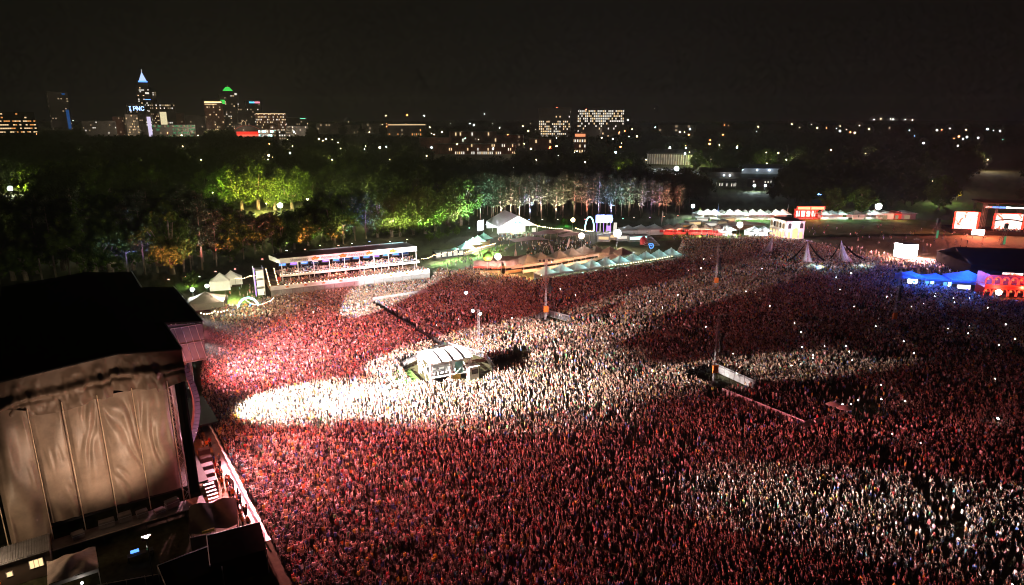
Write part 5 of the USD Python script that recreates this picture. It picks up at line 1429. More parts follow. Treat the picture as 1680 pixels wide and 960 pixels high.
# clusters of kiosks in the mid field, seen between lamps
for k, (px, py, w, m_) in enumerate(((990, 397, 5, 'grey_panel'), (1003, 394, 6, 'canvas'), (1022, 396, 5, 'grey_metal'), (1047, 397, 8, 'grey_metal'), (1140, 372, 7, 'canvas'), (1152, 366, 6, 'grey_panel'), (1166, 374, 6, 'white_fabric'), (1182, 371, 7, 'grey_panel'), (1197, 366, 6, 'canvas'), (1128, 378, 5, 'canvas'))):
    t = thing('kiosk', ['grey kiosk left of the orange lit grass', 'warm lit kiosk behind the orange grass', 'grey kiosk right of the orange grass', 'long grey kiosk with a blue white lamp', 'pale kiosk near the far lawn', 'grey kiosk below the far food tents', 'white kiosk below the blue flag', 'low grey kiosk right of the blue flag', 'small pale kiosk left of the sail roofed tent', 'pale kiosk at the pine edge'][k], 'kiosk', (*G(px, py), 0), 7 * k % 30 - 10)
    MB().box(-w / 2, w / 2, 0, 3, .02, 2.5).part('wall', M[m_], t); MB().box(-w / 2 - .3, w / 2 + .3, -1.0, 3.2, 2.51, 2.65).part('roof', M[m_], t)
    MB().box(-w / 2 + .5, w / 2 - .5, -.05, -.01, 1.0, 2.1).part('lit_hatch', E_[('warm', 'warm', 'white', 'teal', 'warm', 'white', 'white', 'warm_dim', 'warm', 'orange')[k]], t)
for p, c_, pw in ((G(1040, 398, 5), (.75, .95, 1), 1.4e3), (G(1005, 400, 3), (1, .6, .3), 1.2e3), (G(1175, 376, 4), (.9, 1, .9), 1.2e3), (G(1150, 372, 4), (1, .75, .5), 9e2)):
    lamp(None, (*p, 4), c_, pw, .4)
# a bright blue pinwheel ride and red/white tent top among the tents
pw_ = thing('spiral_sculpture', 'small bright blue spiral sculpture beside the dark pyramid', 'sculpture', (*G(1068, 404, 2), 0))
MB().path([((.3 + .1 * t) * math.cos(t), -.1, 2 + (.3 + .1 * t) * math.sin(t)) for t in np.linspace(0, 9, 24)], .16, 4).part('spiral', E_['screen_blue'], pw_); MB().bar((0, 0, 0), (0, 0, 1.8), .06).part('pole', M['alu'], pw_)
py_ = thing('pyramid_frame', 'dark slatted pyramid frame beside the red shell', 'sculpture', (*G(1066, 401), 0), 10)
for k in range(6):
    s = 3.0 * (1 - k / 6.5)
    MB().path([(-s, -s, k * .55 + .2), (s, -s, k * .55 + .2), (s, s, k * .55 + .2), (-s, s, k * .55 + .2), (-s, -s, k * .55 + .2)], .12, 4).part('slat', M['grey_metal'], py_)
rs_ = thing('red_shell', 'red lit half shell shelter on the far grass', 'shelter', (*G(1053, 400), 0), -30)
P = np.array([[(2.4 * math.cos(a) * math.sin(b), 2.4 * math.cos(b), 2.8 * math.sin(a)) for b in np.linspace(0, PI, 9)] for a in np.linspace(0.02, PI / 2 - .02, 7)])
MB().slab(P, (.03, .03, 0)).part('shell', M['red_fabric'], rs_, 40)
# scattered people on the lawns and the far field
rng = np.random.default_rng(77)
P = []


def strew(px, py, n):
    poly = pxpoly(list(zip(px, py)))
    pa = np.array(poly); c = 0
    while c < n:
        q = rng.uniform(pa.min(0), pa.max(0))
        if inside(q[None], pa)[0]:
            P.append((*q, 0)); c += 1


strew((1260, 1440, 1500, 1640, 1560, 1330), (394, 412, 432, 438, 462, 425), 420)
strew((1400, 1560, 1560, 1440), (424, 432, 444, 444), 320)
strew((1320, 1660, 1660, 1330), (370, 372, 420, 392), 90)
strew((706, 800, 840, 720), (468, 428, 434, 476), 210)
strew((820, 900, 880, 815), (386, 386, 394, 398), 150)
strew((850, 960, 985, 860), (402, 394, 412, 422), 170)
strew((720, 830, 840, 730), (436, 402, 410, 444), 60)
strew((1100, 1270, 1270, 1110), (388, 388, 396, 398), 200)
strew((370, 440, 440, 370), (480, 466, 498, 502), 25)
strew((560, 640, 706, 640, 610, 575), (496, 478, 466, 480, 490, 515), 0 + 160)
strew((1545, 1640, 1640, 1545), (474, 488, 500, 484), 90)
mass('field_visitors', 'festival visitors strolling over the lawns and the far field', np.array(P, float), (60, 200), 41, (.75, .03, .05, .05, .05, .12, .02))
# phone torches held up in the crowd
rng = np.random.default_rng(19)
tor = [(378, 517), (514, 512), (716, 534), (840, 522), (905, 430), (1067, 494), (1112, 484), (1087, 505), (1165, 424), (1150, 440), (1130, 444), (1250, 441), (1155, 425), (1263, 502), (1304, 530), (1401, 503), (1437, 535), (1353, 568), (1299, 600), (1515, 498), (1591, 489), (1620, 505), (1650, 532), (1556, 539), (1588, 547), (1665, 556), (1455, 487), (1495, 503), (1590, 534), (1511, 727), (1637, 686), (1463, 712), (1290, 780), (1560, 787), (945, 585), (1090, 600), (1239, 480), (1316, 570), (1378, 475), (752, 523), (1028, 452), (919, 474), (944, 484), (893, 507), (1158, 536), (1661, 958), (1372, 455), (1396, 448)]
cnt = {}
for k, (px, py) in enumerate(sorted(tor + [(int(a_), int(b_)) for a_, b_ in zip(rng.uniform(1180, 1675, 26), rng.uniform(455, 700, 26))])):
    x, y = G(px, py, 1.95)
    reg = 'red lit left crowd' if px < 760 else 'far middle crowd' if px < 1240 else 'dark right crowd'
    cnt[reg] = cnt.get(reg, 0) + 1
    t = thing('phone_torch', f'tiny white phone torch in the {reg}, {nth(cnt[reg] - 1)} from its left', 'phone', (x, y, 1.9), rng.uniform(0, 360), 'phone torches in the crowd')
    MB().box(-.04, .04, -.008, .008, -.08, .08).part('phone_case', M['black_box'], t)
    MB().sphere((0, -.06, .05), .11 if py < 700 else .08, 0).part('torch', E_['phone'], t)

# ------------------------------------------------------------------ trees
def leaf_mat(name, c, tr=.35):
    c = np.array(c)
    return usdkit.material(stage, '/World/Looks/' + name, {
        "g": ("geometry", {}), "o": ("object_info", {}), "mx": ("math", {"math_type": "multiply_add", "value2": .6}), "r": ("rgb_ramp", {"ramp": [(0, c * .65), (.5, c), (1, np.minimum(1, c * 1.35))]}),
        "d": ("diffuse_bsdf", {}), "t": ("translucent_bsdf", {}), "m": ("mix_closure", {"fac": tr})},
        [("g.random_per_island", "mx.value1"), ("o.random", "mx.value3"), ("g.random_per_island", "r.fac"), ("r.color", "d.color"), ("r.color", "t.color"), ("d.BSDF", "m.closure1"), ("t.BSDF", "m.closure2")], surface="m.closure")


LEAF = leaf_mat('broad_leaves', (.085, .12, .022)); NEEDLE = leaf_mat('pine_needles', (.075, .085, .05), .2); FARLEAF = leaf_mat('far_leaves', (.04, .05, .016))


def leaves(rng, centres, radii, per, size, flat=1.0):
    """small folded leaf clumps spread through clump volumes"""
    n = len(centres) * per
    c = np.repeat(centres, per, 0); r = np.repeat(radii, per)[:, None]
    d = rng.normal(size=(n, 3)); d /= np.linalg.norm(d, axis=1, keepdims=True)
    p = c + d * r * (rng.random((n, 1)) ** .4) * (1, 1, flat)
    a = rng.normal(size=(n, 3)); a /= np.linalg.norm(a, axis=1, keepdims=True)
    b = np.cross(a, rng.normal(size=(n, 3))); b /= np.linalg.norm(b, axis=1, keepdims=True)
    s = (size * rng.uniform(.6, 1.35, n))[:, None]
    v = np.stack([p - a * s, p + b * s * .55, p + a * s, p - b * s * .55], 1).reshape(-1, 3)
    i = np.arange(n)[:, None] * 4
    return v, np.vstack([i + [0, 1, 2], i + [0, 2, 3]])


def broad_tree(name, seed, h, R, per=46, clumps=95, size=.55, mt=None):
    rng = np.random.default_rng(seed)
    bp = blueprint(name)
    C, rad, limbs = [], [], MB()
    th = h * .3
    limbs.bar((0, 0, 0), (.1, .1, th), R * .07, R * .05, 8)
    while len(C) < clumps:
        q = rng.uniform(-1, 1, 3)
        if np.linalg.norm(q) < 1 and np.linalg.norm(q) > .45 - .3 * rng.random():
            w = .72 + .28 * math.sin(3 * math.atan2(q[1], q[0]) + seed)
            C.append((q[0] * R * w, q[1] * R * w, h * .545 + q[2] * h * .455 * (.85 + .15 * math.cos(5 * q[0])))); rad.append(rng.uniform(.12, .24) * R)
    for c in C[::6]:
        m = (np.array((0, 0, th)) + np.array(c)) / 2 + (0, 0, -.06 * h)
        limbs.bar((0, 0, th * .8), m, R * .035, R * .02, 5).bar(m, c, R * .02, R * .008, 4)
    limbs.part('trunk', M['bark'], bp)
    MB().add(*leaves(rng, np.array(C), np.array(rad), per, size)).part('crown', mt or LEAF, bp)
    return bp


def pine_tree(name, seed, h, per=34):
    rng = np.random.default_rng(seed)
    bp = blueprint(name)
    tr = MB()
    bend = rng.normal(0, .35, 2)
    P = [(bend[0] * math.sin(t * 2), bend[1] * math.sin(t * 1.7), h * t) for t in np.linspace(0, 1, 8)]
    for k in range(7):
        tr.bar(P[k], P[k + 1], .30 * (1 - .12 * k), .30 * (1 - .12 * (k + 1)), 7)
    C, rad = [], []
    n = 38
    for k in range(n):
        t = .30 + .68 * (k + rng.random()) / n
        L = (3.6 * (1 - ((t - .5) / .62) ** 2) if t > .5 else 2.6) * rng.uniform(.55, 1.25)
        a = rng.uniform(0, 2 * PI); z = h * t
        base = np.array((bend[0] * math.sin(t * 2), bend[1] * math.sin(t * 1.7), z)); tip = base + (math.cos(a) * L, math.sin(a) * L, L * rng.uniform(-.05, .45))
        tr.bar(base, tip, .07, .025, 4)
        for s in (.55, .8, 1.0):
            if rng.random() < .88:
                C.append(base + (tip - base) * s + rng.normal(0, .25, 3)); rad.append(rng.uniform(.6, 1.3))
    for k in range(5):
        z = h * rng.uniform(.15, .36); a = rng.uniform(0, 6.3)
        tr.bar((0, 0, z), (math.cos(a) * 1.3, math.sin(a) * 1.3, z + .2), .05, .02, 3)
    tr.part('trunk', M['bark'], bp)
    MB().add(*leaves(rng, np.array(C), np.array(rad), per, .34, .6)).part('crown', NEEDLE, bp)
    return bp


PINES = [pine_tree(f'pine_kind_{k}', 100 + k, 24 + k % 3, 46) for k in range(4)]
OAKS = [broad_tree('oak_kind_0', 3, 20, 10), broad_tree('oak_kind_1', 8, 17, 8.5), broad_tree('oak_kind_2', 14, 22, 11.5, 60, 120, .6)]
BUSH = broad_tree('bush_kind', 30, 4.2, 2.2, 26, 40, .3)
row = np.array([(-60, 470), (0, 462), (180, 452), (300, 447), (420, 418), (500, 404), (560, 397), (620, 390), (700, 380), (760, 368), (850, 357), (1000, 355), (1125, 349)], float)
rng = np.random.default_rng(6)
n_p, tally = 0, {}
crest = np.array([(-60, 330), (0, 318), (100, 310), (180, 314), (300, 310), (360, 322), (420, 346), (470, 346), (520, 322), (560, 306), (600, 312), (640, 306), (700, 293), (760, 285), (850, 281), (1000, 284), (1060, 291), (1125, 302)], float)
for r in range(4):
    px = -50 + 7 * r
    while px < 1118 + 4 * r:
        py = np.interp(px, row[:, 0], row[:, 1])
        p = G(px, py + 1.5)
        p = p * (1 + (r * 11 + rng.uniform(-3, 3)) / np.hypot(*p))
        big = 610 < px < 765 and r < 3
        zt = EYE_Z - (np.interp(px, crest[:, 0], crest[:, 1]) - 195) / 1070 * p[1] * .985
        sc = np.clip(zt / 24.5, .4, 1.15) * rng.uniform(.84, 1.05)
        where = 'behind the main stage' if px < 330 else 'behind the viewing stand' if px < 640 else 'by the garden bar' if px < 780 else 'behind the marquee' if px < 930 else 'by the lit sign' if px < 1040 else 'at the grove end'
        depth = ('in the front row', 'in the second row', 'in the third row', 'in the back row')[r]
        oak = rng.random() < (.7 if big else .45 if px < 610 else .0)
        kd = 'leafy tree' if oak else 'tall pine'
        tally[kd, where, r] = tally.get((kd, where, r), 0) + 1
        no = nth(tally[kd, where, r] - 1)
        lab = f'{no} {kd} from the left {depth} {where}'
        if oak:
            place(OAKS[1], 'leafy_tree', lab, 'tree', (*p, 0), rng.uniform(0, 360), 'trees of the grove', sc * 24.5 / 17.5 * .95)
        else:
            place(PINES[rng.integers(0, 4)], 'pine_tree', lab, 'tree', (*p, 0), rng.uniform(0, 360), 'trees of the grove', sc)
        n_p += 1
        px += rng.uniform(11, 24) * (1.0 if px > 300 else 1.25)
print('grove', n_p)
# coloured uplights at the foot of the grove
ups = [(222, 462, 'b', 1.6e3), (276, 457, 'r', 2.2e3), (326, 452, 'w', 1.0e3), (353, 444, 'r', 1.2e3), (305, 452, 'r', 1.2e3), (430, 424, 'r', 2.2e3), (385, 440, 'r', 1.4e3), (500, 408, 'r', 2.2e3), (470, 410, 'w', 1.0e3), (525, 402, 'g', 9e2), (555, 402, 'r', 1.6e3), (577, 399, 't', 1.2e3), (606, 396, 'b', 3.6e3), (640, 393, 'o', 4.2e3), (668, 390, 'o', 6e3),
       (700, 384, 'g', 6.5e3), (725, 380, 'g', 4e3), (748, 374, 'w', 4.5e3), (770, 372, 't', 4.6e3), (797, 366, 't', 3.6e3), (825, 361, 'n', 4.2e3), (850, 359, 'n', 4.4e3), (868, 359, 'b', 4.4e3), (890, 359, 'n', 4.2e3), (915, 359, 'n', 4.2e3), (938, 358, 'n', 3.2e3), (960, 358, 'r', 4.4e3), (985, 359, 'b', 4.4e3), (1005, 357, 'b', 3.6e3), (1022, 357, 't', 2.4e3), (1040, 356, 'n', 3.2e3), (1066, 356, 'v', 3.8e3), (1090, 354, 'r', 3.6e3), (1112, 353, 'r', 4.0e3)]
UC = dict(b=((.28, .38, 1), 'blue'), r=((1, .3, .25), 'red'), w=((.9, .92, 1), 'white'), g=((.55, 1, .42), 'green'), t=((.45, 1, .85), 'teal'), o=((.95, 1, .55), 'lime'), n=((1, .8, .66), 'amber'), v=((.65, .4, 1), 'violet'))
UM = {k: glow('uplight_' + c[1], c[0], 10) for k, c in UC.items()}
seen = {}
for px, py, c, pw in ups:
    p = G(px, py); p = p * (1 - (7.5 if px > 620 else 4.5) / np.hypot(*p))
    n = UC[c][1]
    where = 'behind the main stage' if px < 330 else 'behind the viewing stand' if px < 640 else 'by the garden bar' if px < 780 else 'behind the marquee' if px < 930 else 'round the lit sign' if px < 1040 else 'at the end of the grove'
    seen[n, where] = seen.get((n, where), 0) + 1
    t = thing('uplight', f'{nth(seen[n, where] - 1)} {n} floodlight at the foot of the trees {where}', 'floodlight', (*p, 0), 0, 'coloured floodlights of the grove')
    MB().cbox((0, 0, .05), .7, .4, .5).part('housing', M['black_box'], t)
    MB().box(-.3, .3, .1, .18, .56, .66).part('lens', UM[c], t)
    d_ = p / np.hypot(*p)
    lamp(None, (*(p + d_ * .6), 1.0), {'r': (1, .24, .18), 'b': (.2, .28, 1)}.get(c, UC[c][0]) if px < 620 else UC[c][0], pw * (7.0 if px < 620 else 4.2 if px < 740 else 11.0), .3, (*(p + d_ * 11), 15.5), 42, .9)
# broad trees lit by lamps beyond the grove
lit = [(398, 352, 2, 1.05), (425, 350, 2, 1.15), (452, 351, 0, 1.1), (480, 350, 2, .95), (372, 342, 0, .95), (340, 338, 1, 1.0), (510, 338, 1, .8), (545, 332, 0, 1.05), (580, 328, 2, .95), (612, 326, 0, .95), (100, 338, 0, 1.1), (130, 334, 2, 1.0), (60, 336, 1, 1.1), (215, 340, 2, 1.0), (255, 338, 0, 1.0), (175, 344, 2, .9)]
for k, (px, py, kind, s) in enumerate(lit):
    p = G(px, py)
    p = p * (1 + 15 / np.hypot(*p))
    lab = 'broad yellow green tree behind the dazzling lamp' if 365 < px < 500 else 'green lit tree right of the dazzling lamp' if px > 500 else 'dim olive tree far behind the main stage roof' if px < 300 else 'small green lit tree left of the big yellow green ones'
    lab += ', ' + nth(sum(q[0] < px and (q[0] > 365) == (px > 365) and (q[0] > 500) == (px > 500) and (q[0] > 300) == (px > 300) for q in lit)) + ' from the left'
    place(OAKS[kind], 'broad_tree', lab, 'tree', (*p, 0), 40 * k, 'broad trees beyond the grove', s * 1.15)
for k, (px, py, kind, s, lab) in enumerate(((1141, 279, 1, 1.0, 'slim green lit tree at the corner of the columned building'), (1138, 260, 1, .9, 'bright green lit tree top behind the columned building'), (1246, 275, 0, .9, 'left bright green tree behind the long shed'), (1258, 274, 2, .95, 'right bright green tree behind the long shed'), (1005, 292, 0, .9, 'yellow green lit tree beside the car park'), (1030, 290, 1, .9, 'lit tree at the left edge of the car park'), (1540, 345, 1, 1.1, 'green lit tree left of the second stage'), (1363, 352, 1, .8, 'tall thin green lit tree behind the far row of tents'), (1412, 354, 1, .9, 'grey tree by the far flood lamp'), (735, 288, 0, .9, 'golden lit tree beyond the grove'), (1130, 300, 1, .7, 'small green tree below the car park bank'))):
    p = G(px, py)
    place(OAKS[kind], 'broad_tree', lab, 'tree', (*p, float(hill(np.array([p[0]]), np.array([p[1]]))[0])), 60 * k, None, s)
for k, (px, py) in enumerate(((318, 466), (312, 472), (720, 392), (735, 388), (750, 386), (880, 376), (925, 372), (705, 396), (1148, 354), (1300, 352))):
    place(BUSH, 'bush', ['yellow green bush by the left flood lamp', 'small bush against the dark stage roof', 'low lit bush under the green trees', 'second low bush under the green trees', 'right low bush under the green trees', 'bright green lit bush behind the marquee', 'bright green shrub among the pines', 'left low bush behind the viewing stand', 'bush at the left end of the far lawn', 'bush beside the red bar'][k], 'bush', (*G(px, py), 0), 30 * k)
p = G(880, 372); lamp(None, (p[0], p[1] - 2.5, .8), (.1, 1, .1), 9e2, .2); p = G(925, 370); lamp(None, (p[0], p[1] - 2.5, .8), (.1, 1, .1), 9e2, .2)  # unseen green lamps, placed to light the two bushes
p = G(318, 466); lamp(None, (p[0], p[1] - 2.2, 1.), (.5, 1, .15), 5e2, .2)  # unseen lamp, placed to light the bush by the flood lamp

# ------------------------------------------------------------------ buildings of the city and its edge
RNGB = np.random.default_rng(23)
CLEAR, SIGHT = [], []


def building(name, label, px0, px1, pyt, Y, wall, floors, cols, lit, wm, depth=None, group=None, extra=None, roof='dark_wall', ww=.55, wh=.5, rows=None, turn=None, cat='building', low=0.0, pyb=None):
    x0, zt = ZY(px0, pyt, Y); x1, _ = ZY(px1, pyt, Y)
    xc = (x0 + x1) / 2; w = (x1 - x0); z0 = float(hill(np.array([xc]), np.array([Y]))[0]) - 2
    h = zt - z0
    depth = depth or min(w * .8, 40)
    rz = -math.degrees(math.atan2(xc, Y)) + (RNGB.uniform(-12, 12) if turn is None else turn)
    t = thing(name, label, cat, (xc, Y, z0), rz, group)
    MB().box(-w / 2, w / 2, 0, depth, 0, h).part('wall', M[wall], t)
    MB().box(-w / 2 - .3, w / 2 + .3, -.3, depth + .3, h + .02, h + .02 + max(.5, h * .015)).part('roof', M[roof], t)
    mbs = {}
    fh = (h - low) / floors
    for r in range(floors):
        for c in range(cols):
            pr = lit(r / max(1, floors - 1), c / max(1, cols - 1)) if callable(lit) else lit
            if RNGB.random() < pr:
                m_ = wm if isinstance(wm, str) else wm[RNGB.integers(0, len(wm))]
                cw = w / cols
                x = -w / 2 + cw * (c + .5); z = low + fh * (r + .35)
                mbs.setdefault(m_, MB()).box(x - cw * ww / 2, x + cw * ww / 2, -.35, -.05, z, z + fh * wh)
    for s in (0, 1):       # some windows on the side that may show
        for r in range(0, floors, 2):
            if RNGB.random() < .4 and mbs:
                m_ = list(mbs)[0]; z = low + fh * (r + .35); xs = -w / 2 - .3 if s == 0 else w / 2 + .05
                mbs[m_].box(xs, xs + .25, depth * .3, depth * .3 + 2.5, z, z + fh * wh)
    for m_, mb in mbs.items():
        mb.part('lit_window', E_[m_], t, kind='stuff')
    if extra:
        extra(t, w, h, depth)
    CLEAR.append((xc, Y, w * .6 + 8))
    SIGHT.append((px0 - 2, px1 + 2, pyb or (min(pyt + 45, 221) if Y > 1500 else pyt + 20), Y))
    return t


def band(m_, z0, z1, a=-.5, b=.5):
    return lambda t, w, h, d: MB().box(w * a, w * b, -.6, -.4, h * z0, h * z1).part('light_band', E_[m_], t)


def spire(t, w, h, d):
    MB().box(-w * .36, w * .40, d * .1, d * .9, h, h * 1.10).part('upper_block', M['dark_wall'], t)
    MB().prism([(-w * .30, d * .2), (w * .34, d * .2), (w * .34, d * .8), (-w * .30, d * .8)], h * 1.101, h * 1.13).part('crown', E_['blue'], t)
    c = (w * .02, d * .5)
    MB().bar((*c, h * 1.13), (*c, h * 1.30), w * .30, .8, 8).part('spire', glow('spire_light', (.45, .6, 1), 1.4), t)
    MB().bar((*c, h * 1.30), (*c, h * 1.37), .8, .3, 5).part('needle', glow('needle_light', (.9, .8, .9), 1.2), t)
    MB().box(-w * .3, w * .1, -.5, -.3, h * .93, h * .95).box(w * .15, w * .45, -.5, -.3, h * .86, h * .90).part('crown_window', E_['white'], t)
    MB().box(w * .1, w * .5, -.6, -.4, h * .74, h * .76).part('light_band', E_['blue'], t)


def greentop(t, w, h, d):
    MB().box(-w * .28, w * .30, d * .2, d * .8, h, h * 1.10).part('upper_block', M['dark_wall'], t)
    MB().bar((0, d * .5, h * 1.101), (0, d * .5, h * 1.20), w * .28, w * .1, 4).part('green_crown', E_['green'], t)
    MB().bar((0, d * .5, h * 1.2), (0, d * .5, h * 1.25), .9, .3, 4).part('finial', E_['warm_dim'], t)
    MB().box(-w * .48, -w * .25, -.6, -.3, h * .78, h * .88).box(w * .32, w * .48, -.7, -.4, h * .05, h * .42).part('green_strip', E_['green'], t)
    MB().box(w * .30, w * .42, -.5, -.2, h * 1.0, h * 1.05).part('lamp', E_['white'], t)


def sign(t, w, h, d):
    m = meshkit.text_mesh('I PNC', h * .13, .4, True); v = np.array(m.vertices); s = w * .86 / v[:, 0].max()
    MB().add(np.column_stack([v[:, 0] * s - w * .43, -.6 - v[:, 2], v[:, 1] + h * .82]), m.faces).part('lettering', glow('blue_lettering', (.35, .55, 1), 3), t)


def beacon(x=.4, z=1.05):
    return lambda t, w, h, d: (MB().bar((w * (x - .5), d / 2, h), (w * (x - .5), d / 2, h * z), .4).part('antenna', M['dark_metal'], t), MB().sphere((w * (x - .5), d / 2, h * z), 1.5, 1).part('beacon', E_['red_dot'], t))


def bowl(t, w, h, d):
    MB().box(-w * .45, w * .45, -.9, -.5, .15 * h, h * .5).part('lit_front', E_['red_hall'], t)
    MB().box(-w * .43, w * .43, -1.2, -.95, .12 * h, h * .26).part('lower_light', glow('bowl_light', (1, .12, .07), 1.8), t)
    P = np.array([[(x * w, y * d - 2, h * (1.0 - .35 * (2 * x) ** 2) + .05) for y in (0, .5, 1)] for x in np.linspace(-.52, .52, 9)])
    MB().slab(P, (0, 0, 1)).part('canopy', M['red_paint'], t)


top_lit = lambda r, c: .75 if r > .7 else .12
B = building
B('office_building', 'long office at the left edge with orange lit storeys', -40, 46, 184, 1500, 'dark_wall', 8, 30, lambda r, c: .75 if r < .75 and c > .2 else .1, ['warm', 'orange', 'warm'], 30, ww=.9, wh=.35)
B('apartment_tower', 'dark tower with a blue lit edge at the far left', 80, 108, 152, 1900, 'dark_wall', 18, 7, .10, ['warm_dim'], 25, extra=lambda t, w, h, d: (MB().box(w * .26, w * .42, -.6, -.3, .02 * h, h * .62).part('blue_strip', E_['blue_dim'], t), MB().box(w * .2, w * .36, -.6, -.3, .95 * h, h * .99).part('blue_sign', E_['blue_dim'], t)))
B('spire_tower', 'tallest tower with a blue white lit spire', 224, 243, 143, 2000, 'dark_wall', 26, 5, lambda r, c: .16, ['warm', 'white'], 36, extra=spire)
B('bank_building', 'dark block carrying blue lit lettering left of the spire tower', 210, 236, 172, 1960, 'dark_wall', 11, 9, .10, ['warm_dim', 'white'], 30, extra=sign)
B('office_tower', 'grey tower with an orange roof line right of the spire tower', 240, 255, 151, 2060, 'stone', 22, 5, .10, ['white', 'warm_dim'], 30, extra=band('orange', .70, .72, -.3, .9))
B('office_building', 'wide block with a bright top storey below the grey tower', 244, 284, 171, 1990, 'dark_wall', 11, 14, lambda r, c: .6 if r > .85 else .14, ['white', 'warm', 'warm_dim'], 30)
B('floodlit_tower', 'narrow pale yellow floodlit tower', 262, 272, 183, 1900, 'stone', 8, 2, .0, ['warm'], 16, extra=lambda t, w, h, d: MB().box(-w * .48, w * .48, -.6, -.1, h * .12, h * .98).part('lit_facade', glow('painted_floodlight', (1, .86, .5), .85), t))  # floodlight on the wall painted as a glowing sheet
B('office_building', 'brown office with small warm windows behind the floodlit tower', 246, 262, 186, 1930, 'brick', 11, 7, .45, ['warm_dim', 'warm'], 25)
B('sign_tower', 'slim tower with a violet white vertical light strip', 238, 248, 190, 1850, 'dark_wall', 8, 2, .2, ['white'], 16, extra=lambda t, w, h, d: MB().box(-w * .25, w * .3, -.7, -.3, .02 * h, h * .95).part('light_strip', glow('violet_strip', (.8, .7, 1), 1.0), t))
B('office_building', 'low block with yellow lit windows left of the spire tower', 206, 224, 188, 1880, 'stone', 8, 7, lambda r, c: .65 if r < .5 else .3, ['warm', 'warm_dim'], 25)
B('parking_garage', 'low green lit parking garage', 254, 316, 205, 1750, 'concrete', 4, 26, lambda r, c: .8 if c > .45 else .35, ['green_dim', 'green_dim', 'warm_dim'], 40, ww=.75, wh=.55)
B('office_building', 'dim brown block between the low lit blocks at the left', 186, 212, 192, 1900, 'brick', 7, 10, .16, ['warm_dim'], 25)
B('office_building', 'dim low block near the city left end', 138, 186, 199, 1800, 'dark_wall', 6, 18, .10, ['warm_dim', 'white'], 25)
B('office_building', 'block with few lit windows right of the floodlit tower', 270, 300, 186, 2020, 'brick', 9, 10, .16, ['white', 'warm_dim'], 25)
B('office_building', 'dark quiet block left of the bright topped tower', 304, 334, 190, 2000, 'dark_wall', 8, 9, .06, ['warm_dim'], 25)
B('hotel', 'brown block crowned by a bright yellow band', 335, 363, 166, 1980, 'brick', 14, 9, .18, ['warm_dim', 'warm'], 32, extra=lambda t, w, h, d: (MB().box(-w * .46, w * .46, -.8, -.4, h * .955, h * .985).part('light_band', glow('yellow_band', (1, .8, .35), 2.6), t), MB().box(-w * .46, w * .2, -.8, -.4, h * .90, h * .925).part('light_band', E_['warm'], t)))
B('green_tower', 'stepped tower with a green lit crown', 361, 390, 156, 2010, 'dark_wall', 20, 9, lambda r, c: .2, ['white', 'warm', 'warm_dim'], 34, extra=greentop)
B('office_building', 'dark block with an outlined lit arch', 390, 404, 178, 1990, 'dark_wall', 10, 4, .2, ['warm_dim'], 22, extra=lambda t, w, h, d: MB().path([(-w * .2, -.6, .05 * h), (-w * .2, -.6, h * .5), (0, -.6, h * .56), (w * .25, -.6, h * .5), (w * .25, -.6, .05 * h)], .5, 4).part('arch_outline', E_['warm'], t))
B('office_tower', 'tower with a blue and red sign on its top', 404, 428, 166, 2040, 'dark_wall', 14, 9, .14, ['white', 'warm_dim'], 30, extra=lambda t, w, h, d: (MB().box(-w * .3, w * .05, -.7, -.4, h * .94, h * .985).part('blue_sign', glow('teal_sign', (.1, .6, 1), 1.6), t), MB().box(w * .06, w * .4, -.7, -.4, h * .94, h * .985).part('red_sign', glow('pink_sign', (1, .25, .35), 1.6), t)))
B('concert_hall', 'low hall glowing bright red', 386, 425, 206, 1780, 'dark_wall', 2, 4, 0., ['warm'], 30, extra=bowl)
B('hotel', 'hotel slab with a grid of warm windows', 421, 467, 186, 1850, 'brick', 9, 20, lambda r, c: .5 if r > .6 else .3, ['warm', 'warm', 'white'], 26, extra=band('warm', .965, 1.0))
B('office_building', 'dim block with a green light at its top right', 468, 502, 194, 1950, 'dark_wall', 7, 10, .22, ['warm_dim', 'white'], 25, extra=lambda t, w, h, d: MB().box(w * .2, w * .45, -.7, -.4, h * .96, h * 1.0).part('green_sign', glow('green_sign', (.2, 1, .55), 1.6), t))
B('office_building', 'low white lit shed below the hotel slab', 424, 452, 213, 1700, 'stone', 2, 9, .8, ['white', 'teal'], 20, ww=.8)
B('office_building', 'low lit block right of the hotel slab', 470, 505, 207, 1720, 'concrete', 4, 12, .35, ['white', 'warm_dim'], 25)
B('apartment_house', 'small dim tower below the hotel slab', 449, 468, 215, 1300, 'stone', 5, 5, .4, ['warm_dim', 'white'], 18)
B('long_building', 'long low building with a glowing orange roof edge', 637, 698, 204, 1700, 'dark_wall', 3, 18, .18, ['orange', 'warm_dim'], 24, extra=band('warm', .93, 1.0))
B('campus_block', 'dark campus block with paired lit windows', 738, 815, 216, 1150, 'brick', 3, 20, lambda r, c: .22, ['warm', 'white'], 22, pyb=232)
B('campus_block', 'dim campus block behind the grove', 800, 858, 222, 1250, 'brick', 3, 14, .12, ['warm_dim'], 22, pyb=238)
B('campus_block', 'long campus building with a row of bright tall windows', 712, 846, 237, 950, 'brick', 3, 40, lambda r, c: .65 if r < .4 and c > .25 else .1, ['warm', 'white'], 20, ww=.5, wh=.7, pyb=256)
B('campus_block', 'low dim range left of the bright tall windows', 690, 740, 226, 1050, 'brick', 2, 12, .08, ['warm_dim'], 20, pyb=238)
B('hospital_block', 'left residence tower with warm windows in its lower storeys', 884, 936, 178, 1800, 'dark_wall', 12, 17, lambda r, c: .62 if r < .55 else .05, ['warm', 'white'], 30, ww=.62, wh=.62, extra=beacon(.55, 1.03))
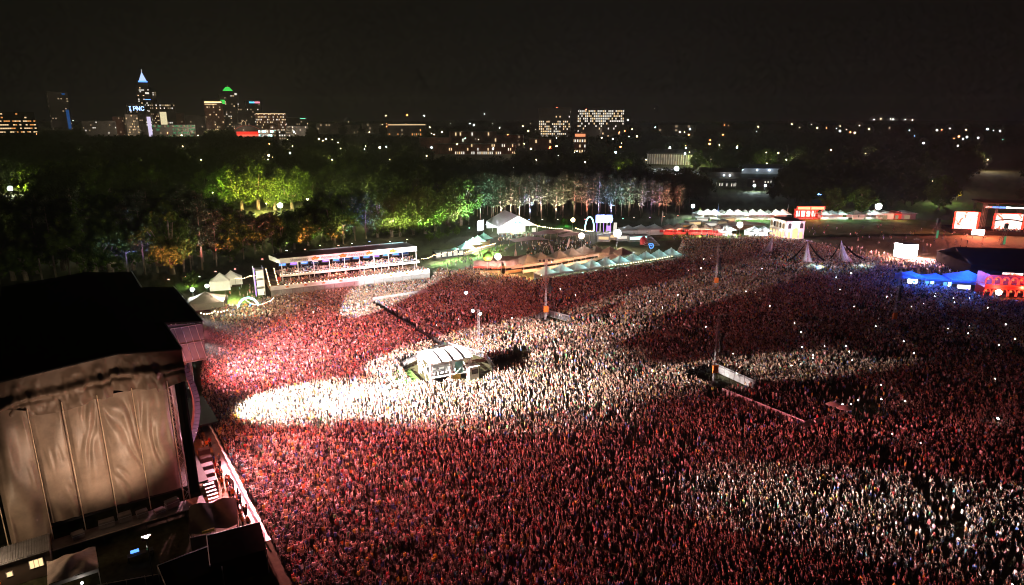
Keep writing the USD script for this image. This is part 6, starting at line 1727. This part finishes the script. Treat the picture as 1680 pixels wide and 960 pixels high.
B('hospital_block', 'right residence block with bright window columns and a red beacon', 948, 1024, 181, 1800, 'dark_wall', 11, 26, lambda r, c: (.72 if r > .55 else .30 if r > .2 else .08), ['warm', 'white', 'white'], 30, ww=.66, wh=.66, extra=beacon(.18, 1.03))
B('brick_house', 'small block with an orange lit top below the right residence block', 942, 962, 219, 1000, 'brick', 4, 5, lambda r, c: .8 if r < .85 else 0, ['warm', 'white'], 15, extra=lambda t, w, h, d: MB().box(-w * .42, w * .42, -.5, -.3, h * .84, h * .98).part('top_light', glow('orange_cornice', (1, .35, .15), 1.0), t), pyb=249)
B('low_house', 'low house with one yellow window left of the red lamp', 868, 905, 228, 1100, 'brick', 2, 8, .12, ['warm'], 15, pyb=242)
t = B('columned_building', 'long pale building with a row of columns lit from its porch', 1062, 1144, 252, 730, 'stone', 2, 22, .45, ['warm_dim'], 14, roof='slate', turn=-14, pyb=276)
x0c, zt_ = ZY(1062, 252, 730); x1c, _ = ZY(1144, 252, 730); wc_ = x1c - x0c
for k in range(21):
    MB().bar((-wc_ / 2 + .8 + k * (wc_ - 1.6) / 20, -2.2, 0), (-wc_ / 2 + .8 + k * (wc_ - 1.6) / 20, -2.2, zt_ + 1.5), .28, n=6).part('column', M['white_paint'], t)
MB().box(-wc_ / 2 - 1, wc_ / 2 + 1, -3.0, 0, zt_ + 1.5, zt_ + 2.3).part('porch_roof', M['slate'], t)
MB().prism([(-wc_ / 2 - 1, -3), (wc_ / 2 + 1, -3), (wc_ / 2 - 4, 6), (-wc_ / 2 + 4, 6)], zt_ + 3.2, [zt_ + 3.4, zt_ + 3.4, zt_ + 7, zt_ + 7]).part('hip_roof', M['slate'], t)
for k, px in enumerate((1085, 1102, 1122, 1136)):
    x, z = ZY(px, 266, 716); lamp(None, (x, 716 - 6 * k / 4, z), (1, .78, .6), 6e2, .4)
for k, (px0, px1, py, Y, lab) in enumerate(((1150, 1214, 276, 560, 'dark gabled shed with two small lamps'), (1216, 1282, 270, 600, 'long dark shed with blue white lamps along its wall'))):
    x0, z = ZY(px0, py, Y); x1, _ = ZY(px1, py, Y); w = x1 - x0
    t = thing('long_shed', lab, 'shed', ((x0 + x1) / 2, Y, float(hill(np.array([x0]), np.array([Y]))[0]) - 1), -12)
    hh = z - t.GetAttribute('xformOp:translate').Get()[2]
    MB().box(-w / 2, w / 2, 0, 14, 0, hh * .62).part('wall', M['dark_wall' if k == 0 else 'stone'], t)
    P = np.array([[(x, y, hh * .63 + hh * .37 * (1 - abs(y - 7) / 7.6)) for y in np.linspace(-.6, 14.6, 5)] for x in np.linspace(-w / 2 - .5, w / 2 + .5, 5)])
    MB().slab(P, (0, 0, -.2)).part('roof', M['slate'], t)
    CLEAR.append(((x0 + x1) / 2, Y, w * .6)); SIGHT.append((px0, px1, py + 15, Y))
    for j, px in enumerate(((1188, 1197), (1220, 1243, 1262, 1280))[k]):
        x, zz = ZY(px, (py + 12) if k == 0 else py + 9, Y - 1.5)
        t2 = MB().sphere((x - (x0 + x1) / 2, -2.2, max(3, zz + 1)), .55, 1).part('wall_lamp', glow('cold_lamp', (.6, .8, 1), 22) if not used.get('cold') else UsdShade.Material.Get(stage, '/World/Looks/cold_lamp'), t)
        used['cold'] = 1
        lamp(None, (x, Y - 4.0, max(3, zz + 1)), (.45, .65, 1) if k else (1, .9, .8), 2.5e2 if k else 2e2, .4)
B('brick_house', 'dark house with tall white windows among the trees', 1176, 1206, 298, 470, 'dark_wall', 1, 8, .5, ['white'], 10, low=2, ww=.35, wh=.4, pyb=318)
B('brick_house', 'dark house with lit stair windows beside the blue white lamp', 1226, 1262, 296, 480, 'dark_wall', 3, 8, .22, ['white'], 10, ww=.4, wh=.5, pyb=326)
B('hall_building', 'pale floodlit hall at the far right above the second stage', 1578, 1628, 312, 470, 'stone', 2, 10, .35, ['warm_dim', 'warm'], 18, pyb=335)
B('long_building', 'low building with lit rows at the right edge', 1600, 1700, 282, 720, 'dark_wall', 3, 26, .18, ['warm_dim', 'white'], 18, pyb=300)
B('depot_building', 'low depot with pale lit bays right of the green lit tree', 1556, 1610, 328, 420, 'stone', 1, 8, .4, ['white', 'blue_dim'], 12)
x, z = ZY(1603, 325, 455); lamp(None, (x, 452, z), (1, .75, .5), 2e3, .5)
wt = thing('water_ball', 'yellow lit balloon shaped globe above the depot', 'balloon', (*ZY(1571, 317, 400)[:1], 400, 0))
zz = ZY(1571, 317, 400)[1]
MB().sphere((0, 0, zz), 2.6, 2, .75).part('globe', glow('yellow_globe', (1, .85, .05), .9), wt, True); MB().bar((0, 0, 0), (0, 0, zz - 2), .2).part('pole', M['alu'], wt)
for k, (px0, px1, py, Y) in enumerate(((566, 590, 205, 1900), (595, 625, 203, 2000), (520, 560, 203, 2000), (1080, 1140, 205, 2100))):
    B('distant_block', ['far dim block with a pale front left of the orange edged building', 'far pale fronted block near the orange edged building', 'far low block right of downtown', 'far dark block right of the residence blocks'][k], px0, px1, py, Y, 'stone', 3, 9, .10, ['warm_dim'], 20)

# car park with cars below the columned building and lots behind the grove
bp_car = []
for nm, mm in (('dark', 'car_dark'), ('light', 'car_light')):
    bp = blueprint('car_kind_' + nm)
    MB().prism([(-2.2, -.88), (2.2, -.88), (2.2, .88), (-2.2, .88)], .3, [.9, .85, .85, .9]).part('body', M[mm], bp)
    MB().prism([(-1.5, -.8), (1.0, -.8), (1.0, .8), (-1.5, .8)], .88, [1.4, 1.38, 1.38, 1.4]).part('cabin', M['car_dark'], bp)
    for x in (-1.35, 1.35):
        for y in (-.8, .8):
            MB().bar((x, y - .1, .33), (x, y + .1, .33), .33, n=8).part('wheel', M['black_box'], bp)
    bp_car.append(bp)
patch('car_park', 'floodlit asphalt car park below the columned building', M['asphalt'], [tuple(ZY(px, 280, Y)[:1]) + (Y,) for px, Y in ((1062, 560), (1150, 560), (1150, 690), (1062, 690))], .3)
rng = np.random.default_rng(3)
for k in range(40):
    px = 1066 + (k % 10) * 7.2; Y = 570 + (k // 10) * 24
    place(bp_car[k % 2], 'parked_car', f"{('dark', 'pale')[k % 2]} car, {nth(k % 10)} from the left in the {('front', 'second', 'third', 'back')[k // 10]} row of the floodlit car park", 'car', (ZY(px, 280, Y)[0], Y, float(hill(np.array([200.]), np.array([Y]))[0]) + .32), 90 + rng.normal(0, 4), 'cars in the floodlit car park', 1.2)
x, z = ZY(1110, 277, 610); lamp(None, (x, 606, 13), (.85, 1, .9), 1.2e4, .6)
for k in range(46):
    px = rng.uniform(140, 425); py = np.interp(px, (140, 300, 425), (385, 372, 358)) + rng.uniform(-6, 20)
    ck = int(rng.integers(0, 2))
    place(bp_car[ck], 'parked_car', f'{nth(k)} car of those glimpsed behind the pines, {("dark", "pale")[ck]} one', 'car', (*G(px, py), 0), rng.uniform(0, 360), 'cars parked behind the pines')
for px, py, c, pw in ((160, 377, (1, .95, .6), 2.2e4), (305, 362, (1, .95, .9), 1.3e4), (382, 363, (1, .7, .4), 1.3e4), (200, 392, (1, .9, .4), 1.2e4), (262, 380, (1, .85, .5), 9e3), (640, 365, (1, .9, .8), 5e3), (560, 375, (1, .8, .6), 6e3)):
    lamp(None, (*G(px, py, 7), 7), c, pw * .12, .4)

# ------------------------------------------------------------------ street lamps and small lights
UNSEEN_LAMPS = ((230, 1780, 1.1e5), (275, 1760, 1.0e5), (345, 1740, 1.1e5), (400, 1700, 1.0e5), (450, 1650, .9e5), (95, 1700, .6e5), (910, 1600, .6e5), (985, 1600, .7e5), (665, 1560, .5e5), (780, 1010, 9e3), (720, 900, 5e3), (850, 900, 5e3), (1170, 470, 1e3))


def street(px, py, Y, r, c, power=0, label='street lamp', col='white'):
    x, z = ZY(px, py, Y)
    z0 = float(hill(np.array([x]), np.array([Y]))[0])
    z = max(z, z0 + 4)
    t = thing('street_lamp', label, 'street lamp', (x, Y, z0), 0)
    MB().bar((0, 0, 0), (0, 0, z - z0), .12 + r * .08, n=4).part('pole', M['dark_metal'], t)
    MB().sphere((0, -.2, z - z0), r, 1).part('lamp_head', c, t)
    if power:
        lamp(t, (0, -r - .5, z - z0), col, power, .5)


LW_ = glow('lamp_white', (.9, 1, 1), 30); LC = glow('lamp_cold', (.6, .9, 1), 25); LO = glow('lamp_orange', (1, .22, .06), 30); LY = glow('lamp_warm', (1, .75, .4), 16); LR = glow('lamp_redorange', (1, .12, .03), 30)
street(460, 340, 344, 1.3, E_['flood'], 0, 'dazzling white lamp under the big yellow green tree', (1, .95, .45))
for px, py, Y, c, pw in ((470, 320, 338, (.92, 1, .26), 1.7e4), (440, 326, 336, (.95, 1, .26), 6e3), (425, 318, 338, (1, .9, .22), 1.2e4), (390, 320, 338, (1, .9, .22), 9e3), (560, 310, 345, (.85, 1, .28), 1.0e4), (600, 306, 345, (.85, 1, .28), 7e3), (350, 304, 342, (.6, 1, .15), 6e3), (110, 306, 380, (.7, .9, .2), 1.2e4), (220, 303, 380, (.8, .9, .2), 1.2e4), (40, 306, 380, (.8, .9, .25), 1.0e4), (165, 302, 380, (.7, .9, .25), 8e3)):
    x, z = ZY(px, py, Y)
    lamp(None, (x, Y, z), c, pw, .5)  # unseen lamps before the crowns, placed to light the trees
street(438, 342, 352, .3, LY, 2e3, 'unseen lamp placed to light the trunk of the yellow green tree', (1, .85, .35))  # unseen lamp, placed to light the trunk
street(575, 322, 352, .3, LY, 3e3, 'unseen lamp placed to light the green trees right of the yellow one', (.85, 1, .3))  # unseen lamp, placed to light the green trees from below
street(505, 328, 372, .6, LY, 2e3, 'warm lamp between the yellow and the green trees', (.9, 1, .3))
street(349, 316, 380, .3, LY, 1e3, 'unseen lamp placed to light the green tree left of the yellow one', (.6, 1, .2))  # unseen lamp set in the crown to light it
street(18, 314, 430, 1.4, E_['flood'], 5e3, 'dazzling lamp at the far left edge', (1, .95, .5))
street(101, 322, 420, .6, LW_, 2e3, 'small white lamp behind the trees at the left', (.8, 1, .4))
street(130, 323, 400, .4, LY, 2e3, 'small warm lamp right of the left edge lamps', (.8, 1, .4))
street(586, 252, 760, 1.9, LC, 5e3, 'cold white lamp over the dark wood', (.8, 1, .8))
street(576, 256, 770, 1.2, LO, 0, 'orange lamp below the cold white one')
street(720, 270, 620, 1.0, LW_, 6e3, 'white lamp in the golden lit tree', (1, .85, .5))
street(738, 268, 620, .8, LY, 1.2e4, 'warm lamp right of the golden lit tree', (1, .8, .4))
street(903, 243, 900, 2.0, LR, 3e3, 'large red orange lamp below the left residence tower', (1, .2, .1))
street(991, 251, 880, 1.5, LR, 2e3, 'red orange lamp right of the bare mast', (1, .2, .1))
street(942, 251, 880, 1.1, LC, 2e3, 'left one of a pair of cold lamps below the small block', (.8, 1, 1)); street(946, 249, 890, 1.0, LC, 0, 'right one of a pair of cold lamps below the small block')
street(1046, 243, 900, 1.4, LC, 2e3, 'lone cold lamp left of the columned building', (.7, 1, 1)); street(1098, 243, 850, 1.9, LW_, 6e3, 'bright cold lamp above the columned building', (.85, .95, 1))
street(1110, 278, 606, 2.0, E_['flood'], 0, 'dazzling lamp over the floodlit car park')
street(1137, 338, 330, .9, LC, 5e3, 'cold lamp at the right end of the pine grove', (.8, 1, .95))
street(1440, 346, 340, 1.6, E_['flood'], 5e3, 'dazzling cold flood lamp behind the far tents', (.7, 1, .95))
street(1237, 311, 450, 1.0, LC, 4e3, 'cold lamp beside the lit stair windows', (.8, 1, 1)); street(1255, 310, 450, .6, LW_, 0, 'white lamp right of the lit stair windows')
street(1258, 268, 660, .4, LY, 9e3, 'unseen lamp placed to light the green trees behind the shed', (.7, 1, .15))  # unseen lamp, placed to light the trees behind the shed
street(1141, 262, 715, .4, LY, 6e3, 'unseen lamp placed to light the slim green tree', (.7, 1, .15)); street(1140, 248, 800, .3, LY, 9e3, 'unseen lamp placed to light the green tree top', (.5, 1, .15))  # both unseen, placed to light the slim tree and the tree top
street(1020, 282, 560, .3, LY, 8e3, 'unseen lamp lighting the yellow green tree by the car park', (.9, 1, .2)); street(1130, 298, 470, .3, LY, 3e3, 'unseen lamp placed to light the green bank', (.6, 1, .2))  # both unseen, placed to light the tree and the bank
street(1541, 336, 390, .4, LY, 5e3, 'unseen lamp placed to light the green tree by the second stage', (.6, 1, .2)); street(1365, 340, 345, .3, LY, 3e3, 'unseen lamp placed to light the thin green tree', (.7, 1, .3))  # both unseen, placed to light the two green trees
street(1310, 301, 500, .6, LC, 0, 'left tiny blue lamp in the right wood'); street(1325, 300, 500, .6, LC, 0, 'right tiny blue lamp in the right wood'); street(1343, 325, 400, 1.2, glow('lamp_blue', (.1, .3, 1), 14), 0, 'blue lamp above the red bar')
for k, (px, Y, pw) in enumerate(UNSEEN_LAMPS):  # unseen lamps, placed to light the far walls from the street
    x, _ = ZY(px, 215, Y)
    z0 = float(hill(np.array([x]), np.array([Y]))[0])
    t = thing('street_lamp', f'unseen warm lamp placed to light the {["spire tower", "floodlit tower", "yellow banded hotel", "red glowing hall", "hotel slab", "dark blue edged tower", "left residence tower", "right residence block", "orange edged long building", "campus range", "campus left wing", "campus right wing", "house with tall white windows"][k]}', 'street lamp', (x, Y, z0))
    MB().bar((0, 0, 0), (0, 0, 20), .2, n=4).part('pole', M['dark_metal'], t); MB().sphere((0, 0, 20.4), .5, 1).part('lamp_head', E_['warm_dim'], t)
    lamp(t, (0, -1.2, 20.4), (1, .75, .52), pw * .6, .6)
# unseen lamps placed in the wood to light the crowns around them
for k, (px, py, Y, c, pw) in enumerate(((40, 292, 470, (.7, .9, .25), 9e3), (150, 285, 500, (.8, .85, .25), 7e3), (240, 280, 520, (.8, .8, .3), 7e3), (330, 262, 620, (.9, .8, .35), 8e3), (440, 262, 640, (1, .8, .4), 9e3), (545, 262, 640, (.8, .85, .3), 9e3), (640, 262, 640, (.9, .85, .3), 9e3), (700, 256, 700, (1, .8, .4), 9e3), (790, 272, 560, (1, .75, .45), 6e3), (880, 262, 640, (1, .7, .45), 8e3), (960, 266, 600, (1, .7, .4), 6e3), (1060, 262, 650, (.8, .95, .6), 6e3), (1290, 262, 640, (.9, .8, .6), 1.4e4), (1360, 285, 500, (.9, .75, .6), 1.0e4), (1450, 290, 470, (1, .75, .6), 1.0e4), (1530, 296, 450, (1, .75, .5), 1.0e4), (1620, 262, 640, (1, .75, .5), 1.4e4), (1420, 252, 760, (1, .75, .6), 1.4e4), (600, 240, 900, (1, .8, .5), 1.2e4), (480, 240, 900, (1, .8, .5), 1.2e4), (300, 240, 900, (1, .8, .5), 1.0e4), (130, 240, 900, (1, .8, .5), 1.0e4), (860, 236, 950, (1, .8, .5), 1.0e4), (1180, 238, 900, (1, .8, .5), 1.0e4))):
    street(px, py, Y, .5, LY, pw, f'unseen park lamp {nth(k)} of those placed to light the trees', c)
    x, z = ZY(px, py, Y)
    SIGHT.append((px - 14, px + 14, py + 5, Y)); CLEAR.append((x, Y - 6, 7))
far_l = [(int(a_), int(b_), 'ywyoyc'[int(c_)]) for a_, b_, c_ in zip(np.random.default_rng(5).uniform(430, 1300, 70), 203 + 50 * np.random.default_rng(6).random(70) ** 1.6, np.random.default_rng(7).uniform(0, 6, 70))] + [(1312, 209, 'y'), (1331, 205, 'w'), (1341, 210, 'y'), (1356, 210, 'o'), (1372, 211, 'w'), (1378, 207, 'y'), (1378, 215, 'w'), (1389, 213, 'y'), (1395, 217, 'o'), (1402, 218, 'y'), (1410, 206, 'y'), (1426, 212, 'y'), (1434, 196, 'w'), (1445, 195, 'y'), (1461, 195, 'w'), (1465, 196, 'w'), (1485, 196, 'w'), (1497, 197, 'y'), (1459, 210, 'y'), (1492, 214, 'c'), (1500, 223, 'b'), (1515, 235, 'w'), (1537, 214, 'w'), (1545, 213, 'o'), (1558, 211, 'w'), (1565, 227, 'o'), (1571, 239, 'w'), (1573, 224, 'o'), (1580, 228, 'w'), (1586, 225, 'c'), (1585, 213, 'y'), (1605, 226, 'w'), (1620, 212, 'c'), (1630, 214, 'c'), (1641, 215, 'w'), (1645, 229, 'g'), (1602, 276, 'w'), (1363, 246, 'o'), (1405, 294, 'w'), (1074, 178, 'w'), (1030, 197, 'w'), (1115, 217, 'y'), (1123, 217, 'y'), (668, 189, 'o'), (696, 190, 'w'), (633, 190, 'y'), (795, 187, 'c'), (739, 203, 'c'), (725, 217, 'y'), (708, 219, 'y'), (713, 221, 'o'), (556, 208, 'w'), (572, 200, 'y'), (580, 211, 'y'), (143, 210, 'w'), (60, 220, 'o'), (155, 205, 'w'), (120, 198, 'c'), (275, 218, 'o'), (298, 222, 'y'), (325, 222, 'y'), (447, 258, 'y'), (441, 255, 'y'), (451, 273, 'w'), (530, 231, 'y'), (535, 228, 'y'), (545, 229, 'y'), (555, 234, 'y'), (916, 255, 'w'), (1010, 250, 'c'), (1005, 228, 'w'), (842, 275, 'w'), (852, 276, 'y'), (800, 278, 'w')]
LM = dict(w=LW_, y=LY, o=LO, c=LC, b=glow('lamp_far_blue', (.1, .35, 1), 14), g=glow('lamp_far_green', (.1, 1, .5), 14))
LN = dict(w='white', y='warm yellow', o='orange', c='cold blue white', b='blue', g='green')
cnt = {}
for k, (px, py, c) in enumerate(sorted(far_l)):
    Y = min(31 * FPX / max(6, py - 194), 4200) if py < 250 else 620
    where = ('on the dark skyline' if py < 200 else 'in the wooded country') + (' at the right' if px > 1200 else ' near the middle' if px > 600 else ' by downtown')
    cnt[c, where] = cnt.get((c, where), 0) + 1
    street(px, py, Y, (.35 + Y / 1900) * (.45 + .8 * ((k * 37) % 11) / 10), LM[c], 0, f'{nth(cnt[c, where] - 1)} tiny {LN[c]} lamp from the left {where}')
    CLEAR.append((ZY(px, py, Y)[0], Y - 20, 9)); SIGHT.append((px - 3, px + 3, py + 2, Y))

# ------------------------------------------------------------------ the wood that covers the far country
def far_kind(path, seed, h, R):
    rng = np.random.default_rng(seed)
    C = []; rad = []
    while len(C) < 30:
        q = rng.uniform(-1, 1, 3)
        if .35 < np.linalg.norm(q) < 1:
            C.append((q[0] * R, q[1] * R, h * .58 + q[2] * h * .42)); rad.append(R * rng.uniform(.2, .36))
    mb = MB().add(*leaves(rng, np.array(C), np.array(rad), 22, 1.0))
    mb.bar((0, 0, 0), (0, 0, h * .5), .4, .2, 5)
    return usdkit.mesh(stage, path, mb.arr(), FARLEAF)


wood = UsdGeom.PointInstancer.Define(stage, '/World/far_wood')
kinds = [far_kind(f'/World/far_wood/tree_shape_{k}', 50 + k, (15, 18, 21)[k], (6.5, 7.5, 8.5)[k]).GetPath() for k in range(3)]
rng = np.random.default_rng(2)
Q = []
for Y0, Y1, st_ in ((372, 700, 10.5), (700, 1200, 13), (1200, 2200, 19), (2200, 3600, 30), (3600, 6500, 55)):
    X = Y1 * .86
    gx, gy = np.meshgrid(np.arange(-X, X, st_), np.arange(Y0, Y1, st_))
    q = np.stack([gx.ravel(), gy.ravel()], 1) + rng.uniform(-.45, .45, (gx.size, 2)) * st_
    Q.append(q[np.abs(q[:, 0]) < q[:, 1] * .84 + 40])
Q = np.vstack(Q)
keep = meshkit.fbm(np.stack([Q[:, 0] / 160, Q[:, 1] / 160, Q[:, 0] * 0], -1), 3, 4) > .27
for cx, cy, r in CLEAR:
    keep &= ~((np.abs(Q[:, 0] - cx) < r) & (Q[:, 1] > cy - 110 * min(1, cy / 900)) & (Q[:, 1] < cy + 60))
pp = lambda px0, px1, Ya, Yb: (Q[:, 0] > ZY(px0, 280, 1)[0] * Q[:, 1]) & (Q[:, 0] < ZY(px1, 280, 1)[0] * Q[:, 1]) & (Q[:, 1] > Ya) & (Q[:, 1] < Yb)
for a in ((1055, 1152, 500, 760), (330, 520, 300, 400), (1140, 1300, 0, 395), (1300, 1700, 0, 366), (1572, 1640, 0, 420), (-30, 60, 380, 440), (1170, 1270, 380, 480), (930, 965, 700, 1000)):
    keep &= ~pp(*a)
Q = Q[keep]
print('far wood', len(Q))
z = hill(Q[:, 0], Q[:, 1])
a = rng.uniform(0, 2 * PI, len(Q)); s = rng.uniform(.75, 1.15, len(Q)) * np.interp(Q[:, 1], [0, 3000, 6000], [1, 1.15, 1.6])
QX = 840 + FPX * Q[:, 0] / (Q[:, 1] * math.cos(_P) + 35 * math.sin(_P))          # bearing of each tree
for x0, x1, yb, Y in SIGHT:      # lower trees where a lit place looks out over them
    m_ = (QX > x0) & (QX < x1) & (Q[:, 1] < Y) & (Q[:, 1] > Y - 900)
    s = np.where(m_, np.minimum(s, np.maximum(0, (EYE_Z - (yb - 195) / FPX * Q[:, 1] * 1.02 - z) / 19)), s)
Q, z, a, s = Q[s > .22], z[s > .22], a[s > .22], s[s > .22]
wood.CreatePositionsAttr(Vt.Vec3fArray.FromNumpy(np.column_stack([Q, z - .3]).astype(np.float32)))
q = np.zeros((len(Q), 4), np.float32); q[:, 2] = np.sin(a / 2); q[:, 3] = np.cos(a / 2)
wood.CreateOrientationsAttr(Vt.QuathArray.FromNumpy(q.astype(np.float16)))
wood.CreateScalesAttr(Vt.Vec3fArray.FromNumpy(np.repeat(s[:, None], 3, 1).astype(np.float32)))
wood.CreateProtoIndicesAttr(Vt.IntArray.FromNumpy(rng.integers(0, 3, len(Q)).astype(np.int32)))
wood.CreatePrototypesRel().SetTargets(kinds)
keys(wood.GetPrim(), 'dark wooded country reaching to the city', 'wood', None, 'stuff')

# ------------------------------------------------------------------ faint night haze
haze_m = usdkit.material(stage, '/World/Looks/haze', {"v": ("principled_volume", {"color": (.92, .88, .92), "density": 0.00005, "anisotropy": .3})}, volume="v.volume")
MB().box(-9000, 9000, -9000, 9000, -25, 320).thing('haze', haze_m, 'faint night haze over the field and the wood', None, kind='stuff')
